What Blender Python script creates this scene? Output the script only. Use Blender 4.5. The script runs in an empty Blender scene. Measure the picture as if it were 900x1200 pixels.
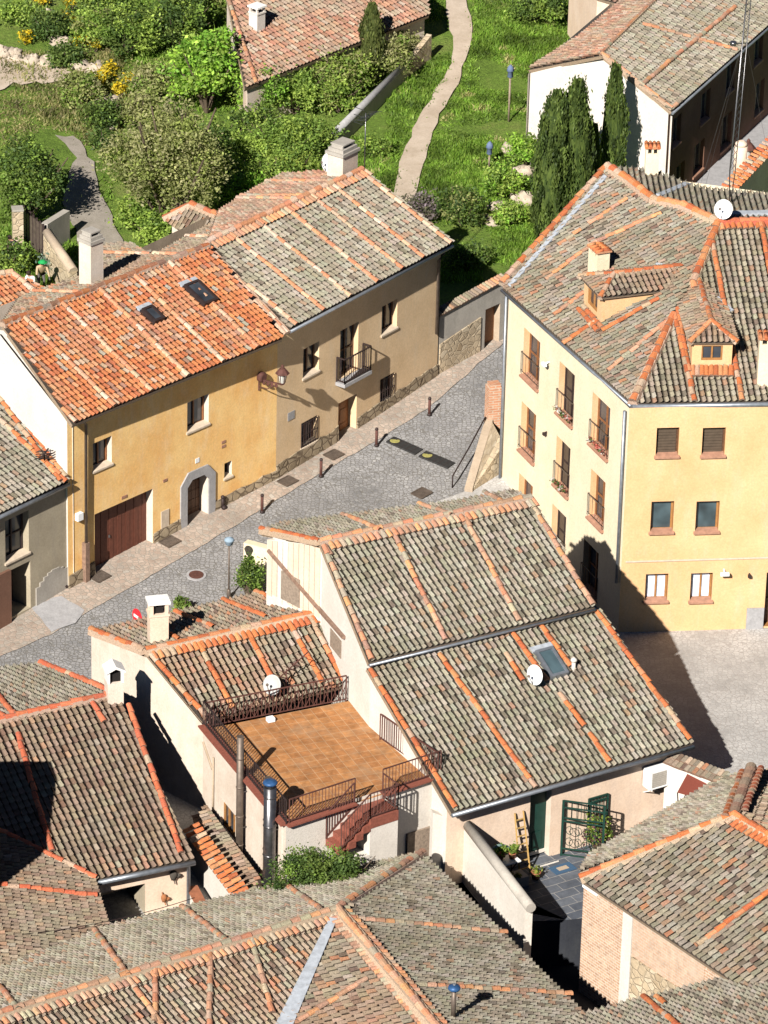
import bpy, math, random
from math import sin, cos, tan, radians, pi, sqrt, atan2, hypot
from mathutils import Vector as V, Matrix, noise
from mathutils.geometry import delaunay_2d_cdt
import numpy as np
random.seed(7)
rnd = random.random
def ru(a, b): return a + (b - a) * random.random()
sc = bpy.context.scene
COL = sc.collection

# ------------------------------------------------------------------ camera maths (surveyed real-world positions)
TH = radians(26.5); F = 5523.0; HC = 77.0; SR = 0.026; CR = cos(math.asin(SR))
FW = V((0, cos(TH), -sin(TH))); UP0 = V((0, sin(TH), cos(TH))); R0 = V((1, 0, 0))
RT = CR * R0 + SR * UP0; UPV = -SR * R0 + CR * UP0
CAM = V((0, 0, HC))
def ray(px, py): return FW + RT * ((px - 450) / F) + UPV * ((600 - py) / F)
def U(px, py, z):
    d = ray(px, py); return CAM + d * ((z - HC) / d.z)
def pix(p):
    q = V(p) - CAM; w = q.dot(FW); return (450 + F * q.dot(RT) / w, 600 - F * q.dot(UPV) / w)
class Plane:
    def __init__(s, p, n): s.p = V(p); s.n = V(n).normalized()
    def at(s, px, py, off=0):
        d = ray(px, py); t = (s.p - CAM).dot(s.n) / d.dot(s.n); return CAM + d * t + s.n * off
    def z(s, x, y): return s.p.z - (s.n.x * (x - s.p.x) + s.n.y * (y - s.p.y)) / s.n.z
def plane3(a, b, c):
    n = (V(b) - V(a)).cross(V(c) - V(a))
    if n.z < 0: n = -n
    return Plane(a, n)
def plane_s(a, b, s, up_px=None, up_dir=None):
    "plane through the level line a-b rising at slope s towards the side of up_dir"
    a = V(a); b = V(b); d = (b - a); h = V((-d.y, d.x, 0)).normalized()
    if h.dot(V((up_dir[0], up_dir[1], 0))) < 0: h = -h
    n = V((-s * h.x, -s * h.y, 1))
    # allow a slight tilt along the line
    dz = d.z / hypot(d.x, d.y); t = V((d.x, d.y, 0)).normalized()
    n = n - V((t.x * dz, t.y * dz, 0))
    return Plane(a, n)
def vplane(a, b): 
    d = V((b[0] - a[0], b[1] - a[1], 0)); return Plane((a[0], a[1], 0), (d.y, -d.x, 0))

# ------------------------------------------------------------------ mesh builder
WORLD = {}
def wpos(o): return WORLD.get(o.name, V((0, 0, 0))) if o else V((0, 0, 0))
def tag(o, label=None, cat=None, group=None, kind=None):
    if label: o['label'] = label
    if cat: o['category'] = cat
    if group: o['group'] = group
    if kind: o['kind'] = kind
    return o
def thing(name, label, cat, loc=(0, 0, 0), group=None):
    o = bpy.data.objects.new(name, None); COL.objects.link(o); o.location = loc
    o.empty_display_size = 0.3
    WORLD[o.name] = V(loc); return tag(o, label, cat, group)
class MB:
    def __init__(s, mat=None):
        s.v = []; s.f = []; s.mi = []; s.c = []; s.mats = []; s.cur = 0; s.col = (1, 1, 1); s.smooth = []
        s.sm = False
        if mat: s.use(mat)
    def use(s, mat):
        if mat not in s.mats: s.mats.append(mat)
        s.cur = s.mats.index(mat); return s
    def face(s, pts, col=None):
        i = len(s.v); s.v.extend([tuple(p) for p in pts]); s.f.append(tuple(range(i, i + len(pts))))
        s.mi.append(s.cur); s.c.append(col or s.col); s.smooth.append(s.sm)
    def idx(s, pts):
        i = len(s.v); s.v.extend([tuple(p) for p in pts]); return i
    def fi(s, ids, col=None):
        s.f.append(tuple(ids)); s.mi.append(s.cur); s.c.append(col or s.col); s.smooth.append(s.sm)
    def hexa(s, b, t, col=None):
        "b, t: 4 bottom points and 4 top points, same order (counter-clockwise from above)"
        i = s.idx(list(b) + list(t))
        for q in ((3, 2, 1, 0), (4, 5, 6, 7), (0, 1, 5, 4), (1, 2, 6, 5), (2, 3, 7, 6), (3, 0, 4, 7)): s.fi([i + k for k in q], col)
    def box(s, c, sz, ax=None, col=None):
        "c centre of the base; sz (x, y, z); ax (direction of local x, horizontal angle vector)"
        X = V((ax[0], ax[1], 0)).normalized() if ax is not None else V((1, 0, 0)); Y = V((-X.y, X.x, 0)); Z = V((0, 0, 1)); c = V(c)
        a = [c + X * (sx * sz[0] / 2) + Y * (sy * sz[1] / 2) for sx, sy in ((-1, -1), (1, -1), (1, 1), (-1, 1))]
        s.hexa(a, [p + Z * sz[2] for p in a], col)
    def bar(s, a, b, w, h=None, col=None):
        a = V(a); b = V(b); h = h or w; d = (b - a)
        if d.length < 1e-6: return
        d.normalize(); ref = V((0, 0, 1)) if abs(d.z) < .95 else V((1, 0, 0))
        X = d.cross(ref).normalized() * (w / 2); Y = X.cross(d).normalized() * (h / 2)
        s.hexa([a - X - Y, a + X - Y, a + X + Y, a - X + Y], [b - X - Y, b + X - Y, b + X + Y, b - X + Y], col)
    def tube(s, pts, r, seg=8, col=None, r2=None, caps=True):
        pts = [V(p) for p in pts]; n = len(pts); rings = []
        sm = s.sm; s.sm = True
        for k, p in enumerate(pts):
            d = (pts[min(k + 1, n - 1)] - pts[max(k - 1, 0)]).normalized()
            ref = V((0, 0, 1)) if abs(d.z) < .9 else V((1, 0, 0))
            X = d.cross(ref).normalized(); Y = X.cross(d)
            rr = r if r2 is None else r + (r2 - r) * k / max(1, n - 1)
            rings.append(s.idx([p + X * (rr * cos(2 * pi * j / seg)) + Y * (rr * sin(2 * pi * j / seg)) for j in range(seg)]))
        for k in range(n - 1):
            for j in range(seg):
                a = rings[k]; b = rings[k + 1]; s.fi((a + j, a + (j + 1) % seg, b + (j + 1) % seg, b + j), col)
        s.sm = False
        if caps:
            s.fi([rings[0] + j for j in range(seg)][::-1], col); s.fi([rings[-1] + j for j in range(seg)], col)
        s.sm = sm
    def lathe(s, c, prof, seg=12, col=None, axis=None, smooth=True):
        "prof: list of (radius, height) about the axis"
        c = V(c); A = V(axis).normalized() if axis is not None else V((0, 0, 1))
        ref = V((1, 0, 0)) if abs(A.x) < .9 else V((0, 1, 0)); X = A.cross(ref).normalized(); Y = A.cross(X)
        sm = s.sm; s.sm = smooth; rings = []
        for r_, h_ in prof: rings.append(s.idx([c + A * h_ + X * (r_ * cos(2 * pi * j / seg)) + Y * (r_ * sin(2 * pi * j / seg)) for j in range(seg)]))
        for k in range(len(prof) - 1):
            a, b = rings[k], rings[k + 1]
            for j in range(seg): s.fi((a + j, a + (j + 1) % seg, b + (j + 1) % seg, b + j), col)
        s.sm = False; s.fi([rings[0] + j for j in range(seg)][::-1], col); s.fi([rings[-1] + j for j in range(seg)], col); s.sm = sm
    def blob(s, c, r, seg=10, rings=7, jit=.0, col=None, seed=0):
        c = V(c); r = V(r) if not isinstance(r, (int, float)) else V((r, r, r)); rs = []
        sm = s.sm; s.sm = True
        for i in range(rings + 1):
            th = pi * i / rings
            row = []
            for j in range(seg):
                ph = 2 * pi * j / seg; d = V((sin(th) * cos(ph), sin(th) * sin(ph), cos(th)))
                k = 1 + jit * noise.noise(d * 2.2 + V((seed, seed * .7, 0)))
                row.append(c + V((d.x * r.x, d.y * r.y, d.z * r.z)) * k)
            rs.append(s.idx(row))
        for i in range(rings):
            for j in range(seg): s.fi((rs[i] + j, rs[i + 1] + j, rs[i + 1] + (j + 1) % seg, rs[i] + (j + 1) % seg), col)
        s.sm = sm
    def build(s, name, parent=None, label=None):
        me = bpy.data.meshes.new(name); w = wpos(parent)
        me.from_pydata([(a - w.x, b - w.y, c - w.z) for a, b, c in s.v], [], s.f)
        for m in s.mats: me.materials.append(m)
        if s.f:
            me.polygons.foreach_set('material_index', s.mi); me.polygons.foreach_set('use_smooth', s.smooth)
            at = me.attributes.new('tint', 'FLOAT_COLOR', 'FACE')
            arr = np.ones((len(s.f), 4), dtype=np.float32); arr[:, :3] = np.array(s.c, dtype=np.float32); at.data.foreach_set('color', arr.ravel())
        me.update()
        o = bpy.data.objects.new(name, me); COL.objects.link(o)
        if parent: o.parent = parent
        WORLD[o.name] = w
        if label: o['label'] = label
        return o

# ------------------------------------------------------------------ materials
def newmat(name):
    m = bpy.data.materials.new(name); m.use_nodes = True; nt = m.node_tree; nt.nodes.clear()
    out = nt.nodes.new('ShaderNodeOutputMaterial'); b = nt.nodes.new('ShaderNodeBsdfPrincipled')
    nt.links.new(b.outputs[0], out.inputs[0]); b.inputs['Roughness'].default_value = .9
    b.inputs['Specular IOR Level'].default_value = .25
    return m, nt, b, out
class NG:
    def __init__(s, nt): s.nt = nt; s.co = None
    def n(s, t, **k):
        x = s.nt.nodes.new(t)
        for a, b in k.items():
            if a.startswith('i_'): x.inputs[a[2:].replace('_', ' ')].default_value = b
            else: setattr(x, a, b)
        return x
    def l(s, a, b): s.nt.links.new(a, b)
    def coord(s, scale=(1, 1, 1)):
        if s.co is None: s.co = s.n('ShaderNodeNewGeometry').outputs['Position']
        if scale == (1, 1, 1): return s.co
        m = s.n('ShaderNodeMapping'); m.inputs['Scale'].default_value = scale; s.l(s.co, m.inputs[0]); return m.outputs[0]
    def noise(s, sc_, det=4, rough=.6, scale=(1, 1, 1)):
        x = s.n('ShaderNodeTexNoise'); x.inputs['Scale'].default_value = sc_; x.inputs['Detail'].default_value = det; x.inputs['Roughness'].default_value = rough
        s.l(s.coord(scale), x.inputs['Vector']); return x.outputs['Fac']
    def ramp(s, fac, stops):
        r = s.n('ShaderNodeValToRGB'); e = r.color_ramp.elements
        while len(e) > 1: e.remove(e[-1])
        for k, (p, c) in enumerate(stops):
            x = e[0] if k == 0 else e.new(p); x.position = p; x.color = (*c, 1) if len(c) == 3 else c
        s.l(fac, r.inputs[0]); return r.outputs[0]
    def mix(s, fac, a, b, mode='MIX'):
        m = s.n('ShaderNodeMix', data_type='RGBA', blend_type=mode); 
        for i, x in ((0, fac), (6, a), (7, b)):
            if isinstance(x, (int, float)): m.inputs[i].default_value = x
            elif isinstance(x, tuple): m.inputs[i].default_value = (*x, 1)
            else: s.l(x, m.inputs[i])
        return m.outputs[2]
    def bump(s, h, b, strength=.5, dist=.02):
        x = s.n('ShaderNodeBump'); x.inputs['Strength'].default_value = strength; x.inputs['Distance'].default_value = dist
        s.l(h, x.inputs['Height']); s.l(x.outputs[0], b.inputs['Normal'])
    def tint(s):
        a = s.n('ShaderNodeAttribute'); a.attribute_name = 'tint'; return a.outputs['Color']
g3 = lambda v: (v, v, v)
def stucco(name, c, c2=None, dirt=.5, stain=(.3, .24, .17), bump=.35, patch=1.0):
    m, nt, b, o = newmat(name); g = NG(nt); c2 = c2 or tuple(x * .82 for x in c)
    big = g.ramp(g.noise(.9 * patch, 6, .65), [(.35, g3(0)), (.68, g3(1))])
    k = g.mix(big, c, c2)
    st = g.ramp(g.noise(2.2, 7, .7, (1, 1, .28)), [(.5, g3(0)), (.78, g3(dirt))])
    k = g.mix(st, k, stain)
    fine = g.ramp(g.noise(14, 5, .7), [(.3, g3(.86)), (.7, g3(1.08))])
    k = g.mix(1.0, k, fine, 'MULTIPLY')
    g.l(k, b.inputs['Base Color']); g.bump(g.noise(18, 5, .7), b, bump, .02); b.inputs['Roughness'].default_value = .92
    return m
def plain(name, c, rough=.6, metal=0, var=.12, spec=.3, scale=6):
    m, nt, b, o = newmat(name); g = NG(nt)
    k = g.mix(1.0, c, g.ramp(g.noise(scale, 5, .6), [(.3, g3(1 - var)), (.7, g3(1 + var))]), 'MULTIPLY')
    g.l(k, b.inputs['Base Color']); b.inputs['Roughness'].default_value = rough; b.inputs['Metallic'].default_value = metal; b.inputs['Specular IOR Level'].default_value = spec
    return m
def tinted(name, rough=.85, var=.18, scale=30, spec=.2, bump=.3):
    m, nt, b, o = newmat(name); g = NG(nt)
    k = g.mix(1.0, g.tint(), g.ramp(g.noise(scale, 5, .7), [(.25, g3(1 - var)), (.75, g3(1 + var))]), 'MULTIPLY')
    g.l(k, b.inputs['Base Color']); b.inputs['Roughness'].default_value = rough; b.inputs['Specular IOR Level'].default_value = spec
    if bump: g.bump(g.noise(scale * 1.2, 4, .6), b, bump, .01)
    return m
def tile_mat():
    m, nt, b, o = newmat('clay_tile'); g = NG(nt)
    k = g.tint()
    k = g.mix(1.0, k, g.ramp(g.noise(19, 8, .85), [(.28, g3(.48)), (.5, g3(1.0)), (.72, g3(1.4))]), 'MULTIPLY')
    # small pale lichen specks and black mould specks that belong to the clay
    k = g.mix(g.ramp(g.noise(38, 4, .7), [(.58, g3(0)), (.70, g3(.5))]), k, (.37, .34, .265))
    k = g.mix(g.ramp(g.noise(27, 4, .7, (1.3, 1, 1)), [(.54, g3(0)), (.68, g3(.85))]), k, (.05, .04, .03))
    g.l(k, b.inputs['Base Color']); g.bump(g.noise(45, 4, .6), b, .4, .01); b.inputs['Roughness'].default_value = .95
    return m
def stones(name, scale, cols, mortar, w=.08, bump=.8, stretch=(1, 1, 1), rnds=1.0, dist=.03):
    m, nt, b, o = newmat(name); g = NG(nt)
    wn = g.n('ShaderNodeTexNoise'); wn.inputs['Scale'].default_value = scale * .6; g.l(g.coord(), wn.inputs['Vector'])
    ad = g.n('ShaderNodeVectorMath', operation='MULTIPLY_ADD'); g.l(wn.outputs['Color'], ad.inputs[0]); ad.inputs[1].default_value = (.5 / scale,) * 3; g.l(g.coord(stretch), ad.inputs[2])
    v1 = g.n('ShaderNodeTexVoronoi'); v1.inputs['Scale'].default_value = scale; v1.inputs['Randomness'].default_value = rnds; g.l(ad.outputs[0], v1.inputs['Vector'])
    v2 = g.n('ShaderNodeTexVoronoi', feature='DISTANCE_TO_EDGE'); v2.inputs['Scale'].default_value = scale; v2.inputs['Randomness'].default_value = rnds; g.l(ad.outputs[0], v2.inputs['Vector'])
    sep = g.n('ShaderNodeSeparateColor'); g.l(v1.outputs['Color'], sep.inputs[0])
    k = g.ramp(sep.outputs[0], [(i / max(1, len(cols) - 1), c) for i, c in enumerate(cols)])
    k = g.mix(1.0, k, g.ramp(g.noise(.5, 5, .7), [(.3, g3(.68)), (.7, g3(1.2))]), 'MULTIPLY')
    k = g.mix(1.0, k, g.ramp(g.noise(scale * 3, 4, .7), [(.3, g3(.85)), (.7, g3(1.12))]), 'MULTIPLY')
    e = g.ramp(v2.outputs['Distance'], [(w * .4, g3(0)), (w * 1.4, g3(1))])
    k = g.mix(e, mortar, k); g.l(k, b.inputs['Base Color'])
    hm = g.mix(.35, e, g.noise(scale * 2.5, 4, .6)); g.bump(hm, b, bump, dist); b.inputs['Roughness'].default_value = .9
    return m
def leafmat(name='leaf', trans=.35):
    m, nt, b, o = newmat(name); g = NG(nt)
    k = g.mix(1.0, g.tint(), g.ramp(g.noise(3, 3, .6), [(.3, g3(.8)), (.7, g3(1.2))]), 'MULTIPLY')
    g.l(k, b.inputs['Base Color']); b.inputs['Roughness'].default_value = .6; b.inputs['Specular IOR Level'].default_value = .3
    t = g.n('ShaderNodeBsdfTranslucent'); g.l(g.mix(1.0, k, (1.3, 1.5, .6), 'MULTIPLY'), t.inputs[0]); mx = g.n('ShaderNodeMixShader'); mx.inputs[0].default_value = trans
    g.l(b.outputs[0], mx.inputs[1]); g.l(t.outputs[0], mx.inputs[2]); g.l(mx.outputs[0], o.inputs[0]); return m
def brickmat(name, c1, c2, mortar, bw=.30, bh=.10):
    m, nt, b, o = newmat(name); g = NG(nt)
    geo = g.coord(); sep = g.n('ShaderNodeSeparateXYZ'); g.l(geo, sep.inputs[0])
    ad = g.n('ShaderNodeMath', operation='SUBTRACT'); g.l(sep.outputs[0], ad.inputs[0]); g.l(sep.outputs[1], ad.inputs[1])
    cb = g.n('ShaderNodeCombineXYZ'); g.l(ad.outputs[0], cb.inputs[0]); g.l(sep.outputs[2], cb.inputs[1])
    t = g.n('ShaderNodeTexBrick'); g.l(cb.outputs[0], t.inputs['Vector']); t.inputs['Scale'].default_value = 1; t.inputs['Brick Width'].default_value = bw; t.inputs['Row Height'].default_value = bh
    t.inputs['Mortar Size'].default_value = .018; t.inputs['Color1'].default_value = (*c1, 1); t.inputs['Color2'].default_value = (*c2, 1); t.inputs['Mortar'].default_value = (*mortar, 1)
    k = g.mix(1.0, t.outputs[0], g.ramp(g.noise(4, 6, .7), [(.3, g3(.78)), (.7, g3(1.2))]), 'MULTIPLY')
    k = g.mix(g.ramp(g.noise(1.3, 5, .7), [(.52, g3(0)), (.7, g3(.7))]), k, mortar)
    g.l(k, b.inputs['Base Color']); g.bump(t.outputs['Fac'], b, -.5, .02); return m
def glassmat(name, c, rough=.12):
    m, nt, b, o = newmat(name); g = NG(nt)
    k = g.mix(1.0, c, g.ramp(g.noise(1.3, 2, .5), [(.3, g3(.5)), (.7, g3(1.7))]), 'MULTIPLY'); g.l(k, b.inputs['Base Color'])
    b.inputs['Roughness'].default_value = rough; b.inputs['Specular IOR Level'].default_value = .6; return m

M = {}
M['tile'] = tile_mat(); M['tint'] = tinted('painted_thing'); M['leaf'] = leafmat()
M['grassblade'] = leafmat('grass_blade', .4)
M['ochre'] = stucco('ochre_render', (.90, .60, .25), (.80, .445, .15), .5, (.86, .68, .46))
M['tan'] = stucco('tan_render', (.74, .545, .335), (.64, .455, .265), .45, (.66, .54, .40))
M['cream'] = stucco('cream_render', (.74, .64, .465), (.70, .585, .40), .45, (.60, .50, .38), .3)
M['yellow'] = stucco('yellow_render', (.72, .46, .245), (.64, .375, .18), .6, (.64, .46, .31), .3, .6)
M['white'] = stucco('white_render', (.68, .585, .49), (.58, .475, .38), .55, (.50, .40, .31))
M['white2'] = stucco('whitewashed_render', (.68, .63, .565), (.60, .545, .475), .25, (.5, .46, .40))
M['peach'] = stucco('peach_render', (.74, .58, .45), (.66, .49, .36), .6, (.50, .38, .30))
M['grey'] = stucco('grey_beige_render', (.42, .36, .26), (.33, .28, .20), .5, (.26, .23, .19))
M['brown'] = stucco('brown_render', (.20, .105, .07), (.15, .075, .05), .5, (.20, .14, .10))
M['mortar'] = stucco('lime_mortar', (.48, .38, .28), (.36, .28, .2), .5, (.25, .2, .15), .6)
M['concrete'] = stucco('concrete', (.42, .385, .335), (.33, .30, .26), .5, (.2, .19, .17))
M['rubble'] = stones('rubble_stone', 3.2, [(.36, .27, .17), (.50, .40, .27), (.42, .33, .22), (.56, .47, .34)], (.40, .32, .22), .07, 1.0, (1, 1, 1.3))
M['rubbledark'] = stones('plinth_stone', 2.6, [(.26, .20, .13), (.38, .30, .20), (.32, .26, .18)], (.16, .12, .08), .07, 1.0, (1, 1, 1.4))
M['granite'] = stucco('granite', (.38, .37, .37), (.31, .30, .30), .5, (.2, .2, .2), .4, 5)
M['cobble'] = stones('cobble', 6.5, [(.24, .235, .235), (.31, .30, .295), (.27, .262, .26), (.36, .35, .34)], (.17, .16, .145), .07, .8, rnds=.75, dist=.02)
M['plaza'] = stones('plaza_cobble', 6.0, [(.40, .385, .365), (.47, .455, .43), (.43, .41, .39)], (.33, .31, .29), .06, .5, rnds=.8, dist=.015)
M['pavement'] = stones('pebble_pavement', 5.2, [(.38, .29, .23), (.46, .37, .30), (.35, .27, .215), (.42, .375, .32)], (.30, .26, .215), .07, .7, rnds=.9, dist=.015)
M['slate'] = stones('slate_paving', 1.6, [(.055, .065, .085), (.085, .095, .12), (.07, .08, .1)], (.12, .12, .12), .04, .4, rnds=.3, dist=.01)
M['slate'] = None
M['shadestone'] = stucco('painted_shade_stone', (.035, .038, .045), (.02, .022, .03), .4, (.06, .06, .055))  # near-black colour stands in for deep shade below the courtyard
M['brick'] = brickmat('brick', (.40, .235, .15), (.52, .34, .225), (.56, .46, .36))
M['brickpale'] = brickmat('pale_brick', (.48, .31, .21), (.54, .37, .26), (.50, .40, .31))
M['redbrick'] = brickmat('red_brick', (.46, .2, .11), (.52, .26, .15), (.5, .38, .28))
M['dirt'] = stucco('dirt_path', (.52, .43, .34), (.40, .32, .24), .5, (.33, .26, .18), .6)
M['track'] = stucco('gravel_track', (.33, .29, .245), (.25, .22, .18), .6, (.16, .15, .10), .9, 2)
M['wood'] = plain('dark_wood', (.10, .05, .028), .6, 0, .3, scale=12)
M['woodmid'] = plain('varnished_wood', (.24, .10, .04), .5, 0, .25, scale=12)
M['woodpale'] = plain('weathered_wood', (.26, .2, .15), .8, 0, .3, scale=12)
M['timber'] = plain('timber_beam', (.22, .14, .1), .8, 0, .3, scale=9)
M['garage'] = plain('garage_boards', (.125, .042, .026), .55, 0, .2, scale=8)
M['iron'] = plain('wrought_iron', (.045, .03, .028), .6, .3, .2)
M['rust'] = plain('rusty_iron', (.105, .045, .035), .75, .2, .3)
M['zinc'] = plain('zinc', (.26, .28, .31), .45, .6, .2)
M['lead'] = plain('lead_flashing', (.36, .385, .42), .8, 0, .2)
M['steel'] = plain('flue_steel', (.17, .165, .17), .3, .85, .25)
M['steelold'] = plain('weathered_flue', (.16, .125, .10), .55, .5, .25)
M['blue'] = plain('blue_enamel', (.03, .085, .20), .45, .2, .3)
M['glass'] = glassmat('dark_glass', (.035, .04, .048)); M['glassteal'] = glassmat('teal_glass', (.045, .07, .08)); 
M['curtain'] = plain('white_curtain', (.62, .65, .74), .8, 0, .3, scale=3)
M['shutter'] = plain('brown_shutter', (.09, .065, .045), .6, 0, .15)
M['frame'] = plain('window_wood', (.33, .16, .055), .5, 0, .2)
M['sill'] = plain('brick_sill', (.36, .19, .125), .8, 0, .2)
M['sillpale'] = plain('stone_sill', (.55, .45, .34), .8, 0, .15)
M['whitepaint'] = plain('white_paint', (.8, .8, .79), .45, 0, .05)
M['cappaint'] = plain('white_chimney_cap', (.74, .72, .68), .8, 0, .12)
M['maroon'] = plain('maroon_edge_tile', (.23, .075, .05), .6, 0, .25, scale=14)
M['red'] = plain('sign_red', (.62, .02, .03), .4, 0, .05)
M['green'] = plain('green_paint', (.010, .04, .03), .5, 0, .15)
M['dark'] = plain('dark_recess', (.012, .010, .009), .9, 0, .2)
M['asphaltmat'] = plain('rubber_mat', (.028, .027, .026), .8, 0, .3, scale=10)
M['yellowpaint'] = plain('worn_yellow', (.34, .31, .10), .7, 0, .25, scale=20)
M['terracotta'] = plain('terracotta', (.30, .115, .06), .8, 0, .2)
M['barkm'] = plain('bark', (.09, .065, .045), .95, 0, .3, scale=10)
def terrace_mat():
    m, nt, b, o = newmat('terrace_tile'); g = NG(nt); ang = TERR_ANG
    mp = g.n('ShaderNodeMapping'); mp.inputs['Rotation'].default_value = (0, 0, -ang); g.l(g.coord(), mp.inputs[0])
    t = g.n('ShaderNodeTexBrick'); t.offset = 0; g.l(mp.outputs[0], t.inputs['Vector']); t.inputs['Scale'].default_value = 1
    t.inputs['Brick Width'].default_value = .36; t.inputs['Row Height'].default_value = .36; t.inputs['Mortar Size'].default_value = .012
    t.inputs['Color1'].default_value = (.43, .20, .075, 1); t.inputs['Color2'].default_value = (.345, .15, .055, 1); t.inputs['Mortar'].default_value = (.43, .26, .14, 1)
    k = g.mix(1.0, t.outputs[0], g.ramp(g.noise(3, 6, .7), [(.3, g3(.62)), (.7, g3(1.3))]), 'MULTIPLY'); k = g.mix(g.ramp(g.noise(1.1, 6, .7), [(.5, g3(0)), (.72, g3(.6))]), k, (.34, .22, .13)); g.l(k, b.inputs['Base Color'])
    b.inputs['Roughness'].default_value = .7; return m
def grass_mat():
    m, nt, b, o = newmat('grass_ground'); g = NG(nt)
    k = g.ramp(g.noise(.45, 6, .7), [(.3, (.10, .165, .022)), (.5, (.15, .24, .034)), (.64, (.20, .255, .055)), (.78, (.28, .26, .10))])
    k = g.mix(1.0, k, g.ramp(g.noise(7, 6, .75), [(.3, g3(.55)), (.7, g3(1.4))]), 'MULTIPLY')
    g.l(k, b.inputs['Base Color']); g.bump(g.noise(9, 6, .8), b, 1, .15); return m
M['grass'] = grass_mat()

def slate_mat():
    m, nt, b, o = newmat('slate_slabs'); g = NG(nt)
    mp = g.n('ShaderNodeMapping'); mp.inputs['Rotation'].default_value = (0, 0, -.55); g.l(g.coord(), mp.inputs[0])
    t = g.n('ShaderNodeTexBrick'); g.l(mp.outputs[0], t.inputs['Vector']); t.inputs['Scale'].default_value = 1
    t.inputs['Brick Width'].default_value = .75; t.inputs['Row Height'].default_value = .42; t.inputs['Mortar Size'].default_value = .014
    t.inputs['Color1'].default_value = (.075, .085, .105, 1); t.inputs['Color2'].default_value = (.12, .13, .15, 1); t.inputs['Mortar'].default_value = (.26, .25, .24, 1)
    k = g.mix(1.0, t.outputs[0], g.ramp(g.noise(3, 6, .7), [(.3, g3(.75)), (.7, g3(1.3))]), 'MULTIPLY'); g.l(k, b.inputs['Base Color'])
    b.inputs['Roughness'].default_value = .6; return m
M['slate'] = slate_mat()
SKY, SUN, EXPO = 0.05, 5.0, 0.8
# ------------------------------------------------------------------ clay tile roofs
def mixc(a, b, t): return tuple(a[i] + (b[i] - a[i]) * t for i in range(3))
def jit(c, a=.12):
    k = 1 + ru(-a, a); return tuple(max(0, x * k * (1 + ru(-.05, .05))) for x in c)
ORA = [(.50, .145, .05), (.54, .18, .065), (.42, .115, .045), (.54, .225, .10), (.50, .155, .055)]
MORT = (.44, .32, .225)
KS = {'greylight': (.95, .94, .93), 'grey': (.74, .75, .76), 'mixed': (.80, .79, .80), 'brown': (.84, .82, .82), 'red': (.84, .82, .84), 'orange': (.82, .92, 1.02)}
def style_col(style, p):
    if style == 'blend': style = 'grey' if rnd() < .62 else 'mixed'
    c = style_col0(style, p); k = KS.get(style, (1, 1, 1)); return (c[0] * k[0], c[1] * k[1], c[2] * k[2])
def style_col0(style, p):
    n1 = noise.noise(V(p) * .55 + V((3, 1, 7))); n2 = noise.noise(V(p) * 1.9 + V((9, 4, 1))); r = rnd()
    if style == 'orange':
        c = random.choice(ORA)
        if r < .07: c = (.46, .28, .18)
        elif r < .15: c = (.32, .15, .09)
        elif r < .18: c = (.34, .27, .19)
        return jit(mixc(c, (.38, .20, .12), max(0, min(.4, n1))), .12)
    if style in ('grey', 'greylight'):
        c = random.choice([(.35, .305, .23), (.385, .34, .26), (.32, .275, .205), (.33, .28, .215), (.41, .36, .285)])
        if r < .08: c = (.19, .155, .115)
        elif r < .10 + .07 * max(0, .5 + n2 * 1.5): c = (.38, .24, .16)
        elif r < .20: c = (.42, .375, .29)
        return jit(mixc(c, (.25, .225, .155), max(0, min(.5, n1 * 1.2))), .09)
    if style == 'mixed':
        c = random.choice([(.33, .28, .20), (.36, .30, .22), (.29, .235, .17), (.37, .27, .19), (.28, .24, .17)])
        if r < .09: c = (.17, .12, .09)
        elif r < .13 + .16 * max(0, .4 + n2 * 1.5): c = random.choice([(.43, .21, .115), (.42, .25, .16)])
        elif r < .24: c = (.44, .375, .29)
        return jit(mixc(c, (.34, .215, .14), max(0, min(.5, n1 * 1.3))), .09)
    if style == 'brown':
        c = random.choice([(.27, .20, .145), (.30, .225, .16), (.245, .18, .13), (.29, .23, .165)])
        if r < .10: c = (.20, .13, .09)
        elif r < .16: c = (.38, .24, .155)
        elif r < .21: c = (.37, .32, .24)
        return jit(mixc(c, (.27, .245, .18), max(0, min(.5, n1))), .11)
    if style == 'red':
        c = random.choice([(.40, .21, .135), (.36, .25, .17), (.46, .26, .17), (.33, .18, .12), (.42, .33, .24)])
        return jit(mixc(c, (.30, .25, .18), max(0, min(.6, .15 + n1))), .16)
    if style == 'cap':
        c = random.choice(ORA)
        if r < .12: c = (.44, .30, .2)
        return jit(c, .16)
    if style == 'capold':
        c = random.choice([(.50, .22, .12), (.44, .24, .15), (.52, .30, .19), (.38, .22, .15), (.56, .27, .13)])
        if r < .15: c = (.36, .31, .22)
        return jit(c, .16)
    if style == 'capred':
        return jit(random.choice([(.52, .13, .06), (.58, .17, .08), (.46, .12, .06)]), .12)
    if style == 'pale':
        c = random.choice([(.56, .34, .22), (.52, .24, .13), (.58, .43, .32), (.5, .21, .11)])
        return jit(c, .12)
    return (.4, .3, .2)
def inter(poly, u):
    xs = []
    n = len(poly)
    for i in range(n):
        (u0, v0), (u1, v1) = poly[i], poly[(i + 1) % n]
        if (u0 <= u < u1) or (u1 <= u < u0): xs.append(v0 + (v1 - v0) * (u - u0) / (u1 - u0))
    xs.sort(); return [(xs[i], xs[i + 1]) for i in range(0, len(xs) - 1, 2)]
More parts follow.
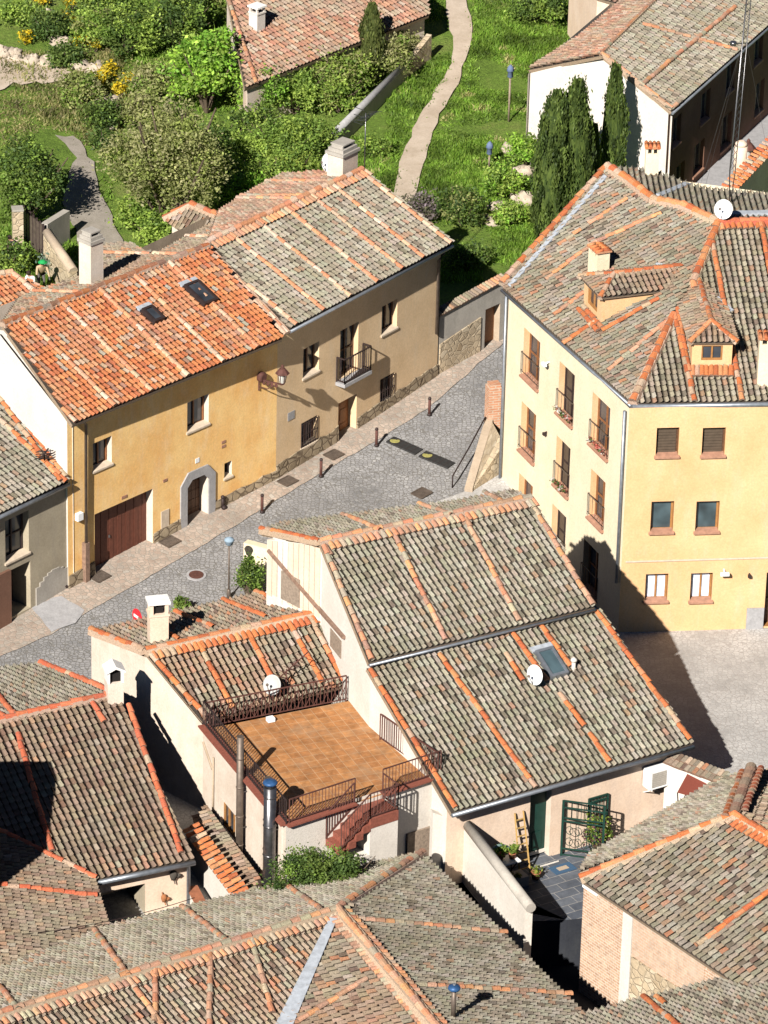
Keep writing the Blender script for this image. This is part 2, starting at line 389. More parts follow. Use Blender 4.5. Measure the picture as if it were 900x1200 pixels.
class Roof:
    "collects the sheets of one roof; build() makes the roof and its ridge tiles, cover tiles, gutters"
    def __init__(s, style, capstyle='cap'):
        s.t = MB(M['tile']); s.style = style; s.cs = capstyle; s.parts = []; s.nfl = MB(M['lead'])
    def new(s, name, mat='tile'):
        m = MB(M[mat]); s.parts.append((name, m)); return m
    @property
    def fl(s): return s.new('flashing', 'lead')
    def sheet(s, plane, poly, eave, style=None, ribs=(), w=.215, L=.275, teeth=None, ribstyle=None, depth=.095, thick=.14, under=True, holes=()):
        style = style or s.style
        n = plane.n; uu = V(eave[1]) - V(eave[0]); uu = (uu - n * uu.dot(n)).normalized()
        vv = n.cross(uu)
        if vv.z < 0: uu = -uu; vv = n.cross(uu)
        o = V(poly[0]); P2 = [((V(p) - o).dot(uu), (V(p) - o).dot(vv)) for p in poly]
        W = lambda u, v, h: o + uu * u + vv * v + n * h
        umin = min(p[0] for p in P2); umax = max(p[0] for p in P2); vmin = min(p[1] for p in P2)
        holes2 = [[((V(q) - o).dot(uu), (V(q) - o).dot(vv)) for q in h] for h in holes]
        cols = int((umax - umin) / w) + 1
        mb = s.t; NS = 5
        for i in range(cols):
            uc = umin + (i + .5) * w
            off = ru(-.03, .03)
            for v0, v1 in inter(P2, uc):
                if v1 - v0 < .05: continue
                k0 = int(math.floor((v0 - vmin - off) / L))
                k = k0; last = None
                while True:
                    vb = max(v0, vmin + off + k * L); vt = min(v1, vmin + off + (k + 1) * L + .04)
                    if vmin + off + k * L >= v1 - .02: break
                    k += 1
                    if vt - vb < .03: continue
                    if any(any(a <= (vb + vt) / 2 <= b for a, b in inter(h, uc)) for h in holes2): continue
                    mid = W(uc, (vb + vt) / 2, 0); c = style_col(style, mid); lift = .062 + ru(-.014, .014); du = ru(-.008, .008); tw = ru(-.006, .006)
                    lo = []; hi = []; lp = []
                    for j in range(NS + 1):
                        x = (j / NS - .5); h = depth * (2 * x) ** 2 + ru(-.002, .002)
                        lo.append(W(uc + x * w * .90 + du + tw, vb, h + lift)); hi.append(W(uc + x * w * .72 + du, vt, h)); lp.append(W(uc + x * w * .86 + du + tw, vb + .012, h + lift - .022))
                    a = mb.idx(lo); b = mb.idx(hi); d = mb.idx(lp)
                    for j in range(NS):
                        mb.fi((a + j, a + j + 1, b + j + 1, b + j), c)
                        mb.fi((d + j, d + j + 1, a + j + 1, a + j), c)
                if teeth and teeth(pix(W(uc, v1, 0))):
                    s.cover(W(uc + w / 2, v1 - .42, 0), W(uc + w / 2, v1, 0), n, s.cs if s.cs != 'pale' else 'cap', mb=s.t, r=.09, tl=.42, h0=.09)
        if under:
            low = [W(u, v, -.012) for u, v in P2]; dn = [p - n * thick for p in low]
            cdk = (.05, .038, .03)
            mb.face(low, cdk); mb.face(dn[::-1], cdk)
            for i in range(len(low)):
                j = (i + 1) % len(low); mb.face([dn[i], dn[j], low[j], low[i]], (.30, .22, .15))
        # cover-tile ribs: given as pixel points; each runs the full height of the sheet at its u unless (px,py,px2,py2)
        for rb in ribs:
            if len(rb) == 2:
                p = plane.at(*rb); u = (p - o).dot(uu)
                for v0, v1 in inter(P2, u):
                    if v1 - v0 > .4: s.cover(W(u, v0, 0), W(u, v1, 0), n, ribstyle or s.cs)
            else:
                a = plane.at(rb[0], rb[1]); b = plane.at(rb[2], rb[3])
                if a.z > b.z: a, b = b, a
                s.cover(a, b, n, ribstyle or s.cs)
    def cover(s, a, b, n, style, mb=None, r=.10, tl=.36, h0=.095):
        "convex tiles from the low end a to the high end b"
        mb = mb or s.new('cover_tile_row'); a = V(a); b = V(b); d = b - a; ln = d.length
        if ln < .05: return
        d.normalize(); x = d.cross(n).normalized(); k = max(1, round(ln / tl)); st = ln / k; wob = ru(-.01, .01)
        for i in range(k):
            c = style_col(style, a + d * i * st); p = a + d * (i * st); q = a + d * ((i + 1) * st + .03)
            if rnd() < .05: c = jit(MORT, .1)
            r1 = r * ru(.98, 1.1); r2 = r * .84; dx = x * (wob + ru(-.018, .018)) + n * ru(-.012, .012)
            lo = []; hi = []
            for j in range(6):
                an = pi * j / 5; lo.append(p + dx + x * (r1 * cos(an)) + n * (r1 * .85 * sin(an) + h0 + .022)); hi.append(q + dx + x * (r2 * cos(an)) + n * (r2 * .85 * sin(an) + h0))
            ia = mb.idx(lo); ib = mb.idx(hi)
            for j in range(5): mb.fi((ia + j, ia + j + 1, ib + j + 1, ib + j), c)
            mb.fi([ia + j for j in range(6)], tuple(v * .5 for v in c) if False else (.22, .13, .09))
    def ridge(s, pts, style=None, r=.13, bed=.3, tl=.38, h0=.10, bedcol=None):
        style = style or s.cs; pts = [V(p) for p in pts]; cap = s.new('ridge_tiles')
        for a, b in zip(pts[:-1], pts[1:]):
            if a.z > b.z + .02: a, b = b, a
            d = (b - a).normalized(); sd = d.cross(V((0, 0, 1))).normalized(); n = sd.cross(d).normalized()
            if n.z < 0: n = -n
            w = bed / 2; bc = bedcol or jit(MORT, .08)
            i = [a - sd * w - n * .05, a + sd * w - n * .05, b + sd * w - n * .05, b - sd * w - n * .05]
            j = [a - sd * w * .7 + n * (h0 + .04), a + sd * w * .7 + n * (h0 + .04), b + sd * w * .7 + n * (h0 + .04), b - sd * w * .7 + n * (h0 + .04)]
            cap.hexa(i, j, bc)
            s.cover(a, b, n, style, mb=cap, r=r, tl=tl, h0=h0)
    def gutter(s, a, b, r=.075, out=None):
        a = V(a); b = V(b); d = (b - a); o = V((d.y, -d.x, 0)).normalized()
        if out is not None and o.dot(V(out)) < 0: o = -o
        if out is None and o.y > 0: o = -o
        sh = o * .04 - V((0, 0, .07)); s.new('gutter', 'zinc').tube([a + sh, b + sh], r, 8, caps=True)
    def build(s, parent, name='roof', label=None):
        ro = s.t.build(name, parent, label)
        for nm, m in s.parts:
            if m.f: m.build(nm, ro)
        return ro

# ------------------------------------------------------------------ walls with openings
class Facade:
    def __init__(s, A, B, zbot, prof, out=None, depth=.22):
        "A, B: (x, y) ends; prof: [(t in 0..1, z)...] upper outline; out: direction outwards (default: towards -y)"
        s.A = V((A[0], A[1], 0)); s.B = V((B[0], B[1], 0)); s.d = (s.B - s.A); s.L = s.d.length; s.d.normalize()
        s.n = V((s.d.y, -s.d.x, 0)); o = V((out[0], out[1], 0)) if out is not None else V((0, -1, 0))
        if s.n.dot(o) < 0: s.n = -s.n
        s.pl = Plane(s.A, s.n); s.zb = zbot; s.prof = [(t * s.L, z) for t, z in prof]; s.ops = []; s.depth = depth
    def at(s, px, py):
        p = s.pl.at(px, py); return ((p - s.A).dot(s.d), p.z)
    def W(s, u, z, o=0): return s.A + s.d * u + V((0, 0, z)) + s.n * o
    def open(s, tl, br, dep=None):
        u0, z1 = s.at(*tl); u1, z0 = s.at(*br)
        if u0 > u1: u0, u1 = u1, u0
        q = [max(u0, .03), z0, min(u1, s.L - .03), z1, dep or s.depth]; s.ops.append(q); return q
    def mesh(s, mb, mat, revmat=None, thick=.25, plinth=None):
        "outer skin with holes and reveals"
        mb.use(mat)
        zr = min(z for _, z in s.prof)
        zr2 = max([q[3] for q in s.ops] + [zr - 3]) + .0
        us = sorted(set([0, s.L] + [q[0] for q in s.ops] + [q[2] for q in s.ops])); zs = sorted(set([s.zb, zr] + [min(z, zr) for q in s.ops for z in (q[1], q[3])]))
        for i in range(len(us) - 1):
            for j in range(len(zs) - 1):
                um = (us[i] + us[i + 1]) / 2; zm = (zs[j] + zs[j + 1]) / 2
                if us[i + 1] - us[i] < 1e-4 or zs[j + 1] - zs[j] < 1e-4: continue
                if any(q[0] < um < q[2] and q[1] < zm < q[3] for q in s.ops): continue
                mb.face([s.W(us[i], zs[j]), s.W(us[i + 1], zs[j]), s.W(us[i + 1], zs[j + 1]), s.W(us[i], zs[j + 1])])
        top = [(u, z) for u, z in s.prof]
        if max(z for _, z in top) > zr + .01: mb.face([s.W(0, zr)] + [s.W(u, z) for u, z in top] + [s.W(s.L, zr)])
        # inner skin
        mb.face([s.W(0, s.zb, -thick), s.W(s.L, s.zb, -thick)][::1] + [s.W(u, z, -thick) for u, z in top[::-1]]) if not s.ops else None
        if revmat: mb.use(revmat)
        for u0, z0, u1, z1, d in s.ops:
            a, b, c, e = s.W(u0, z0), s.W(u1, z0), s.W(u1, z1), s.W(u0, z1); a2, b2, c2, e2 = [p - s.n * d for p in (a, b, c, e)]
            mb.face([a, b, b2, a2]); mb.face([b, c, c2, b2]); mb.face([c, e, e2, c2]); mb.face([e, a, a2, e2])
def quadbox(mb, f, u0, z0, u1, z1, o0, o1):
    "box on a facade between offsets o0 (inner) and o1 (outer)"
    b = [f.W(u0, z0, o1), f.W(u1, z0, o1), f.W(u1, z0, o0), f.W(u0, z0, o0)]; t = [f.W(u0, z1, o1), f.W(u1, z1, o1), f.W(u1, z1, o0), f.W(u0, z1, o0)]
    mb.hexa(b, t)
def window(house, f, q, glass='glass', frame='frame', sill='sill', fw=.07, mull=1, rails=0, name='window', bars=None, sillout=.05, back='dark', label=None, shut=None, pane=True):
    u0, z0, u1, z1, d = q; g = .02
    m = MB(M[glass]); quadbox(m, f, u0 + .001, z0 + .001, u1 - .001, z1 - .001, -d - .06, -d + .02)
    w = m.build(name, house, label)
    fr = MB(M[frame]); o0, o1 = -d + .022, -d + .07
    quadbox(fr, f, u0 + .002, z0 + .002, u0 + fw, z1 - .002, o0, o1); quadbox(fr, f, u1 - fw, z0 + .002, u1 - .002, z1 - .002, o0, o1)
    quadbox(fr, f, u0 + fw, z1 - fw, u1 - fw, z1 - .002, o0, o1); quadbox(fr, f, u0 + fw, z0 + .002, u1 - fw, z0 + fw, o0, o1)
    for k in range(mull):
        uc = u0 + (u1 - u0) * (k + 1) / (mull + 1); quadbox(fr, f, uc - .03, z0 + fw, uc + .03, z1 - fw, o0, o1 + .004)
    for k in range(rails):
        zc = z0 + (z1 - z0) * (k + 1) / (rails + 1); quadbox(fr, f, u0 + fw, zc - .025, u1 - fw, zc + .025, o0, o1 - .006)
    fr.build('frame', w)
    if sill:
        si = MB(M[sill]); b = [f.W(u0 - .05, z0 - .07, sillout), f.W(u1 + .05, z0 - .07, sillout), f.W(u1 + .05, z0 - .07, .003), f.W(u0 - .05, z0 - .07, .003)]
        t = [f.W(u0 - .05, z0 - .003, sillout), f.W(u1 + .05, z0 - .003, sillout), f.W(u1 + .05, z0 + .03, .003), f.W(u0 - .05, z0 + .03, .003)]
        si.hexa(b, t)
        si.hexa([f.W(u0 + .003, z0 + .004, .003), f.W(u1 - .003, z0 + .004, .003), f.W(u1 - .003, z0 + .004, -d + .07), f.W(u0 + .003, z0 + .004, -d + .07)],
                [f.W(u0 + .003, z0 + .03, .003), f.W(u1 - .003, z0 + .03, .003), f.W(u1 - .003, z0 + .075, -d + .07), f.W(u0 + .003, z0 + .075, -d + .07)])
        si.build('sill', w)
    if bars:
        br = MB(M['iron'])
        nb = max(3, int((u1 - u0) / .13))
        for k in range(nb + 1):
            u = u0 + (u1 - u0) * k / nb; br.bar(f.W(u, z0 + .02, bars), f.W(u, z1 - .02, bars), .022)
        for zz in (z0 + .08, (z0 + z1) / 2, z1 - .08): br.bar(f.W(u0, zz, bars + .001), f.W(u1, zz, bars + .001), .03, .02)
        br.build('grille', w)
    if shut:
        sh = MB(M[shut]); k = 9
        zz0 = z0 + (z1 - z0) * .06
        for i in range(k):
            a = zz0 + (z1 - .03 - zz0) * i / k; b = zz0 + (z1 - .03 - zz0) * (i + .86) / k
            quadbox(sh, f, u0 + fw, a, u1 - fw, b, o1 + .001, o1 + .02 + .008 * (i % 2))
        sh.build('shutter', w)
    return w
def railing(mb, pts, h=.95, sp=.12, post=True, t=.02, top=.04, bot=.08, lattice=False):
    pts = [V(p) for p in pts]; Z = V((0, 0, 1))
    for a, b in zip(pts[:-1], pts[1:]):
        n = max(1, int((b - a).length / sp))
        mb.bar(a + Z * h, b + Z * h, top, top * .8); mb.bar(a + Z * bot, b + Z * bot, t * 1.4)
        for k in range(n + 1):
            p = a.lerp(b, k / n); mb.bar(p + Z * (bot if 0 < k < n else 0), p + Z * h, t if 0 < k < n else t * 1.7)
def chimney(parent, base, w, d, h, ax, mat='cream', cap='plate', name='chimney', capmat='cappaint', label=None, ht=.35):
    m = MB(M[mat]); X = V((ax[0], ax[1], 0)).normalized(); b = V(base)
    m.box(b - V((0, 0, .6)), (w, d, h + .6), ax)
    o = m.build(name, parent, label); Z = V((0, 0, 1))
    c = MB(M['tint']); 
    if cap == 'plate':       # four posts and a flat slab
        m2 = MB(M[mat]); Y = V((-X.y, X.x, 0)); m2.box(b + Z * (h + .001), (w * 1.12, d * 1.12, .07), ax)
        for sx in (-1, 1):
            for sy in (-1, 1): m2.box(b + X * (sx * w * .40) + Y * (sy * d * .40) + Z * (h + .071), (w * .18, d * .18, ht - .1), ax)
        m2.use(M['dark']); m2.box(b + Z * (h + .071), (w * .5, d * .5, ht - .14), ax)
        m2.use(M[capmat]); m2.box(b + Z * (h + ht - .03), (w * 1.2, d * 1.2, .08), ax); m2.build('chimney_cap', o)
    elif cap == 'gable':     # small white pitched hood with open ends
        m2 = MB(M[capmat]); Y = V((-X.y, X.x, 0)); b0 = b + Z * (h + .001)
        for sx in (-1, 1): m2.box(b0 + X * (sx * w * .44), (w * .14, d * 1.05, ht * .75), ax)
        m2.use(M['dark']); m2.box(b0 + Z * .01, (w * .7, d * .5, ht * .6), ax); m2.use(M[capmat])
        z0 = b0 + Z * (ht * .75); 
        for sx in (-1, 1):
            a = z0 + X * (sx * w * .62); r_ = z0 + Z * (ht * .45)
            m2.hexa([a - Y * d * .6, r_ - Y * d * .6 - Z * .06, r_ + Y * d * .6 - Z * .06, a + Y * d * .6] if sx > 0 else [r_ - Y * d * .6 - Z * .06, a - Y * d * .6, a + Y * d * .6, r_ + Y * d * .6 - Z * .06],
                    [p + Z * .07 for p in ([a - Y * d * .6, r_ - Y * d * .6 - Z * .04, r_ + Y * d * .6 - Z * .04, a + Y * d * .6] if sx > 0 else [r_ - Y * d * .6 - Z * .04, a - Y * d * .6, a + Y * d * .6, r_ + Y * d * .6 - Z * .04])])
        m2.build('chimney_cap', o)
    elif cap == 'tile':      # small clay hood, two openings
        m2 = MB(M[mat]); Y = V((-X.y, X.x, 0)); b0 = b + Z * (h + .001)
        for k in (-1, 0, 1): m2.box(b0 + X * (k * w * .42), (w * .16, d, ht * .6), ax)
        m2.use(M['dark']); m2.box(b0 + Z * .004, (w * .8, d * .7, ht * .55), ax)
        m2.use(M['tile']); m2.col = (.5, .24, .13)
        m2.box(b0 + Z * (ht * .6), (w * 1.2, d * 1.2, .05), ax)
        for k in range(4):
            xx = X * ((k - 1.5) * w * .3); m2.tube([b0 + xx + Z * (ht * .6 + .04) - Y * d * .62, b0 + xx + Z * (ht * .6 + .10)], .06, 8, col=style_col('cap', b0)); m2.tube([b0 + xx + Z * (ht * .6 + .10), b0 + xx + Z * (ht * .6 + .04) + Y * d * .62], .06, 8, col=style_col('cap', b0))
        m2.build('chimney_cap', o)
    elif cap == 'stone':
        m2 = MB(M['concrete']); m2.box(b + Z * (h + .001), (w * 1.15, d * 1.15, .12), ax); m2.box(b + Z * (h + .122), (w * .95, d * .95, .14), ax); m2.use(M['dark']); m2.box(b + Z * (h + .263), (w * .6, d * .5, .02), ax); m2.use(M['concrete']); 
        m2.box(b + Z * (h + .12 + .14 + .12), (w * .8, d * .8, .05), ax)
        for sx in (-1, 1): m2.box(b + X * (sx * w * .33) + Z * (h + .262), (w * .1, d * .7, .119), ax)
        m2.build('chimney_cap', o)
    return o
def dish(label, pos, aim, r=.38, pole=None, col=(.75, .75, .74)):
    t = thing('satellite_dish', label, 'satellite dish', pos); m = MB(M['tint']); m.col = col; A = V(aim).normalized(); P0 = V(pos) + V((0, 0, .55))
    prof = [(r * k / 6, .28 * r * (k / 6) ** 2) for k in range(1, 7)]; prof2 = [(r * k / 6, .28 * r * (k / 6) ** 2 - .02) for k in range(6, 0, -1)]
    m.lathe(P0, [(.01, 0)] + prof + prof2 + [(.01, -.02)], 20, axis=A); m.build('reflector', t)
    a = MB(M['steelold']); a.tube([V(pos), P0 - A * .06], .025, 6); sd = A.cross(V((0, 0, 1))).normalized(); up = sd.cross(A)
    e = P0 + A * r * 1.1; a.tube([P0 - up * r * .95 + A * .1, e], .014, 6); a.blob(e, .05, 8, 6); a.build('mount_arm', t); return t

# ------------------------------------------------------------------ foliage
def leaves(mb, c, rad, n, size, pal, clumps=40, clr=.35, shape=1.0, flat=.0, seed=0, low=-1.0, taper=0):
    if n > 700: n = int(n * 1.75); size *= .80; clumps = int(clumps * 1.5)
    "n leaf quads in clumps through an uneven ellipsoid volume"
    c = V(c); R = random.Random(seed * 31 + 5)
    cl = []
    for k in range(clumps):
        while True:
            d = V((R.gauss(0, 1), R.gauss(0, 1), R.gauss(0, 1))).normalized()
            if d.z > low: break
        rr = (R.random() ** .45) * (.78 + .35 * noise.noise(d * 1.7 + V((seed, 0, 0))))
        p = V((d.x * rad[0], d.y * rad[1], d.z * rad[2])) * rr
        if taper: 
            f = 1 - taper * max(0, (p.z / rad[2] + 1) / 2); p.x *= f; p.y *= f
        cl.append((c + p, R.choice(pal), R.uniform(.8, 1.2), R.uniform(.6, 1.3)))
    for i in range(n):
        p0, col, bri, s_ = cl[i % clumps]
        q = V((R.gauss(0, 1), R.gauss(0, 1), R.gauss(0, .8))) * clr * s_ * .55; p = p0 + q
        a = V((R.gauss(0, 1), R.gauss(0, 1), R.gauss(0, .7))).normalized(); b = a.cross(V((R.gauss(0, 1), R.gauss(0, 1), R.gauss(0, 1)))).normalized()
        s = size * R.uniform(.5, 1.55); a *= s; b *= s * .55 * shape
        k = bri * R.uniform(.8, 1.2); k *= 1.0 if n < 700 else 1.38; cc = (col[0] * k * 1.04, col[1] * k, col[2] * k)
        mb.face([p - a, p + b, p + a, p - b], cc)
def stems(mb, base, c, rad, n, r, seed=0):
    R = random.Random(seed); base = V(base); c = V(c)
    for k in range(n):
        d = V((R.gauss(0, 1), R.gauss(0, 1), abs(R.gauss(0, .8)) + .1)).normalized(); e = c + V((d.x * rad[0], d.y * rad[1], d.z * rad[2])) * R.uniform(.75, 1.08)
        m = base.lerp(e, .45) + V((R.uniform(-.1, .1), R.uniform(-.1, .1), .1)); mb.tube([base + V((R.uniform(-r, r), R.uniform(-r, r), -.05)), m, e], r, 5, r2=r * .25, caps=False)
G_DARK = [(0.052, 0.09, 0.022), (0.078, 0.12, 0.026), (0.039, 0.072, 0.018), (0.097, 0.138, 0.031)]
G_MID = [(0.126, 0.202, 0.036), (0.183, 0.26, 0.047), (0.091, 0.15, 0.029), (0.211, 0.286, 0.058)]
G_BRIGHT = [(0.149, 0.287, 0.034), (0.199, 0.345, 0.04), (0.112, 0.23, 0.029), (0.248, 0.38, 0.057)]
G_OLIVE = [(.19, .205, .075), (.225, .235, .095), (.15, .17, .06), (.185, .225, .06), (.23, .225, .115)]
G_YEL = [(.13, .17, .03), (.17, .2, .035), (.1, .14, .025)]
def bush(name, label, cat, base, rad, n, size, pal, clumps=60, clr=.35, group=None, seed=1, hz=.95, nst=7, extra=None, sr=.05, low=-.6):
    t = thing(name, label, cat, base, group); c = V(base) + V((0, 0, rad[2] * hz))
    m = MB(M['leaf']); leaves(m, c, rad, n, size, pal, clumps, clr, seed=seed, low=low)
    if extra: extra(m, c)
    m.build('foliage', t); s = MB(M['barkm']); stems(s, base, c, rad, nst, sr, seed); s.build('stems', t); return t
def tree(name, label, base, trunk_h, rad, n, size, pal, clumps=80, clr=.45, group=None, seed=1, tr=.16):
    t = thing(name, label, 'tree', base, group); b = V(base); c = b + V((0, 0, trunk_h + rad[2] * .75))
    s = MB(M['barkm']); s.tube([b - V((0, 0, .2)), b + V((.05, .03, trunk_h * .6)), b + V((0, 0, trunk_h + rad[2] * .3))], tr, 8, r2=tr * .6); stems(s, b + V((0, 0, trunk_h)), c, rad, 9, tr * .5, seed); s.build('trunk', t)
    m = MB(M['leaf']); leaves(m, c, rad, n, size, pal, clumps, clr, seed=seed, low=-.8); m.build('crown', t); return t

# ------------------------------------------------------------------ ground heights (thin plate spline through levels read at known spots)
GP = [(80, 690, -.3), (323, 562, .3), (512, 440, .9), (583, 556, .3), (585, 425, 1.1), (0, 770, -.7), (160, 765, -.75), (390, 600, .1), (470, 560, .15),
      (724, 742, -1.1), (900, 737, -1.1), (868, 900, -.7), (800, 800, -.95), (700, 700, -.9), (560, 300, 1.1), (480, 212, 1.3), (530, 20, 2.6), (80, 240, 1.5), (50, 100, 2.4), (200, 100, 2.2),
      (610, 110, 1.8), (870, 215, 1.5), (900, 100, 1.6), (640, 280, 1.2), (300, 120, 1.8), (0, 300, 1.2), (200, 240, 1.2), (640, 1010, -1.1), (560, 1000, -1.1), (700, 960, -1.0), (650, 1150, -2.8), (610, 1120, -2.6), (440, 1010, -.5), (260, 1010, -.5),
      (120, 900, -.6), (0, 1000, -.8), (300, 1150, -1), (100, 1190, -1.2), (900, 1190, -1.2), (640, 1200, -2.8), (760, 1150, -2.4)]
GQ = [U(*g_) for g_ in GP] + [V((-45, 120, -1)), V((45, 120, -1.3)), V((-45, 240, 4)), V((45, 240, 4)), V((0, 250, 4)), V((-45, 170, 1)), V((45, 165, 0)), V((0, 95, -1.5))]
def _tps(pts, lam=.6):
    n = len(pts); X = np.array([[p[0] / 10, p[1] / 10] for p in pts]); z = np.array([p[2] for p in pts])
    d = np.sqrt(((X[:, None] - X[None]) ** 2).sum(-1)); K = np.where(d > 0, d * d * np.log(np.maximum(d, 1e-9)), 0) + lam * .1 * np.eye(n)
    Pm = np.hstack([np.ones((n, 1)), X]); A = np.zeros((n + 3, n + 3)); A[:n, :n] = K; A[:n, n:] = Pm; A[n:, :n] = Pm.T
    w = np.linalg.solve(A, np.concatenate([z, np.zeros(3)])); return X, w
GX, GW = _tps(GQ)
def G(x, y):
    xx = max(-45, min(45, x)); yy = max(95, min(250, y))
    d = np.sqrt((GX[:, 0] - xx / 10) ** 2 + (GX[:, 1] - yy / 10) ** 2); k = np.where(d > 0, d * d * np.log(np.maximum(d, 1e-9)), 0)
    return float(k @ GW[:-3] + GW[-3] + GW[-2] * xx / 10 + GW[-1] * yy / 10)
def gp(px, py, off=0.0):
    "point of the ground seen at a pixel"
    z = 0.
    for _ in range(14): p = U(px, py, z); z = z * .4 + G(p.x, p.y) * .6
    p = U(px, py, z); return V((p.x, p.y, G(p.x, p.y) + off))
def drape(mb, poly, off, step=.9):
    "ground sheet following the terrain inside a plan polygon"
    out = []
    n = len(poly)
    for i in range(n):
        a = V((poly[i][0], poly[i][1])); b = V((poly[(i + 1) % n][0], poly[(i + 1) % n][1])); k = max(1, int((b - a).length / step))
        for j in range(k): out.append(a.lerp(b, j / k))
    m = len(out); xs = [p.x for p in out]; ys = [p.y for p in out]
    def inside(x, y):
        c = False
        for i in range(n):
            x0, y0 = poly[i][0], poly[i][1]; x1, y1 = poly[(i + 1) % n][0], poly[(i + 1) % n][1]
            if (y0 > y) != (y1 > y) and x < (x1 - x0) * (y - y0) / (y1 - y0) + x0: c = not c
        return c
    pts = list(out); x = min(xs) + step * .5
    while x < max(xs):
        y = min(ys) + step * .5
        while y < max(ys):
            if inside(x, y): pts.append(V((x + ru(-.05, .05), y + ru(-.05, .05))))
            y += step
        x += step
    r = delaunay_2d_cdt(pts, [(i, (i + 1) % m) for i in range(m)], [list(range(m))], 1, 1e-4)
    vs, fs = r[0], r[2]; i0 = mb.idx([(p.x, p.y, G(p.x, p.y) + off) for p in vs])
    mb.sm = True
    for f in fs: mb.fi([i0 + k for k in f])
    mb.sm = False
def near_line(a, b, tol):
    (x0, y0), (x1, y1) = a, b
    def f(p):
        dx, dy = x1 - x0, y1 - y0; L = hypot(dx, dy); return abs((p[0] - x0) * dy - (p[1] - y0) * dx) / L < tol and min(x0, x1) - tol < p[0] < max(x0, x1) + tol
    return f
def px_poly(pl, pts): return [pl.at(*p) for p in pts]
def simple_wall(mb, pts, zb):
    "plain wall skins along a plan polyline; pts: [(x, y, ztop)]"
    for a, b in zip(pts[:-1], pts[1:]): mb.face([(a[0], a[1], zb), (b[0], b[1], zb), (b[0], b[1], b[2]), (a[0], a[1], a[2])])
XY = lambda p: (p[0], p[1])

# ================================================================== the ground and the streets
gm = MB(M['grass']); gm.sm = True
xs = [-300, -120, -70] + [x * 1.5 for x in range(-30, 31)] + [70, 120, 300]; ys = [-60, 30, 70] + [95 + y * 1.5 for y in range(0, 104)] + [300, 450, 900]
ids = {}
for i, x in enumerate(xs):
    for j, y in enumerate(ys): ids[i, j] = gm.idx([(x, y, G(x, y) - .05)])
for i in range(len(xs) - 1):
    for j in range(len(ys) - 1): gm.fi((ids[i, j], ids[i + 1, j], ids[i + 1, j + 1], ids[i, j + 1]))
tag(gm.build('ground'), kind='structure')
def wob(poly, amp, seed=0):
    out = []; n = len(poly)
    for i in range(n):
        a, b = poly[i], poly[(i + 1) % n]; k = max(1, int(hypot(b[0] - a[0], b[1] - a[1]) / 9))
        for j in range(k):
            x = a[0] + (b[0] - a[0]) * j / k; y = a[1] + (b[1] - a[1]) * j / k; out.append((x + amp * noise.noise(V((x * .09, y * .09, seed))), y + amp * noise.noise(V((x * .09, y * .09, seed + 7)))))
    return out
def sheet(name, mat, poly_px, off, step=.9):
    poly_px = wob(poly_px, 5 if mat in ('dirt', 'track') else 1.6 if mat in ('pavement', 'granite') else 0.01)
    m = MB(M[mat]); drape(m, [XY(gp(*p)) for p in poly_px], off, step); return tag(m.build(name), kind='structure')
# town floor under the lower houses
sheet('yard', 'plaza', [(-120, 1290), (-120, 800), (105, 700), (330, 640), (520, 600), (620, 700), (700, 780), (1100, 1000), (1100, 1300)], .0)
sheet('street', 'cobble', [(-90, 850), (-60, 700), (60, 690), (170, 640), (250, 595), (330, 555), (420, 505), (500, 452), (560, 410), (600, 385), (680, 360), (680, 460), (600, 500), (560, 545), (545, 578), (560, 640), (400, 760), (100, 880)], .02)
sheet('plaza', 'plaza', [(545, 577), (583, 545), (620, 600), (720, 740), (960, 736), (990, 1020), (820, 960), (700, 860), (560, 700), (480, 640), (510, 590)], .045)
sheet('sidewalk', 'pavement', [(-60, 720), (-60, 670), (0, 690), (40, 680), (80, 655), (180, 605), (323, 536), (420, 480), (512, 418), (545, 400), (570, 390), (592, 384), (602, 392), (585, 408), (560, 428), (530, 455), (500, 481), (440, 518), (375, 556), (300, 602), (235, 642), (170, 680), (110, 714), (60, 745), (-10, 775)], .05)
sheet('paved_apron', 'granite', [(36, 712), (72, 700), (100, 716), (88, 732), (60, 742)], .064)
# footpath on the slope
sheet('footpath', 'dirt', [(519, -30), (540, -30), (551, 20), (553, 45), (545, 70), (537, 100), (522, 125), (507, 155), (498, 185), (490, 215), (484, 245), (460, 245), (463, 212), (470, 190), (480, 160), (497, 128), (515, 100), (529, 75), (530, 45), (524, 15)], .03)
sheet('garden_path', 'track', [(66, 158), (88, 160), (108, 190), (118, 230), (135, 262), (150, 300), (95, 300), (85, 262), (72, 235), (80, 212), (88, 185), (78, 170)], .03)
sheet('dry_slope', 'dirt', [(-40, 120), (-40, 60), (20, 60), (75, 78), (85, 88), (60, 96), (15, 100)], .03)

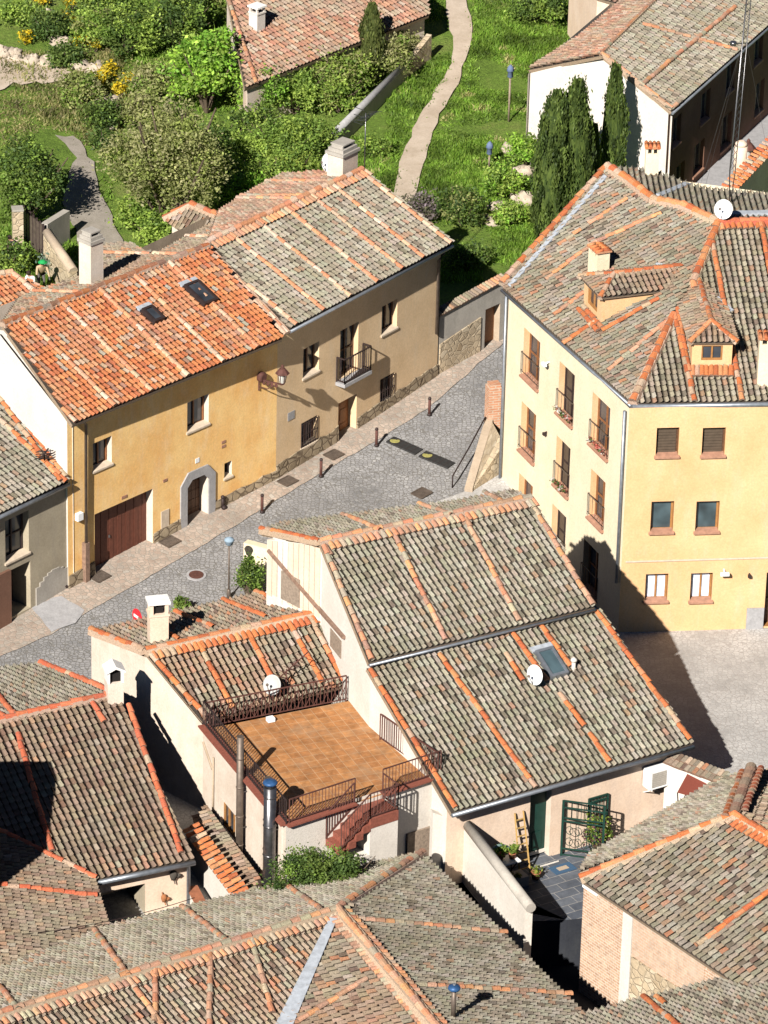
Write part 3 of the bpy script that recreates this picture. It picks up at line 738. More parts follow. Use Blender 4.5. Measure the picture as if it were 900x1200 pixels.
# ================================================================== ochre house with the garage
ZE = 6.45
OA = U(80, 690, -.3); OB = U(323, 562, .3); TB = U(512, 441, .9)
h1 = thing('terraced_house', 'ochre house with brown garage door, stone framed front door and orange tiled roof', 'house', (OA.x, OA.y, -.3))
e1 = U(85, 498, ZE); e2 = U(331, 397, ZE)
plO = plane_s(e1, e2, .42, up_dir=(-.6, .8))
r1 = plO.at(3, 382); r2 = plO.at(244, 290)
R = Roof('orange', 'pale')
R.sheet(plO, [e1, e2, r2, r1], (e1, e2), ribs=[(133, 478), (177, 460), (217, 440), (257, 422), (297, 405), (88, 496)], ribstyle='pale', w=.205, L=.27)
up = V((r1.x - e1.x, r1.y - e1.y, 0)); nrm = V((-(e2 - e1).y, (e2 - e1).x, 0)).normalized()
plOb = plane_s(r1, r2, .30, up_dir=-nrm)
R.sheet(plOb, px_poly(plOb, [(3, 381), (244, 289), (251, 262), (200, 290), (178, 302), (152, 286), (123, 289), (97, 325), (48, 341), (22, 352)]), (r1, r2), style='mixed', ribs=[(150, 300), (75, 345), (225, 280)])
R.ridge([r1, r2], 'orange'); 
R.build(h1)
fO = Facade(XY(OA), XY(OB), -1.2, [(0, ZE - .1), (1, ZE - .1)], depth=.3)
ops = dict(w1=fO.open((109, 520), (131, 543)), w2=fO.open((219.5, 472), (244.5, 496)), gar=fO.open((110.7, 603), (179, 642), .42), door=fO.open((218.7, 564.5), (243.5, 606.5), .5), sm=fO.open((263, 543.4), (271.5, 557), .3))
wm = MB(); fO.mesh(wm, M['ochre'], M['white'])
bk = nrm * 3.0
gl = Facade(XY(OA), (r1.x + bk.x, r1.y + bk.y), -1.2, [(0, ZE - .15), (.56, r1.z - .12), (1, r1.z - 1.0)], out=(-1, -.6)); gl.mesh(wm, M['white2'])
wm.use(M['white']); q1 = gl.B; q2 = V((r2.x, r2.y, 0)) + bk
simple_wall(wm, [(q1.x, q1.y, r1.z - 1.0), (q2.x, q2.y, r2.z - 1.0)], 0)
wm.build('wall', h1)
# stone plinth
def plinth(parent, f, u0, u1, z0a, z0b, h, mat, name='plinth', top=None):
    m = MB(M[mat]); n = max(2, int((u1 - u0) / .35)); R_ = random.Random(3)
    pts = []
    for k in range(n + 1):
        t = k / n; pts.append((u0 + (u1 - u0) * t, z0a + (z0b - z0a) * t, h * R_.uniform(.88, 1.12)))
    for a, b in zip(pts[:-1], pts[1:]):
        m.hexa([f.W(a[0], a[1], .07), f.W(b[0], b[1], .07), f.W(b[0], b[1], .004), f.W(a[0], a[1], .004)], [f.W(a[0], a[1] + a[2], .05), f.W(b[0], b[1] + b[2], .05), f.W(b[0], b[1] + b[2], .004), f.W(a[0], a[1] + a[2], .004)])
    return m.build(name, parent)
gz = lambda f, u: (lambda p: G(p.x, p.y))(f.W(u, 0))
def pl_seg(parent, f, u0, u1, h, mat): return plinth(parent, f, u0, u1, gz(f, u0) - .1, gz(f, u1) - .1, h + .1, mat)
pl_seg(h1, fO, 0, ops['gar'][0] - .02, .55, 'rubbledark'); pl_seg(h1, fO, ops['gar'][2] + .02, ops['door'][0] - .32, .45, 'rubbledark'); pl_seg(h1, fO, ops['door'][2] + .32, fO.L, .42, 'rubbledark')
window(h1, fO, ops['w1'], glass='glass', frame='woodmid', sill='sillpale'); window(h1, fO, ops['w2'], glass='glass', frame='woodmid', sill='sillpale')
window(h1, fO, ops['sm'], glass='dark', frame='wood', sill='sillpale', mull=0, fw=.03)
# garage door: vertical boards
q = ops['gar']; gd = MB(M['garage']); nb = 14
for k in range(nb):
    a = q[0] + (q[2] - q[0]) * k / nb; b = q[0] + (q[2] - q[0]) * (k + 1) / nb - .015; quadbox(gd, fO, a, q[1] - .6, b, q[3], -.41, -.33 + .012 * (k % 2))
g_ = gd.build('garage_door', h1); hb = MB(M['steel']); hb.box(fO.W(q[0] + (q[2] - q[0]) * .35, q[1] + 1.0, -.30), (.06, .05, .1)); hb.build('handle', g_)
# front door with granite surround, its top corners cut
q = ops['door']; dm = MB(M['wood']); 
for k in range(5):
    for j in range(5):
        uw = (q[2] - q[0]) / 5; zh = (q[3] - q[1]) / 5; quadbox(dm, fO, q[0] + k * uw + .01, q[1] + j * zh + .01, q[0] + (k + 1) * uw - .01, q[1] + (j + 1) * zh - .01, -.5, -.42)
dm.use(M['dark']); quadbox(dm, fO, q[0] + .004, q[1] + .004, q[2] - .004, q[3] - .004, -.52, -.46)
dm.build('door', h1)
sm = MB(M['granite']); w_ = .34; o = .06
def ring(mb, f, inner, outer, o0, o1):
    n = len(inner)
    for i in range(n - 1):
        a, b, c, d = inner[i], inner[i + 1], outer[i + 1], outer[i]
        mb.hexa([f.W(*d, o1), f.W(*c, o1), f.W(*c, o0), f.W(*d, o0)], [f.W(*a, o1), f.W(*b, o1), f.W(*b, o0), f.W(*a, o0)])
inn = [(q[0] - .002, gz(fO, q[0]) - .1), (q[0] - .002, q[3] - .25), (q[0] + .25, q[3] + .002), (q[2] - .25, q[3] + .002), (q[2] + .002, q[3] - .25), (q[2] + .002, gz(fO, q[2]) - .1)]
out_ = [(q[0] - w_, gz(fO, q[0]) - .1), (q[0] - w_, q[3] - .1), (q[0] + .05, q[3] + w_), (q[2] - .05, q[3] + w_), (q[2] + w_, q[3] - .1), (q[2] + w_, gz(fO, q[2]) - .1)]
ring(sm, fO, inn, out_, .004, o)
sm.face([fO.W(q[0], q[3] - .25, -.2), fO.W(q[0], q[3], -.2), fO.W(q[0] + .25, q[3], -.2)]); sm.build('door_surround', h1)
st = MB(M['granite']); quadbox(st, fO, q[0] + .004, q[1] - .25, q[2] - .004, q[1] + .004 - .0, -.40, .14); st.build('doorstep', h1)
# plaster ledge band, vents, meter plate
tr = MB(M['ochre']); 
ub, zb = fO.at(323, 478); ua, za = fO.at(85, 585)
bd = MB(M['sill']); 
for p in ((146, 582), (193, 563), (261.5, 518), (261.5, 523)): u, z = fO.at(*p); quadbox(bd, fO, u - .16 if p[0] == 146 else u - .09, z - .05, u + .12, z + .05, .003, .02)
bd.build('air_vents', h1)
pb = MB(M['sillpale']); u, z = fO.at(193, 608); quadbox(pb, fO, u - .2, z - .35, u + .2, z + .35, .003, .03); pb.build('meter_hatch', h1)
dp = MB(M['steelold']); u, _ = fO.at(98, 600); dp.tube([fO.W(u - .5, ZE - .1, .5), fO.W(u, ZE - .5, .14), fO.W(u, 1.3, .12)], .055, 8); dp.use(M['timber']); quadbox(dp, fO, u - .10, -.5, u + .10, 1.3, .01, .2); dp.build('downpipe', h1)
dp = MB(M['whitepaint']); u, z = fO.at(91, 605); quadbox(dp, fO, u - .13, z - .12, u + .13, z + .16, .003, .16); dp.build('junction_box', h1)
hn = MB(M['whitepaint']); u, z = fO.at(231, 539.5); quadbox(hn, fO, u - .10, z - .09, u + .10, z + .09, .003, .02); hn.build('house_number_plate', h1)
# roof windows
def skylight(parent, pl, px, py, w, l, uu, name='roof_window', glass='glass'):
    c = pl.at(px, py); n = pl.n; u = V(uu); u = (u - n * u.dot(n)).normalized(); v = n.cross(u)
    if v.z < 0: v = -v
    fr = MB(M['zinc'] if glass != 'glass' else M['iron']); P_ = lambda a, b, h: c + u * a + v * b + n * h
    for a0, b0, a1, b1 in ((-w / 2, -l / 2, -w / 2 + .09, l / 2), (w / 2 - .09, -l / 2, w / 2, l / 2), (-w / 2 + .09, -l / 2, w / 2 - .09, -l / 2 + .1), (-w / 2 + .09, l / 2 - .1, w / 2 - .09, l / 2)):
        fr.hexa([P_(a0, b0, .0), P_(a1, b0, .0), P_(a1, b1, .0), P_(a0, b1, .0)], [P_(a0, b0, .24), P_(a1, b0, .24), P_(a1, b1, .24), P_(a0, b1, .24)])
    o = fr.build(name, parent); g = MB(M[glass]); a0, a1, b0, b1 = -w / 2 + .088, w / 2 - .088, -l / 2 + .098, l / 2 - .098
    g.hexa([P_(a0, b0, .02), P_(a1, b0, .02), P_(a1, b1, .02), P_(a0, b1, .02)], [P_(a0, b0, .19), P_(a1, b0, .19), P_(a1, b1, .19), P_(a0, b1, .19)]); g.build('pane', o)
    s = MB(M['lead']); s.hexa([P_(-w / 2 - .06, l / 2, .02), P_(w / 2 + .06, l / 2, .02), P_(w / 2 + .06, l / 2 + .22, .02), P_(-w / 2 - .06, l / 2 + .22, .02)], [P_(-w / 2 - .06, l / 2, .18), P_(w / 2 + .06, l / 2, .18), P_(w / 2 + .06, l / 2 + .22, .15), P_(-w / 2 - .06, l / 2 + .22, .15)]); s.build('flashing', o); return o
skylight(h1, plO, 234, 347, .72, 1.15, e2 - e1); skylight(h1, plO, 178, 372, .52, .75, e2 - e1)
cb = plOb.at(107, 333); chimney(h1, (cb.x, cb.y, cb.z - .2), .62, .62, 1.9, (e2 - e1), mat='white', cap='stone')

# ================================================================== tan house with the balcony
h2 = thing('terraced_house', 'tan rendered house with small iron balcony and grey ribbed tile roof', 'house', (TB.x, TB.y, .9))
t1 = U(338, 387, ZE); t2 = U(530, 286, ZE); plT = plane_s(t1, t2, .42, up_dir=(-.6, .8))
ra = plT.at(243, 286); rb = plT.at(424, 201); nT = V((-(t2 - t1).y, (t2 - t1).x, 0)).normalized()
R = Roof('grey', 'capold')
R.sheet(plT, [t1, t2, rb, ra], (t1, t2), ribs=[(377, 364), (407, 347), (438, 330), (467, 314), (493, 302), (526, 286), (344, 380)], ribstyle='pale', teeth=near_line((243, 286), (424, 201), 8))
plTb = plane_s(ra, rb, .27, up_dir=-nT)
R.sheet(plTb, px_poly(plTb, [(243, 286), (424, 201), (385, 203), (331, 205), (296, 224), (256, 249)]), (ra, rb), style='red', ribs=[(300, 235), (350, 215), (330, 232)])
R.ridge([ra, rb], 'pale'); vs = plT.at(337, 390); R.ridge([plT.at(243, 288), vs], 'pale', r=.06, bed=.34, h0=.0); R.gutter(t1, t2, .06)
d0, d1, d2, d3 = U(193, 257, 6.6), U(224, 241, 7.3), U(272, 262, 7.3), U(236, 283, 6.6)
pd = plane3(d0, d1, d2); 
R.sheet(pd, px_poly(pd, [(193, 257), (224, 241), (275, 263), (240, 284), (206, 268)]), (pd.at(206, 268), pd.at(240, 284)), style='mixed', w=.2); R.ridge([pd.at(224, 241), pd.at(275, 263)], 'orange'); R.ridge([pd.at(193, 257), pd.at(224, 241)], 'orange', r=.09)
ro2 = R.build(h2)
# rear annex under the small cross roof
an = MB(M['white']); ctr = pd.at(222, 262); an.box((ctr.x + .3, ctr.y + .5, 3.5), (1.5, 1.3, ctr.z - 3.75), (d2 - d1)); an.use(M['dark']); p_ = pd.at(212, 268); an.box((p_.x - .02, p_.y + .05, p_.z - .75), (.7, .5, .45), (d2 - d1)); an.build('annex_wall', h2)
fT = Facade(XY(OB), XY(TB), -.6, [(0, ZE - .1), (1, ZE - .1)], depth=.28)
ot = dict(w3=fT.open((355.5, 409.5), (373.5, 434)), bal=fT.open((399, 388), (419, 433)), w5=fT.open((447.8, 359.5), (465, 383.5)), w6=fT.open((353, 496.6), (371.7, 515.3)), w7=fT.open((445.7, 445), (461.7, 466.3)), door=fT.open((396.6, 473), (417, 512), .45))
wm = MB(); fT.mesh(wm, M['tan'], M['tan']); wm.use(M['mortar'])
bT = nT * 3.2; sp = [(TB.x, TB.y, ZE - .1), (rb.x, rb.y, rb.z - .12), (rb.x + bT.x, rb.y + bT.y, rb.z - 1.0), (ra.x + bT.x, ra.y + bT.y, rb.z - 1.0), (ra.x, ra.y, 6)]
simple_wall(wm, sp, 0); wm.build('wall', h2)
pl_seg(h2, fT, .02, ot['door'][0] - .02, .62, 'rubbledark'); pl_seg(h2, fT, ot['door'][2] + .02, fT.L, .5, 'rubbledark')
for k in ('w3', 'w5'): window(h2, fT, ot[k], frame='wood', sill='sillpale', glass='glass')
for k in ('w6', 'w7'): window(h2, fT, ot[k], frame='wood', sill='sillpale', glass='glass', bars=.02)
window(h2, fT, ot['bal'], name='balcony_door', frame='wood', sill=None, rails=1)
q = ot['door']; dm = MB(M['woodmid']); quadbox(dm, fT, q[0] + .004, q[1] - .3, q[2] - .004, q[3] - .004, -.45, -.38)
for k in range(3):
    for j in range(2): quadbox(dm, fT, q[0] + .1 + j * .5, q[1] + .15 + k * .6, q[0] + .5 + j * .5, q[1] + .6 + k * .6, -.38, -.36)
dm.build('door', h2)
q = ot['bal']; bm_ = MB(M['granite']); ua, ub = q[0] - .25, q[2] + .32; quadbox(bm_, fT, ua, q[1] - .16, ub, q[1] - .02,   .003, .44); bo = bm_.build('balcony', h2)
rl = MB(M['iron']); zf = q[1] - .02; railing(rl, [fT.W(ua + .04, zf, .02), fT.W(ua + .04, zf, .40), fT.W(ub - .04, zf, .40), fT.W(ub - .04, zf, .02)], h=1.0, sp=.13, t=.028, top=.05); rl.build('railing', bo)
dp = MB(M['steelold']); dp.tube([fT.W(fT.L - .3, ZE - .2, .35), fT.W(fT.L - .25, ZE - .6, .1), fT.W(fT.L - .25, 2.8, .1)], .06, 8); dp.build('downpipe', h2)
sg = MB(M['granite']); u, z = fT.at(341, 487); quadbox(sg, fT, u - .2, z - .16, u + .2, z + .16, .003, .02); sg.build('wall_hatch', h2)
cb = plTb.at(401, 205); chimney(h2, (cb.x, cb.y, cb.z - .2), .95, .75, 1.15, (t2 - t1), mat='white', cap='stone')
# wrought-iron street lamp on its wall bracket
u, z = fO.at(303, 447); lp = fO.W(u, z, 0)
t = thing('street_lamp', 'ornate wrought iron lantern on a long wall bracket between the ochre and tan houses', 'street lamp', lp)
br = MB(M['rust']); tip = fO.W(u + .25, z + .1, .95); a0 = fO.W(u, z + .1, .02)
br.bar(a0 - V((0, 0, .45)), a0 + V((0, 0, .2)), .05); br.bar(a0, tip, .05); br.tube([a0 - V((0, 0, .3)), a0.lerp(tip, .35) - V((0, 0, .32)), a0.lerp(tip, .75) - V((0, 0, .05))], .022, 6)
for k in range(4): br.lathe(a0.lerp(tip, .2 + .18 * k) - V((0, 0, .1)), [(.07, -.012), (.09, 0), (.07, .012)], 10, axis=fO.d)
br.build('bracket', t)
def lantern(parent, p, s=1.0, frame='rust'):
    m = MB(M['tint']); m.col = (.5, .5, .45); p = V(p); m.lathe(p, [(.10 * s, .03 * s), (.17 * s, .40 * s)], 6, smooth=False); g = m.build('lamp_glass', parent)
    f = MB(M[frame]); f.lathe(p, [(.05 * s, -.06 * s), (.11 * s, 0), (.11 * s, .03 * s)], 6, smooth=False)
    for k in range(6):
        an = 2 * pi * k / 6; f.bar(p + V((.105 * s * cos(an), .105 * s * sin(an), .03 * s)), p + V((.175 * s * cos(an), .175 * s * sin(an), .4 * s)), .02 * s)
    f.lathe(p, [(.27 * s, .40 * s), (.24 * s, .44 * s), (.12 * s, .58 * s), (.07 * s, .60 * s), (.06 * s, .68 * s), (.02 * s, .74 * s)], 8, smooth=False); f.build('lamp_hood', parent)
lantern(t, tip + V((0, 0, .06)), 1.0)
t = thing('alarm_siren', 'small rusty round box on the ochre wall above the lantern bracket', 'siren', fO.W(*fO.at(305, 441), .05))
m = MB(M['rust']); m.lathe(fO.W(*fO.at(305, 441), .003), [(.20, 0), (.20, .14), (.14, .20)], 12, axis=fO.n); m.build('casing', t)
dish('round white satellite dish beside the chimney of the tan house', plTb.at(386, 206), (-.75, -.6, .25), .36)
t = thing('tv_antenna', 'thin tv antenna with folded elements on the tan house ridge, right of its chimney', 'antenna', rb + V((.1, 0, 0)))
m = MB(M['steel']); b0 = rb + V((.1, 0, 0)); m.tube([b0 - V((0, 0, .4)), b0 + V((0, 0, 2.4))], .025, 6); m.build('mast', t); m = MB(M['steel'])
bx = b0 + V((0, 0, 2.2)); m.bar(bx - V((.3, .3, 0)), bx + V((.45, .45, .1)), .03)
for k in range(7):
    c_ = bx + V((-.3 + .11 * k, -.3 + .11 * k, .02 * k)); m.bar(c_ - V((.25, -.25, .12)), c_ + V((.25, -.25, .12)), .016)
for k in range(3): m.bar(bx + V((-.45, -.15, .5 - .3 * k)), bx + V((-.05, -.5, .5 - .3 * k)), .02)
m.build('elements', t)

# ================================================================== small grey house at the left edge
LA = U(78, 690, -.32); l1 = U(80, 565, 4.0); l0 = U(-40, 622, 4.0)
h3 = thing('cottage', 'low grey rendered cottage with tile roof and dark recessed doorway, left edge', 'house', (LA.x, LA.y, -.3))
plL = plane_s(l0, l1, .42, up_dir=(-.6, .8)); R = Roof('grey', 'cap')
R.sheet(plL, [l0, l1, plL.at(0, 459), plL.at(-40, 400), plL.at(-120, 470)], (l0, l1), ribs=[(70, 560)], ribstyle='cap'); R.cover(plL.at(76, 562), plL.at(2, 462), plL.n, 'cap'); R.cover(plL.at(70, 566), plL.at(-4, 466), plL.n, 'cap'); R.gutter(l0, l1, .07); R.build(h3)
dirL = V((l1.x - l0.x, l1.y - l0.y, 0)).normalized(); LB = V((LA.x, LA.y, 0)) - dirL * 6.5
fL = Facade(XY(LB), XY(LA), -1.4, [(0, 3.95), (1, 3.95)], depth=.35)
ol = dict(w=fL.open((5.8, 611), (34, 647)), d=fL.open((13, 668), (36, 712), .9))
wm = MB(); fL.mesh(wm, M['grey'], M['grey']); wm.build('wall', h3); window(h3, fL, ol['w'], frame='iron', sill='sillpale', rails=1, glass='glass')
q = ol['d']; m = MB(M['wood']); quadbox(m, fL, q[0], q[1] - .5, q[2], q[3], -.95, -.88); m.build('door', h3)
m = MB(M['dark']); u0 = fL.at(-8, 690)[0]; m.use(M['brown']); quadbox(m, fL, max(.1, q[0] - 1.6), q[1] - .6, q[0] - .12, q[3] + .1, .003, .12); m.build('side_panel', h3)
pb = MB(M['concrete']); 
for k in range(9):
    u_, zt = q[2] + .25 + k * .22, 0; g0 = gz(fL, q[2] + .25 + k * .22); hh = .75 + .35 * sin(k / 8 * pi); quadbox(pb, fL, q[2] + .25 + k * .2, g0 - .2, q[2] + .45 + k * .2, g0 + hh, .003, .05)
pb.build('render_patch', h3)
t = thing('roof_aerial', 'small dark aerial with bent arms on the cottage roof at the left edge', 'antenna', plL.at(52, 545))
m = MB(M['iron']); b0 = plL.at(52, 545); m.tube([b0, b0 + V((0, 0, .55))], .03, 6)
for k in range(4): m.bar(b0 + V((-.3, -.1, .3 + .08 * k)), b0 + V((.32, .05, .25 + .1 * k)), .03)
m.bar(b0 + V((-.1, -.3, .4)), b0 + V((.12, .3, .5)), .05); m.build('arms', t)
# low orange hip roof behind it
h3b = thing('outbuilding', 'small outbuilding with bright orange hipped roof at the left edge behind the ochre house', 'house', U(10, 360, 3))
b1 = U(-60, 395, 5.4); b2 = U(52, 354, 5.4); pe = plane_s(b1, b2, .4, up_dir=(-.4, .9)); R = Roof('orange', 'pale')
R.sheet(pe, [b1, b2, pe.at(14, 322), pe.at(-60, 328)], (b1, b2), w=.2); pr_ = plane3(b2, pe.at(14, 322), U(60, 340, 5.4)); 
R.sheet(pr_, [b2, pe.at(14, 322), U(62, 342, 5.4)], (b2, U(62, 342, 5.4))); R.ridge([b2, pe.at(14, 322)], 'pale'); R.ridge([pe.at(-60, 328), pe.at(14, 322)], 'pale'); R.build(h3b)
m = MB(M['white']); c_ = pe.at(-5, 360); m.box((c_.x - 1, c_.y + .3, 1), (5.5, 2.6, 4.1), (b2 - b1)); m.build('wall', h3b)

# ================================================================== yellow apartment building
ZY = 7.8
YA = U(586, 556, .3); YB = U(724, 743, -1.1); YC = U(1010, 734, -1.1)
h4 = thing('apartment_building', 'tall yellow corner building with three storeys of windows, dormers and lichened tile roof', 'building', (YB.x, YB.y, -1.1))
L0 = U(589, 338, ZY); C0 = U(741, 474, ZY); E0 = U(1010, 469, ZY)
plA = plane_s(L0, C0, .45, up_dir=(.9, .5)); H1 = plA.at(842, 262); plB = plane3(C0, E0, H1)
R = Roof('mixed', 'cap')
hip = [(790, 370), (812, 333), (842, 262)]
polyA = px_poly(plA, [(589, 338), (741, 474)] + hip + [(815, 250), (800, 243), (765, 236), (740, 216), (712, 197)])
R.sheet(plA, polyA, (L0, C0), style='blend', ribs=[(655, 290, 735, 235), (690, 290, 775, 252), (650, 372, 720, 318), (713, 437, 790, 372), (640, 330, 700, 285)], teeth=None, ribstyle='capold')
for a_, b_ in (((679, 364), (702, 391)), ((684, 361), (707, 387)), ((706, 390), (772, 352)), ((660, 405), (700, 378))): R.cover(*sorted([plA.at(*a_), plA.at(*b_)], key=lambda p: p.z), plA.n, 'cap')
for k_ in range(9): x_ = 811 + k_ * 5.6; R.cover(plB.at(x_, 444), plB.at(x_, 432), plB.n, 'cap', mb=R.t, tl=.5)
ridB = plB.at(1010, 259)
R.sheet(plB, [C0, E0, ridB, H1] + [plB.at(*p) for p in ((812, 333), (790, 370))], (C0, E0), style='greylight', ribs=[(812, 466), (869, 466), (898, 300)], ribstyle='cap', teeth=near_line((842, 262), (1010, 259), 6))
bkp = [plA.at(*p) for p in ((712, 197), (740, 216), (765, 236), (800, 243), (815, 250), (842, 262))]
plK = plane_s(bkp[0], H1, .16, up_dir=(0, -1)); plK = Plane(H1, V((.02, .16, 1)))
R.sheet(plK, [plK.at(*p) for p in ((712, 197), (740, 216), (765, 236), (800, 243), (815, 250), (842, 262), (1010, 259), (1010, 232), (900, 228), (830, 222), (806, 216), (760, 199))], (H1, H1 + V((1, 0, 0))), style='grey')
R.ridge(bkp, 'cap', r=.17, bed=.5); R.ridge([H1, plB.at(812, 333)], 'cap', r=.15, bed=.4); R.ridge([plB.at(812, 333), plB.at(822, 366)], 'cap', r=.14, bed=.4); R.ridge([plA.at(790, 370), C0 + V((0, 0, .03))], 'cap', r=.14, bed=.4); R.ridge([plB.at(790, 370), plB.at(812, 466)], 'cap', r=.10, bed=.2)
R.ridge([H1, ridB], 'capred', r=.15, bed=.42, bedcol=(.42, .10, .06)); R.ridge([plA.at(588, 334), plA.at(711, 197)], 'cap', r=.13, bed=.3)
fa, fb = plA.at(596, 336), plA.at(709, 207); w1_ = (C0 - L0).normalized() * .24
R.fl.hexa([fa + plA.n * .06, fa + w1_ + plA.n * .06, fb + w1_ + plA.n * .06, fb + plA.n * .06], [p + plA.n * .06 for p in (fa + plA.n * .06, fa + w1_ + plA.n * .06, fb + w1_ + plA.n * .06, fb + plA.n * .06)])
va, vb_ = plK.at(772, 231), plK.at(806, 217); R.fl.bar(va + V((0, 0, .08)), vb_ + V((0, 0, .08)), .25, .06)
va, vb_ = plK.at(846, 254), plK.at(1000, 251); R.fl.bar(va + V((0, 0, .12)), vb_ + V((0, 0, .12)), .3, .10)
R.gutter(L0, C0, .06); R.gutter(C0, E0, .09)
R.build(h4)
fY1 = Facade(XY(YA), XY(YB), -1.6, [(0, ZY - .06), (1, ZY - .06)], out=(-1, -.4), depth=.30)
fY2 = Facade(XY(YB), XY(YC), -1.6, [(0, ZY - .06), (1, ZY - .06)], depth=.26)
tall = [((614.5, 383.5), (630.8, 457)), ((656, 423), (671, 500)), ((694.7, 459), (712.3, 539)), ((611.5, 470), (626, 543)), ((652.5, 510), (666, 583)), ((692.8, 549), (706.8, 622)),
        ((608.5, 554), (622, 627)), ((647.5, 590), (661, 664)), ((684.4, 631), (699, 704))]
oy = [fY1.open(*p) for p in tall]
fr_ = [((769.9, 501.6), (794.4, 534)), ((823.8, 501.6), (848.7, 533.5)), ((763.6, 588), (788.2, 623)), ((816.4, 587.8), (841.4, 622.5)), ((757, 673), (781.6, 704)), ((810, 672), (833.5, 703.8))]
of = [fY2.open(*p) for p in fr_]; od = fY2.open((898.6, 671), (925, 733), .4); o2 = [fY2.open((878 + 54 * k, y), (903 + 54 * k, y + 33)) for k in (1,) for y in (501.6, 587.5)]
wm = MB(); fY1.mesh(wm, M['cream'], M['yellow']); fY2.mesh(wm, M['yellow'], M['frame']); wm.use(M['cream'])
sd_ = V((L0.x - plA.at(712, 197).x, L0.y - plA.at(712, 197).y)); top_ = plA.at(712, 199); bq = plK.at(760, 201)
simple_wall(wm, [(YA.x, YA.y, ZY - .1), (top_.x, top_.y, top_.z - .15), (bq.x, bq.y, bq.z - .2), (plK.at(1010, 232).x, plK.at(1010, 232).y - .1, plK.at(1010, 232).z - .25), (YC.x, YC.y, ZY)], 0); wm.build('wall', h4)
for k, q in enumerate(oy):
    mid = k % 3 == 1
    w = window(h4, fY1, q, name='balcony_window', frame='iron' if mid else 'woodmid', glass='shutter' if mid else 'glass', sill='sill', mull=1, rails=1, sillout=.12)
    rl = MB(M['steelold']); zr_ = q[1] + .1; railing(rl, [fY1.W(q[0] - .03, zr_ - .03, .01), fY1.W(q[0] - .03, zr_ - .03, .07), fY1.W(q[2] + .03, zr_ - .03, .07), fY1.W(q[2] + .03, zr_ - .03, .01)], h=.85, sp=.2, t=.010, top=.03, bot=.12); rl.build('railing', w)
    if k in (1, 2, 4):
        fl = MB(M['leaf']); 
        for j in range(5): leaves(fl, fY1.W(q[0] + .15 + j * (q[2] - q[0] - .3) / 4, q[1] + .22, .12), (.10, .10, .10), 26, .05, [(.55, .5, .5), (.5, .15, .12), (.08, .14, .04)], 5, .08, seed=k * 9 + j)
        fl.build('flower_box', w)
for k, q in enumerate(of + o2):
    if k in (0, 1, 6): window(h4, fY2, q, frame='wood', glass='glass', shut='shutter', mull=0, sillout=.10)
    elif k in (2, 3, 7): window(h4, fY2, q, frame='frame', glass='glassteal', mull=0, sillout=.10)
    else: window(h4, fY2, q, frame='frame', glass='curtain', mull=1, sillout=.10)
q = od; dm = MB(M['wood']); quadbox(dm, fY2, q[0] + .004, q[1] - .5, q[2] - .004, q[3] - .004, -.4, -.34); quadbox(dm, fY2, q[0] + .1, q[1] + .9, q[2] - .1, q[1] + .98, -.34, -.30); dm.build('door', h4)
gs = MB(M['granite']); u, z = fY2.at(884, 737); quadbox(gs, fY2, u - .32, -1.4, u + .30, z + .85, .003, .05); gs.build('stone_block', h4)
bd = MB(M['sillpale']); ua, za = fY2.at(733, 658); ub, zb_ = fY2.at(1000, 655); bd.bar(fY2.W(ua, za, .03), fY2.W(ub, za, .03), .03, .06); bd.build('conduit', h4)
dp = MB(M['zinc']); dp.tube([fY1.W(.22, ZY - .15, .12), fY1.W(.22, -.2, .10)], .055, 8); dp.build('downpipe', h4)
dp = MB(M['zinc']); dp.tube([fY1.W(fY1.L - .12, ZY - .2, .12), fY1.W(fY1.L - .12, .9, .10)], .055, 8); dp.build('downpipe', h4)
for (px_, py_, f, s) in ((644, 424, fY1, .22), (641, 506, fY1, .1), (848, 667, fY2, .26), (878, 672, fY2, .09)):
    m = MB(M['whitepaint'] if s > .2 else M['iron']); u, z = f.at(px_, py_); m.bar(f.W(u, z, .003), f.W(u, z - .05, s), .05); m.box(f.W(u, z - .12, s), (.24 * s / .2, .12, .10), f.d); m.build('wall_light', h4)
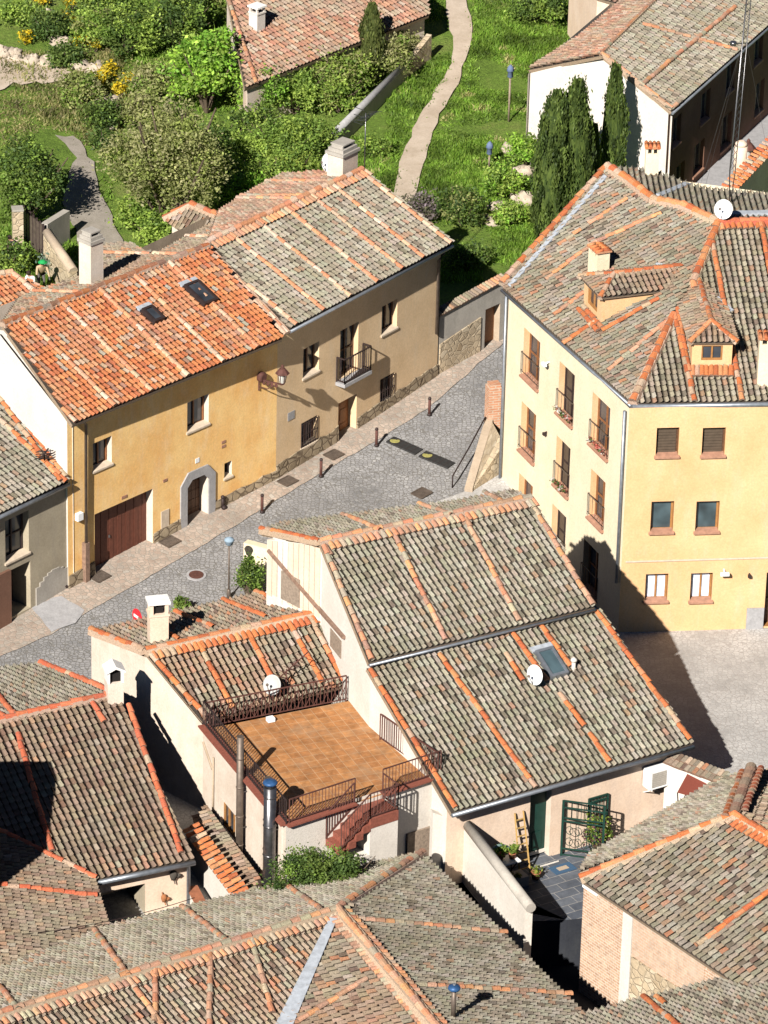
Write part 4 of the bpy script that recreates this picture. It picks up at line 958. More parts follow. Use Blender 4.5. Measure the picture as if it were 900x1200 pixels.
def dormer(house, pl, pa, pb, hgt, rh, wallm='yellow', style='mixed', ov=.14):
    a, b = pl.at(*pa), pl.at(*pb); b.z = a.z = (a.z + b.z) / 2 + .02
    d = (b - a); W_ = d.length; d.normalize(); n = pl.n; back = V((-n.x, -n.y, 0)).normalized(); back = (back - d * back.dot(d)).normalized(); s = hypot(n.x, n.y) / n.z; Z = V((0, 0, 1))
    ax = V((-n.x, -n.y, 0)).normalized().dot(back); s *= ax
    run = hgt / s; runr = (hgt + rh) / s; zt = Z * hgt
    f = Facade(XY(a), XY(b), a.z - .1, [(0, a.z + hgt), (1, a.z + hgt)], out=-back, depth=.12)
    q = [W_ * .24, a.z + hgt * .26, W_ * .76, a.z + hgt * .84, .12]; f.ops.append(q)
    m = MB(); f.mesh(m, M[wallm], M['frame'], thick=.1); m.use(M[wallm])
    for p in (a, b): m.face([p - Z * .1, p + zt, p + zt + back * run])
    m.use(M['whitepaint']); m.box(a.lerp(b, .5) + zt - back * .03 - Z * .06, (W_ + .14, .12, .06), d)
    dw = m.build('dormer', house); window(dw, f, q, frame='frame', glass='glass', sill=None, mull=1, fw=.05)
    rf = Roof(style, 'cap'); A_ = a - d * ov - back * ov + zt; B_ = b + d * ov - back * ov + zt; rp = a.lerp(b, .5) + Z * (hgt + rh) + back * (W_ * .45); rq = a.lerp(b, .5) + Z * (hgt + rh) + back * (runr + .1)
    Aq = A_ + back * (run + ov + .2); Bq = B_ + back * (run + ov + .2)
    pf = plane3(A_, B_, rp); rf.sheet(pf, [A_, B_, rp], (A_, B_), thick=.06, w=.2, L=.26)
    pr2 = plane3(B_, Bq, rp); rf.sheet(pr2, [B_, Bq, rq, rp], (B_, Bq), thick=.06, w=.2, L=.26); pl2 = plane3(A_, Aq, rp); rf.sheet(pl2, [Aq, A_, rp, rq], (A_, Aq), thick=.06, w=.2, L=.26)
    rf.ridge([A_, rp], r=.10, bed=.2, h0=.04); rf.ridge([B_, rp], r=.10, bed=.2, h0=.04); rf.ridge([rp, rq], r=.10, bed=.2, h0=.04)
    ro_ = MB(); ro_ = rf.t; ro_.mats = [M['tile']]
    # all of the little roof as one sub-part mesh
    for src in [m_ for _n, m_ in rf.parts]:
        i0 = len(ro_.v); ro_.v += src.v; ro_.f += [tuple(k + i0 for k in f_) for f_ in src.f]; ro_.mi += [0] * len(src.f); ro_.c += src.c; ro_.smooth += src.smooth
    ro_.build('dormer_roof', dw)
    return dw
dormer(h4, plA, (683.7, 357), (704, 381), 1.05, .42)
dormer(h4, plB, (810, 430), (857, 430), .95, .50, style='mixed')
fl = MB(M['lead']); p = plB.at(838, 352); fl.bar(p + plB.n * .12, plB.at(856, 368) + plB.n * .12, .3, .06); fl.bar(plA.at(775, 312) + plA.n * .12, plA.at(768, 335) + plA.n * .12, .32, .06); fl.build('flashing', h4)
c_ = plA.at(701, 322); chimney(h4, c_, .72, .5, .8, (C0 - L0), mat='cream', cap='tile')
c_ = plB.at(897, 446); chimney(h4, c_, .62, .62, 1.5, (1, 0, 0), mat='cream', cap='tile')
c_ = plK.at(763, 205); chimney(h4, c_, .5, .5, .95, (1, 0, 0), mat='cream', cap='tile')
dish('white oval satellite dish on the red ridge of the yellow corner building', plB.at(848, 262), (-.45, -.75, .35), .36, col=(.85, .85, .86))
mb0 = plK.at(855, 240); t = thing('lattice_mast', 'tall slender lattice aerial mast with guy wires behind the yellow building ridge', 'antenna mast', mb0)
m = MB(M['steel']); hm = 8.2; tp = mb0 + V((.25, .3, hm))
for k in range(3):
    an = 2 * pi * k / 3; o_ = V((cos(an), sin(an), 0)) * .13; m.tube([mb0 + o_ * .2, mb0 + V((0, 0, 1.3)) + o_, tp + o_ * .8], .018, 5)
for k in range(26):
    z_ = 1.4 + k * .26; c1 = mb0.lerp(tp, z_ / hm)
    for j in range(3):
        an = 2 * pi * j / 3; an2 = 2 * pi * (j + 1) / 3; m.bar(c1 + V((cos(an), sin(an), 0)) * .12, c1 + V((cos(an2), sin(an2), 0)) * .12 + V((0, 0, .24)), .012)
m.build('mast', t); m = MB(M['steel']); m.bar(tp + V((-.6, 0, .2)), tp + V((.6, .2, .3)), .03)
for k in range(6): c1 = tp + V((-.5 + .2 * k, .03 * k, .22)); m.bar(c1 + V((0, -.3, -.1)), c1 + V((0, .3, .1)), .018)
c1 = mb0.lerp(tp, .76); m.bar(c1 - V((.4, .1, 0)), c1 + V((.15, 0, 0)), .035); m.lathe(c1 - V((.4, .1, .05)), [(.12, 0), (.12, .12)], 8); m.build('aerials', t)
m = MB(M['steel']); 
for e in ((-1.4, -.5), (1.8, .6), (-.8, 2)): m.bar(mb0.lerp(tp, .8), mb0 + V((e[0], e[1], -.2)), .008)
m.build('guy_wires', t)
# ================================================================== central house, big two-step roof
ZC = 2.2
c1 = U(529, 953, ZC); c2 = U(812, 872, ZC); plC = plane_s(c1, c2, .47, up_dir=(-.5, .85)); nC = V((-(c2 - c1).y, (c2 - c1).x, 0)).normalized(); dC = V(((c2 - c1).x, (c2 - c1).y, 0)).normalized()
base5 = U(640, 1004, -.5)
h5 = thing('stone_tiled_house', 'large central house with lichened two step tile roof, roof window and sunny courtyard door', 'house', (c1.x, c1.y, -.5))
R = Roof('grey', 'capold')
R.sheet(plC, px_poly(plC, [(529, 953), (812, 872), (700, 715), (430, 783)]), (c1, c2), ribs=[(514, 769, 627, 925), (601, 745, 640, 800), (655, 815, 684, 853), (690, 862, 714, 895), (808, 869, 699, 719), (533, 949, 433, 787), (633, 735, 668, 783), (592, 768, 612, 800)], ribstyle='cap')
plU = Plane(plC.p + V((0, 0, .30)), plC.n)
m0, m1 = plU.at(432, 777), plU.at(697, 712); k0, k1 = plU.at(375, 637), plU.at(622, 585)
R.sheet(plU, [m0, m1, k1, k0], (c1, c2), ribs=[(462, 630, 522, 752), (545, 610, 608, 730), (694, 711, 620, 588), (435, 775, 379, 642)], ribstyle='capold', teeth=near_line((375, 637), (622, 585), 9))
bk0 = U(306, 623, 6.0); plD = plane3(k0, k1, bk0)
R.sheet(plD, px_poly(plD, [(306, 623), (375, 637), (622, 585), (598, 577), (530, 590), (330, 614)]), (k0, k1), ribs=[(402, 606, 446, 624), (492, 594, 530, 606), (568, 580, 590, 592)], ribstyle='capold', style='grey')
R.ridge([k0, k1], 'capold', r=.12, bed=.4); R.ridge([k0, plD.at(307, 623)], 'cap', r=.11, bed=.3); R.gutter(c1, c2, .07); R.gutter(m0, m1, .05)
R.build(h5)
skylight(h5, plC, 645, 780, .68, 1.15, dC, glass='glassteal')
W1 = U(405, 822, 2.6); W2 = U(514, 912, 2.6)
gd_ = V((W2.x - W1.x, W2.y - W1.y, 0)).normalized()
fC = Facade((c1.x + nC.x * .45 + dC.x * .12, c1.y + nC.y * .45 + dC.y * .12), (c2.x + nC.x * .45 - dC.x * .2, c2.y + nC.y * .45 - dC.y * .2), -1.2, [(0, ZC + .1), (1, ZC + .1)], depth=.3)
oc = dict(door=fC.open((622, 930), (643, 1004), .35), )
wm = MB(); fC.mesh(wm, M['peach'], M['white'])
gA = V((fC.A.x, fC.A.y, 0)); 
# left gable: plan line through the terrace junction, then following the verge of the roof
def on_line(px_, py_): return Plane(W1, V((gd_.y, -gd_.x, 0))).at(px_, py_)
gb = on_line(313, 638); back_xy = (gb.x, gb.y); ins = dC * .10
g1_ = k0 + ins; g2_ = plC.at(431, 783) + ins
def gable_part(a, b, fz):
    f = Facade(XY(a), XY(b), -1.2, [(0, 1), (1, 1)], out=(-1, -.3)); f.prof = []
    for k in range(21):
        p = f.W(f.L * k / 20, 0); f.prof.append((f.L * k / 20, fz(p) - .10))
    f.mesh(wm, M['white2']); return f
fG = gable_part(back_xy, g1_, lambda p: min(plD.z(p.x, p.y), plU.z(p.x, p.y))); fG2 = gable_part(g1_, g2_, lambda p: plU.z(p.x, p.y)); fG3 = gable_part(g2_, fC.A, lambda p: plC.z(p.x, p.y)); prof = fG.prof
wm.use(M['white'])
cR = fC.B; up5 = [plC.at(700, 715), k1, plD.at(600, 578)]
off = -dC * .2
simple_wall(wm, [(cR.x, cR.y, ZC + .05)] + [(p.x + off.x, p.y + off.y, p.z - .25) for p in up5] + [(gb.x, gb.y, prof[0][1])], -1.3)
wm.build('wall', h5)
# timber and board facing of the upper gable
pr2 = lambda u: float(np.interp(u, [p[0] for p in fG.prof], [p[1] for p in fG.prof]))
tb = MB(M['timber']); u0, z0 = fG.at(316, 644); u1, z1 = fG.at(378, 716); s_ = (z1 - z0) / (u1 - u0); tb.bar(fG.W(u0, z0, .06), fG.W(fG.L - .02, z0 + s_ * (fG.L - .02 - u0), .06), .12, .10); tb.build('timber_beam', h5)
tb = MB(M['timber']); u2, z2 = fG2.at(405, 747); tb.bar(fG2.W(.03, z0 + s_ * (fG.L - u0), .06), fG2.W(u2, z2, .06), .12, .10); tb.build('timber_beam', h5)
nb = 10
for k in range(nb):
    a = .05 + (fG.L - .1) * k / nb; b = .05 + (fG.L - .1) * (k + 1) / nb - .035; bf = MB(M['white2'] if k in (2, 3) else M['peach']); zb_ = 4.2 + .12 * sin(k * 2.3)
    bf.hexa([fG.W(a, zb_, .03), fG.W(b, zb_, .03), fG.W(b, zb_, .003), fG.W(a, zb_, .003)], [fG.W(a, pr2(a) - .02, .03), fG.W(b, pr2(b) - .02, .03), fG.W(b, pr2(b) - .02, .003), fG.W(a, pr2(a) - .02, .003)]); bf.build('gable_board', h5)
gp_ = MB(M['woodpale']); ua, za = fG.at(331, 668); ub_, zb2 = fG.at(352, 712); quadbox(gp_, fG, ua, zb2, ub_, za, .036, .06); gp_.build('board_panel', h5)
gp_ = MB(M['woodpale']); ua, za = fG2.at(388, 736); ub_, zb2 = fG2.at(400, 772); quadbox(gp_, fG2, ua, zb2, ub_, za, .004, .03); gp_.build('board_panel', h5)
q = oc['door']; dm = MB(M['green']); quadbox(dm, fC, q[0] + .15, q[1], q[2] - .004, q[3] - .004, -.33, -.27); quadbox(dm, fC, q[0] + .30, q[1] + .3, q[2] - .15, q[1] + .9, -.27, -.25); dm.build('door', h5)
PZ = q[1]      # courtyard level
st = MB(M['slate']); quadbox(st, fC, q[0] - .1, PZ - .4, q[2] + .1, PZ + .004 + .02, -.3, .45); st.use(M['white2']); quadbox(st, fC, q[0] - .12, PZ + .0245, q[2] + .1, PZ + .05, .41, .46); quadbox(st, fC, q[0] + .0, PZ + .1, q[2], PZ + .2, -.26, -.2); st.build('doorstep', h5)
ve = MB(M['white2']); p = plC.at(672, 786); ve.tube([p - V((0, 0, .1)), p + V((0, 0, .35))], .07, 8); ve.lathe(p + V((0, 0, .351)), [(.11, 0), (.11, .08), (.02, .14)], 8); ve.build('vent_pipe', h5)
dish('round white satellite dish standing on the central tile roof beside its roof window', plC.at(628, 808), (-.7, -.7, .2), .34)
t = thing('air_conditioner', 'grey white air conditioner box mounted under the eave of the courtyard wall', 'air conditioner', fC.W(fC.at(768, 905)[0], 1.2, .3))
u, z = fC.at(767, 912); ua, ub_ = u - .5, u + .38; m = MB(M['whitepaint']); quadbox(m, fC, ua, z - .1, ub_, z + .58, .06, .46); m.build('casing', t)
m = MB(M['concrete']); quadbox(m, fC, ua + .08, z - .02, ub_ - .25, z + .5, .462, .475); 
for k in range(7): quadbox(m, fC, ua + .08, z + .0 + k * .07, ub_ - .25, z + .02 + k * .07, .476, .485)
m.build('fan_grille', t); m = MB(M['whitepaint'])
for uu_ in (ua + .1, ub_ - .1): m.bar(fC.W(uu_, z - .13, .01), fC.W(uu_, z - .13, .46), .04); m.bar(fC.W(uu_, z - .4, .01), fC.W(uu_, z - .13, .42), .03)
m.build('brackets', t); m = MB(M['timber']); m.tube([fC.W(ub_ + .08, z + .3, .06), fC.W(ub_ + .08, -1, .06)], .05, 6); m.build('drain_pipe', t)

# ================================================================== white house with the roof terrace
ZT = 2.6
A0, A1, A2, A3 = U(250, 851, ZT), U(407, 822, ZT), U(516, 913, ZT), U(335, 972, ZT)
TERR_ANG = atan2((A1 - A0).y, (A1 - A0).x); M['terrace'] = terrace_mat()
h6 = thing('terrace_house', 'white walled house with tiled roof and square terracotta roof terrace', 'house', (A3.x, A3.y, -.6))
tA = U(170, 765, 4.25); tB = U(362, 722, 4.25); j0, j1 = U(238, 847, 2.85), U(407, 803, 2.85)
plF = plane3(tA, tB, j1); dF = (tB - tA).normalized()
R = Roof('mixed', 'cap')
tB2 = tB + dF * .5; j1b = plF.at(407, 803) + dF * .4
R.sheet(plF, [plF.at(237, 846), j1b, tB2, tA], (j0, j1), ribs=[(232, 756, 272, 832), (290, 744, 327, 815), (338, 732, 378, 802), (175, 768, 241, 842), (364, 727, 403, 800)], ribstyle='cap', teeth=near_line((170, 765), (362, 722), 9))
b6 = U(107, 742, 3.35); b7 = U(300, 698, 3.3); plB6 = plane3(tA, tB, b6)
R.sheet(plB6, px_poly(plB6, [(106, 741), (170, 765), (362, 722), (312, 700), (300, 697)]), (tA, tB), style='mixed', ribs=[(206, 720, 250, 738), (262, 706, 312, 726), (190, 742, 210, 752)], ribstyle='cap')
R.ridge([tA, tB2], 'cap', r=.12, bed=.4); R.ridge([tA, plB6.at(107, 741)], 'cap', r=.12, bed=.3); R.ridge([plB6.at(300, 697), tB + dF * .1], 'cap', r=.11, bed=.3)
R.build(h6)
wm = MB(); bxy = XY(b6); f6a = Facade(bxy, XY(tA), -1.4, [(0, b6.z - .1), (1, tA.z - .1)], out=(-1, -.4)); f6a.mesh(wm, M['white'])
cor = V((j0.x, j0.y, 0)); f6b = Facade(XY(tA), XY(cor), -1.4, [(0, tA.z - .1), (1, j0.z - .1)], out=(-1, -.4)); f6b.mesh(wm, M['white'])
f6c = Facade(XY(cor), (A3.x, A3.y), -1.6, [(0, ZT + .12), (1, ZT + .12)], out=(-1, -.4), depth=.2)
o6 = [f6c.open((258, 934), (275.6, 990)), f6c.open((305.6, 989), (309.5, 1028)), f6c.open((312, 996), (316.5, 1034))]
f6c.mesh(wm, M['white'], M['white'])
f6d = Facade((A3.x, A3.y), (A2.x, A2.y), -1.6, [(0, ZT + .12), (1, ZT + .12)], depth=.2); f6d.mesh(wm, M['white2']); wm.use(M['white'])
simple_wall(wm, [(b6.x, b6.y, b6.z - .1), (b7.x, b7.y, b7.z - .1), (tB.x, tB.y, tB.z - .1)], -1); wm.build('wall', h6)
window(h6, f6c, o6[0], frame='frame', glass='glass', sill=None, mull=2, fw=.08)
for q in o6[1:]: window(h6, f6c, q, frame='frame', glass='shutter', sill=None, mull=0, fw=.06)
m = MB(M['terrace']); m.face([cor + V((0, 0, ZT)), A3, A2 + (A2 - A3).normalized() * .4, A1 + dF * .4 + V((0, 0, 0)), V((A1.x, A1.y, ZT)), V((A0.x - .0, A0.y, ZT))][:4]); dk = m.build('terrace_floor', h6)
m = MB(M['maroon'])
def coping(mb, a, b, w, z0, z1):
    a = V((a[0], a[1], 0)); b = V((b[0], b[1], 0)); d = (b - a).normalized(); s = V((d.y, -d.x, 0)) * w / 2
    mb.hexa([a - s + V((0, 0, z0)), a + s + V((0, 0, z0)), b + s + V((0, 0, z0)), b - s + V((0, 0, z0))], [a - s + V((0, 0, z1)), a + s + V((0, 0, z1)), b + s + V((0, 0, z1)), b - s + V((0, 0, z1))])
coping(m, cor, A3, .36, ZT + .13, ZT + .19); 
fd = (A2 - A3); s0, s1 = .44, .62
P3 = lambda t: A3 + fd * t
coping(m, A3, P3(s0), .34, ZT + .13, ZT + .188); coping(m, P3(s1), A2, .34, ZT + .13, ZT + .188); m.build('parapet_coping', h6)
m = MB(M['rust']); z_ = V((0, 0, .0)); Z = V((0, 0, 1))
fbk = cor.lerp(V((A1.x, A1.y, 0)), .0)
railing(m, [V((j0.x, j0.y, ZT + .02)) + (A1 - A0).normalized() * .1, V((A1.x, A1.y, ZT + .02)) - (A1 - A0).normalized() * .05], h=.95, sp=.13, t=.022, top=.045)
# crossed bars of the back railing
ra_, rb_ = V((j0.x, j0.y, ZT + .1)), V((A1.x, A1.y, ZT + .1)); nn = 17
for k in range(nn):
    a, b = ra_.lerp(rb_, k / nn), ra_.lerp(rb_, (k + 1) / nn); m.bar(a, b + Z * .66, .016); m.bar(b, a + Z * .66, .016)
m.build('railing', h6)
m = MB(M['iron']); railing(m, [V((cor.x, cor.y, ZT + .19)), V((A3.x, A3.y, ZT + .19))], h=.85, sp=.13, t=.022, top=.045); m.build('railing', h6)
m = MB(M['rust']); railing(m, [V((A3.x, A3.y, ZT + .19)) + fd * .02, P3(s0) + Z * .19], h=.85, sp=.12, t=.022, top=.04); railing(m, [P3(s1) + Z * .19, A2 + Z * .19], h=.85, sp=.12, t=.022, top=.04); m.build('railing', h6)
m = MB(M['rust']); rr0 = on_line(452, 868); rr0 = U(449, 866, ZT); railing(m, [V((rr0.x, rr0.y, ZT)) - dF * .12, A2 + Z * .02 - dF * .1], h=.95, sp=.12, t=.024, top=.045); m.build('railing', h6)
# stair from the terrace down to the courtyard
m = MB(M['maroon']); out6 = V((fd.y, -fd.x, 0)).normalized(); 
if out6.y > 0: out6 = -out6
sdir = -V((fd.x, fd.y, 0)).normalized(); wst = fd.length * (s1 - s0)
land = P3(s0).lerp(P3(s1), .5); fw_ = V((fd.x, fd.y, 0)).normalized()
m.box(V((land.x, land.y, ZT - .35)) + out6 * .45, (wst, .9, .34), fw_); 
n_st = 4; p0 = V((land.x, land.y, 0)) + out6 * .45 - fw_ * (wst / 2)
for k in range(n_st): m.box(p0 - fw_ * (.27 * (k + .5)) + Z * (ZT - .2 * (k + 1) - .25), (.27, .9, .24), fw_)
m.use(M['white2']); m.box(V((land.x, land.y, -1.4)) + out6 * .45, (wst, .86, ZT + 1.04), fw_); m.box(p0 - fw_ * (.27 * 2) + Z * -1.4, (1.08, .86, ZT + .1), fw_); m.build('stair', h6)
m = MB(M['rust']); a = V((land.x, land.y, ZT)) + out6 * .86 - fw_ * (wst / 2); b = a - fw_ * (.27 * n_st) - Z * (.2 * n_st); railing(m, [b, a, a + fw_ * wst], h=.9, sp=.12, t=.024, top=.04); railing(m, [a - out6 * .84 - fw_ * .05, b - out6 * .84], h=.9, sp=.12, t=.024, top=.04); railing(m, [a + fw_ * wst, a + fw_ * wst - out6 * .84], h=.9, sp=.12, t=.024, top=.04); m.build('stair_railing', h6)
m = MB(M['woodpale']); q_ = P3(.86); m.box(V((q_.x, q_.y, -1.2)) + out6 * .05, (.9, .08, 2.2), fw_); m.build('stair_door', h6)
m = MB(M['whitepaint']); p = U(317, 845, ZT + .02); m.box(p, (.24, .2, .14), dF); m.build('floor_box', h6)
m = MB(M['mortar']); u, z = f6c.at(241, 880); m.bar(f6c.W(f6c.at(224, 876)[0] if False else .1, ZT - .4, .04), f6c.W(.9, ZT - 1.0, .04), .05); m.tube([f6c.W(1.0, ZT - .5, .05), f6c.W(1.0, -.6, .05)], .035, 6); m.tube([f6c.W(f6c.L - .9, ZT - .3, .05), f6c.W(f6c.L - .9, -.6, .05)], .03, 6); m.build('downpipe', h6)
c_ = plane3(tA, tB, b6).at(185, 752); chimney(h6, (c_.x, c_.y, c_.z - .1), .62, .50, 1.15, (1, .25, 0), mat='peach', cap='plate', ht=.48)
dish('pale grey satellite dish behind the crossed railing of the roof terrace', U(320, 820, ZT + .3), (-.5, -.75, .4), .34, col=(.42, .42, .40))
t = thing('tv_antenna', 'rusty folded tv antenna leaning over the back railing of the roof terrace', 'antenna', U(335, 822, ZT)); m = MB(M['rust']); b0 = U(335, 822, ZT); m.tube([b0, b0 + V((.0, 0, 1.2))], .025, 6); bx = b0 + V((0, 0, 1.1)); m.bar(bx - V((.3, .2, .2)), bx + V((.7, .5, .5)), .03)
for k in range(6): c1_ = bx + V((-.2 + .14 * k, -.12 + .1 * k, -.1 + .1 * k)); m.bar(c1_ - V((.18, -.2, .05)), c1_ + V((.18, -.2, .05)), .016)
m.build('elements', t)
# two flues in front of the terrace
def flue(label, px_, pyb, pyt, r, mat, cap, zb=-.6, off=.25):
    p = f6c.W(f6c.at(px_, pyb)[0], zb, off)
    lo, hi = zb, 12
    for _ in range(40):
        md = (lo + hi) / 2
        if pix((p.x, p.y, md))[1] > pyt: lo = md
        else: hi = md
    t = thing('chimney_flue', label, 'flue', (p.x, p.y, zb)); m = MB(M[mat]); m.tube([p, V((p.x, p.y, lo))], r, 14)
    k = zb + 1.0
    while k < lo - .3: m.lathe(V((p.x, p.y, k)), [(r + .004, -.03), (r + .02, 0), (r + .004, .03)], 14); k += 1.05
    m.build('pipe', t); 
    if cap: m = MB(M['blue']); m.lathe(V((p.x, p.y, lo + .10)), [(r * 1.05, 0), (r * 1.2, .05), (r * 1.0, .10), (r * .6, .13), (.02, .15)], 16); m.use(M['steel']); m.lathe(V((p.x, p.y, lo)), [(r * .8, 0), (r * .8, .10)], 12); m.build('cowl', t)
    m = MB(M['steel']); 
    for z_ in (1.0, 2.3): m.bar(V((p.x, p.y, z_)), f6c.W((V((p.x, p.y, 0)) - f6c.A).dot(f6c.d), z_, .0), .03)
    m.build('wall_bracket', t); return lo
flue('tall thin dark flue pipe rising past the left railing of the roof terrace', 289, 975, 863, .115, 'steelold', False)
flue('thick shiny flue with blue cowl at the front corner of the roof terrace', 326, 990, 922, .20, 'steel', True, off=.3)
flue('brown twin flue without cowl tight behind the shiny flue', 321, 985, 912, .14, 'steelold', False, off=.22)

# ================================================================== lower left house
g1 = U(112, 1032, 1.1); g2 = U(228, 1008, 1.1); g4 = U(134, 815, 3.6); plG = plane3(g1, g2, g4)
h7 = thing('tiled_house', 'brown tiled house with red mortared ridges and hooded white chimney, lower left', 'house', (g2.x, g2.y, -.8))
R = Roof('brown', 'capred'); g5 = plG.at(-60, 860); dG = (g4 - g5).normalized()
R.sheet(plG, px_poly(plG, [(112, 1032), (228, 1008), (138, 822), (134, 815), (-60, 861), (-60, 952), (5, 980)]), (g1, g2), ribs=[(150, 828, 212, 1002), (20, 862, 60, 1000), (108, 826, 122, 848)], ribstyle='capred', depth=.075)
p5 = plG.at(8, 980); g6 = U(128, 1092, .95); plG2 = plane3(plG.at(8, 980), g1, g6)
R.sheet(plG2, px_poly(plG2, [(111, 1033), (130, 1096), (133, 1130), (-60, 1150), (-60, 952), (8, 980)]), (g1, g6), ribs=[(-60, 1033, 112, 1052)], ribstyle='capred', w=.2)
R.ridge([plG.at(-60, 951), plG.at(8, 980), g1 + Z * .02], 'capred', r=.10, bed=.22)
nGb = V((-(g4 - g5).y, (g4 - g5).x, 0)).normalized(); plG3 = plane_s(g5, g4, .3, up_dir=-nGb)
R.sheet(plG3, px_poly(plG3, [(-60, 861), (134, 815), (48, 779), (-60, 790)]), (g5, g4), style='grey', ribs=[(-20, 830), ]); R.ridge([g5, g4], 'capred', r=.12, bed=.28); R.ridge([plG3.at(48, 780), g4], 'capred', r=.12, bed=.25); R.ridge([plG3.at(-30, 785), plG3.at(18, 842)], 'capred', r=.1, bed=.2)
R.gutter(g1, g2, .085); R.build(h7)
f7 = Facade((g1.x + .05, g1.y + .35), (g2.x - .15, g2.y + .3), -1.6, [(0, 1.05), (1, 1.05)], depth=.8); o7 = f7.open((112, 1048), (170, 1090), 1.6)
wm = MB(); f7.mesh(wm, M['peach'], M['grey']); wm.use(M['white'])
wm.face([f7.W(o7[0], o7[1], -1.6), f7.W(o7[2], o7[1], -1.6), f7.W(o7[2], o7[3], -1.6), f7.W(o7[0], o7[3], -1.6)])
bb = plG3.at(48, 779); simple_wall(wm, [(g2.x - .15, g2.y + .3, 1.0), (g4.x - .1, g4.y, 3.45), (bb.x, bb.y, bb.z - .2), (bb.x - 5, bb.y - 1.5, bb.z - .2)], -1.5); wm.build('wall', h7)
m = MB(M['zinc']); m.tube([g2 + V((-.1, -.1, -.1)), f7.W(f7.L - .1, .8, .1), f7.W(f7.L - .1, -1.3, .1)], .06, 8); m.build('downpipe', h7)
chimney(h7, (g4.x - .0, g4.y - .15, g4.z - .45), .52, .5, 1.1, (1, .3, 0), mat='white', cap='gable', ht=.5)
def sculpt(label, px_, py_, s, col):
    t = thing('wall_ornament', label, 'ornament', f7.W(f7.at(px_, py_)[0], f7.at(px_, py_)[1], .1)); u, z = f7.at(px_, py_); m = MB(M['tint']); m.col = col
    m.blob(f7.W(u, z, .08), (.10 * s, .06, .14 * s), 8, 6, .5); m.blob(f7.W(u + .12 * s, z - .05, .08), (.09 * s, .05, .06 * s), 8, 6, .5); m.bar(f7.W(u - .05, z + .2 * s, .05), f7.W(u + .05, z - .25 * s, .1), .03); m.build('figure', t)
sculpt('small reddish brown ornament on the pale wall under the lower left roof', 191, 1051, 1.0, (.3, .12, .05))
sculpt('dark spread ornament high on the pale wall under the lower left roof', 202, 1024, 1.3, (.07, .06, .05))

# shaded lean-to and little orange-capped wall in the alley
h8 = thing('lean_to', 'shaded grey tiled lean-to roof in the narrow alley beside the white terrace house', 'shed', U(265, 1010, -.5))
a, b, c, d = U(236, 955, .35), U(256, 950, .55), U(306, 1030, .55), U(285, 1045, .3); pq = plane3(a, b, c); R = Roof('mixed'); R.sheet(pq, px_poly(pq, [(226, 962), (244, 946), (306, 1030), (300, 1048), (284, 1050)]), (a, d), w=.2); R.build(h8)
m = MB(M['white']); cc = U(262, 1000, .1); m.box(cc - Z * 1.4, (.5, 2.8, 1.2), (V((.9, .45, 0)))); m.build('wall', h8)
t = thing('boundary_wall', 'short white alley wall capped with a row of bright orange tiles', 'wall', U(250, 1010, -.6))
a, b = U(223, 970, .75), U(283, 1050, .75); m = MB(M['white2']); d_ = (b - a); m.box(a.lerp(b, .5) - Z * 1.9, (d_.length, .26, 1.82), d_); m.build('masonry', t)
R = Roof('orange'); sdn = V((d_.y, -d_.x, 0)).normalized(); 
for k in range(15): p = a.lerp(b, (k + .5) / 15); R.cover(p + sdn * .26 - Z * .14, p - sdn * .26 + Z * .06, V((sdn.x * .3, sdn.y * .3, 1)).normalized(), 'cap', mb=R.t, r=.10, tl=.3)
R.t.build('tile_coping', t)
a, b = U(225, 1040, -.2), U(243, 1075, -.2); t = thing('boundary_wall', 'low white garden wall with thin red brick edge beside the downpipe, lower left', 'wall', a); m = MB(M['white2']); d_ = b - a; m.box(a.lerp(b, .5) - Z * 1.2, (d_.length, .3, 1.2), d_); m.use(M['terracotta']); m.box(a.lerp(b, .5) + Z * .001, (d_.length, .36, .06), d_); m.build('masonry', t)

# ================================================================== big lower roof with the lead valley
v1_ = U(495, 1002, 1.0); v2_ = U(690, 1198, 1.0); plR = plane_s(v1_, v2_, .38, up_dir=(-1, -.4)); J = plR.at(395, 1068)
h9 = thing('tiled_house', 'lower house with hipped lichen roof, lead valley and a blue capped vent, bottom centre', 'house', (v2_.x, v2_.y, -1))
R = Roof('grey', 'capold')
J2 = plR.at(560, 1262)
R.sheet(plR, px_poly(plR, [(495, 1002), (760, 1266), (562, 1266), (395, 1068)]), (v1_, v2_), ribs=[(402, 1078, 592, 1096), (486, 1157, 668, 1168)], ribstyle='capold', teeth=near_line((395, 1068), (562, 1266), 9))
w0 = U(0, 1118, 1.0); pb9 = plane3(J, v1_, w0)
rl0 = pb9.at(-90, 1219)
R.sheet(pb9, px_poly(pb9, [(-90, 1140), (0, 1118), (225, 1063), (495, 1001), (395, 1068), (-90, 1219)]), (J, pb9.at(0, 1190)), style='grey', ribs=[(110, 1092, 150, 1146), (214, 1066, 268, 1108), (330, 1038, 378, 1070), (0, 1160, 22, 1186)], ribstyle='capold')
RN = V(((J - rl0).x, (J - rl0).y, 0)).normalized(); fn = V((RN.y, -RN.x, 0)); 
if fn.y > 0: fn = -fn
pf9 = plane_s(rl0, J, .40, up_dir=-fn)
R.sheet(pf9, px_poly(pf9, [(-90, 1290), (-90, 1219), (395, 1068), (388, 1084), (310, 1250)]), (rl0, J), style='mixed', ribs=[(180, 1135, 180, 1200), (245, 1116, 243, 1230), (292, 1101, 318, 1190), (150, 1150, 250, 1290)], ribstyle='capold', teeth=near_line((-90, 1219), (395, 1068), 10))
WN = V(((J2 - J).x, (J2 - J).y, 0)).normalized(); wn = V((WN.y, -WN.x, 0)); 
if wn.x > 0: wn = -wn
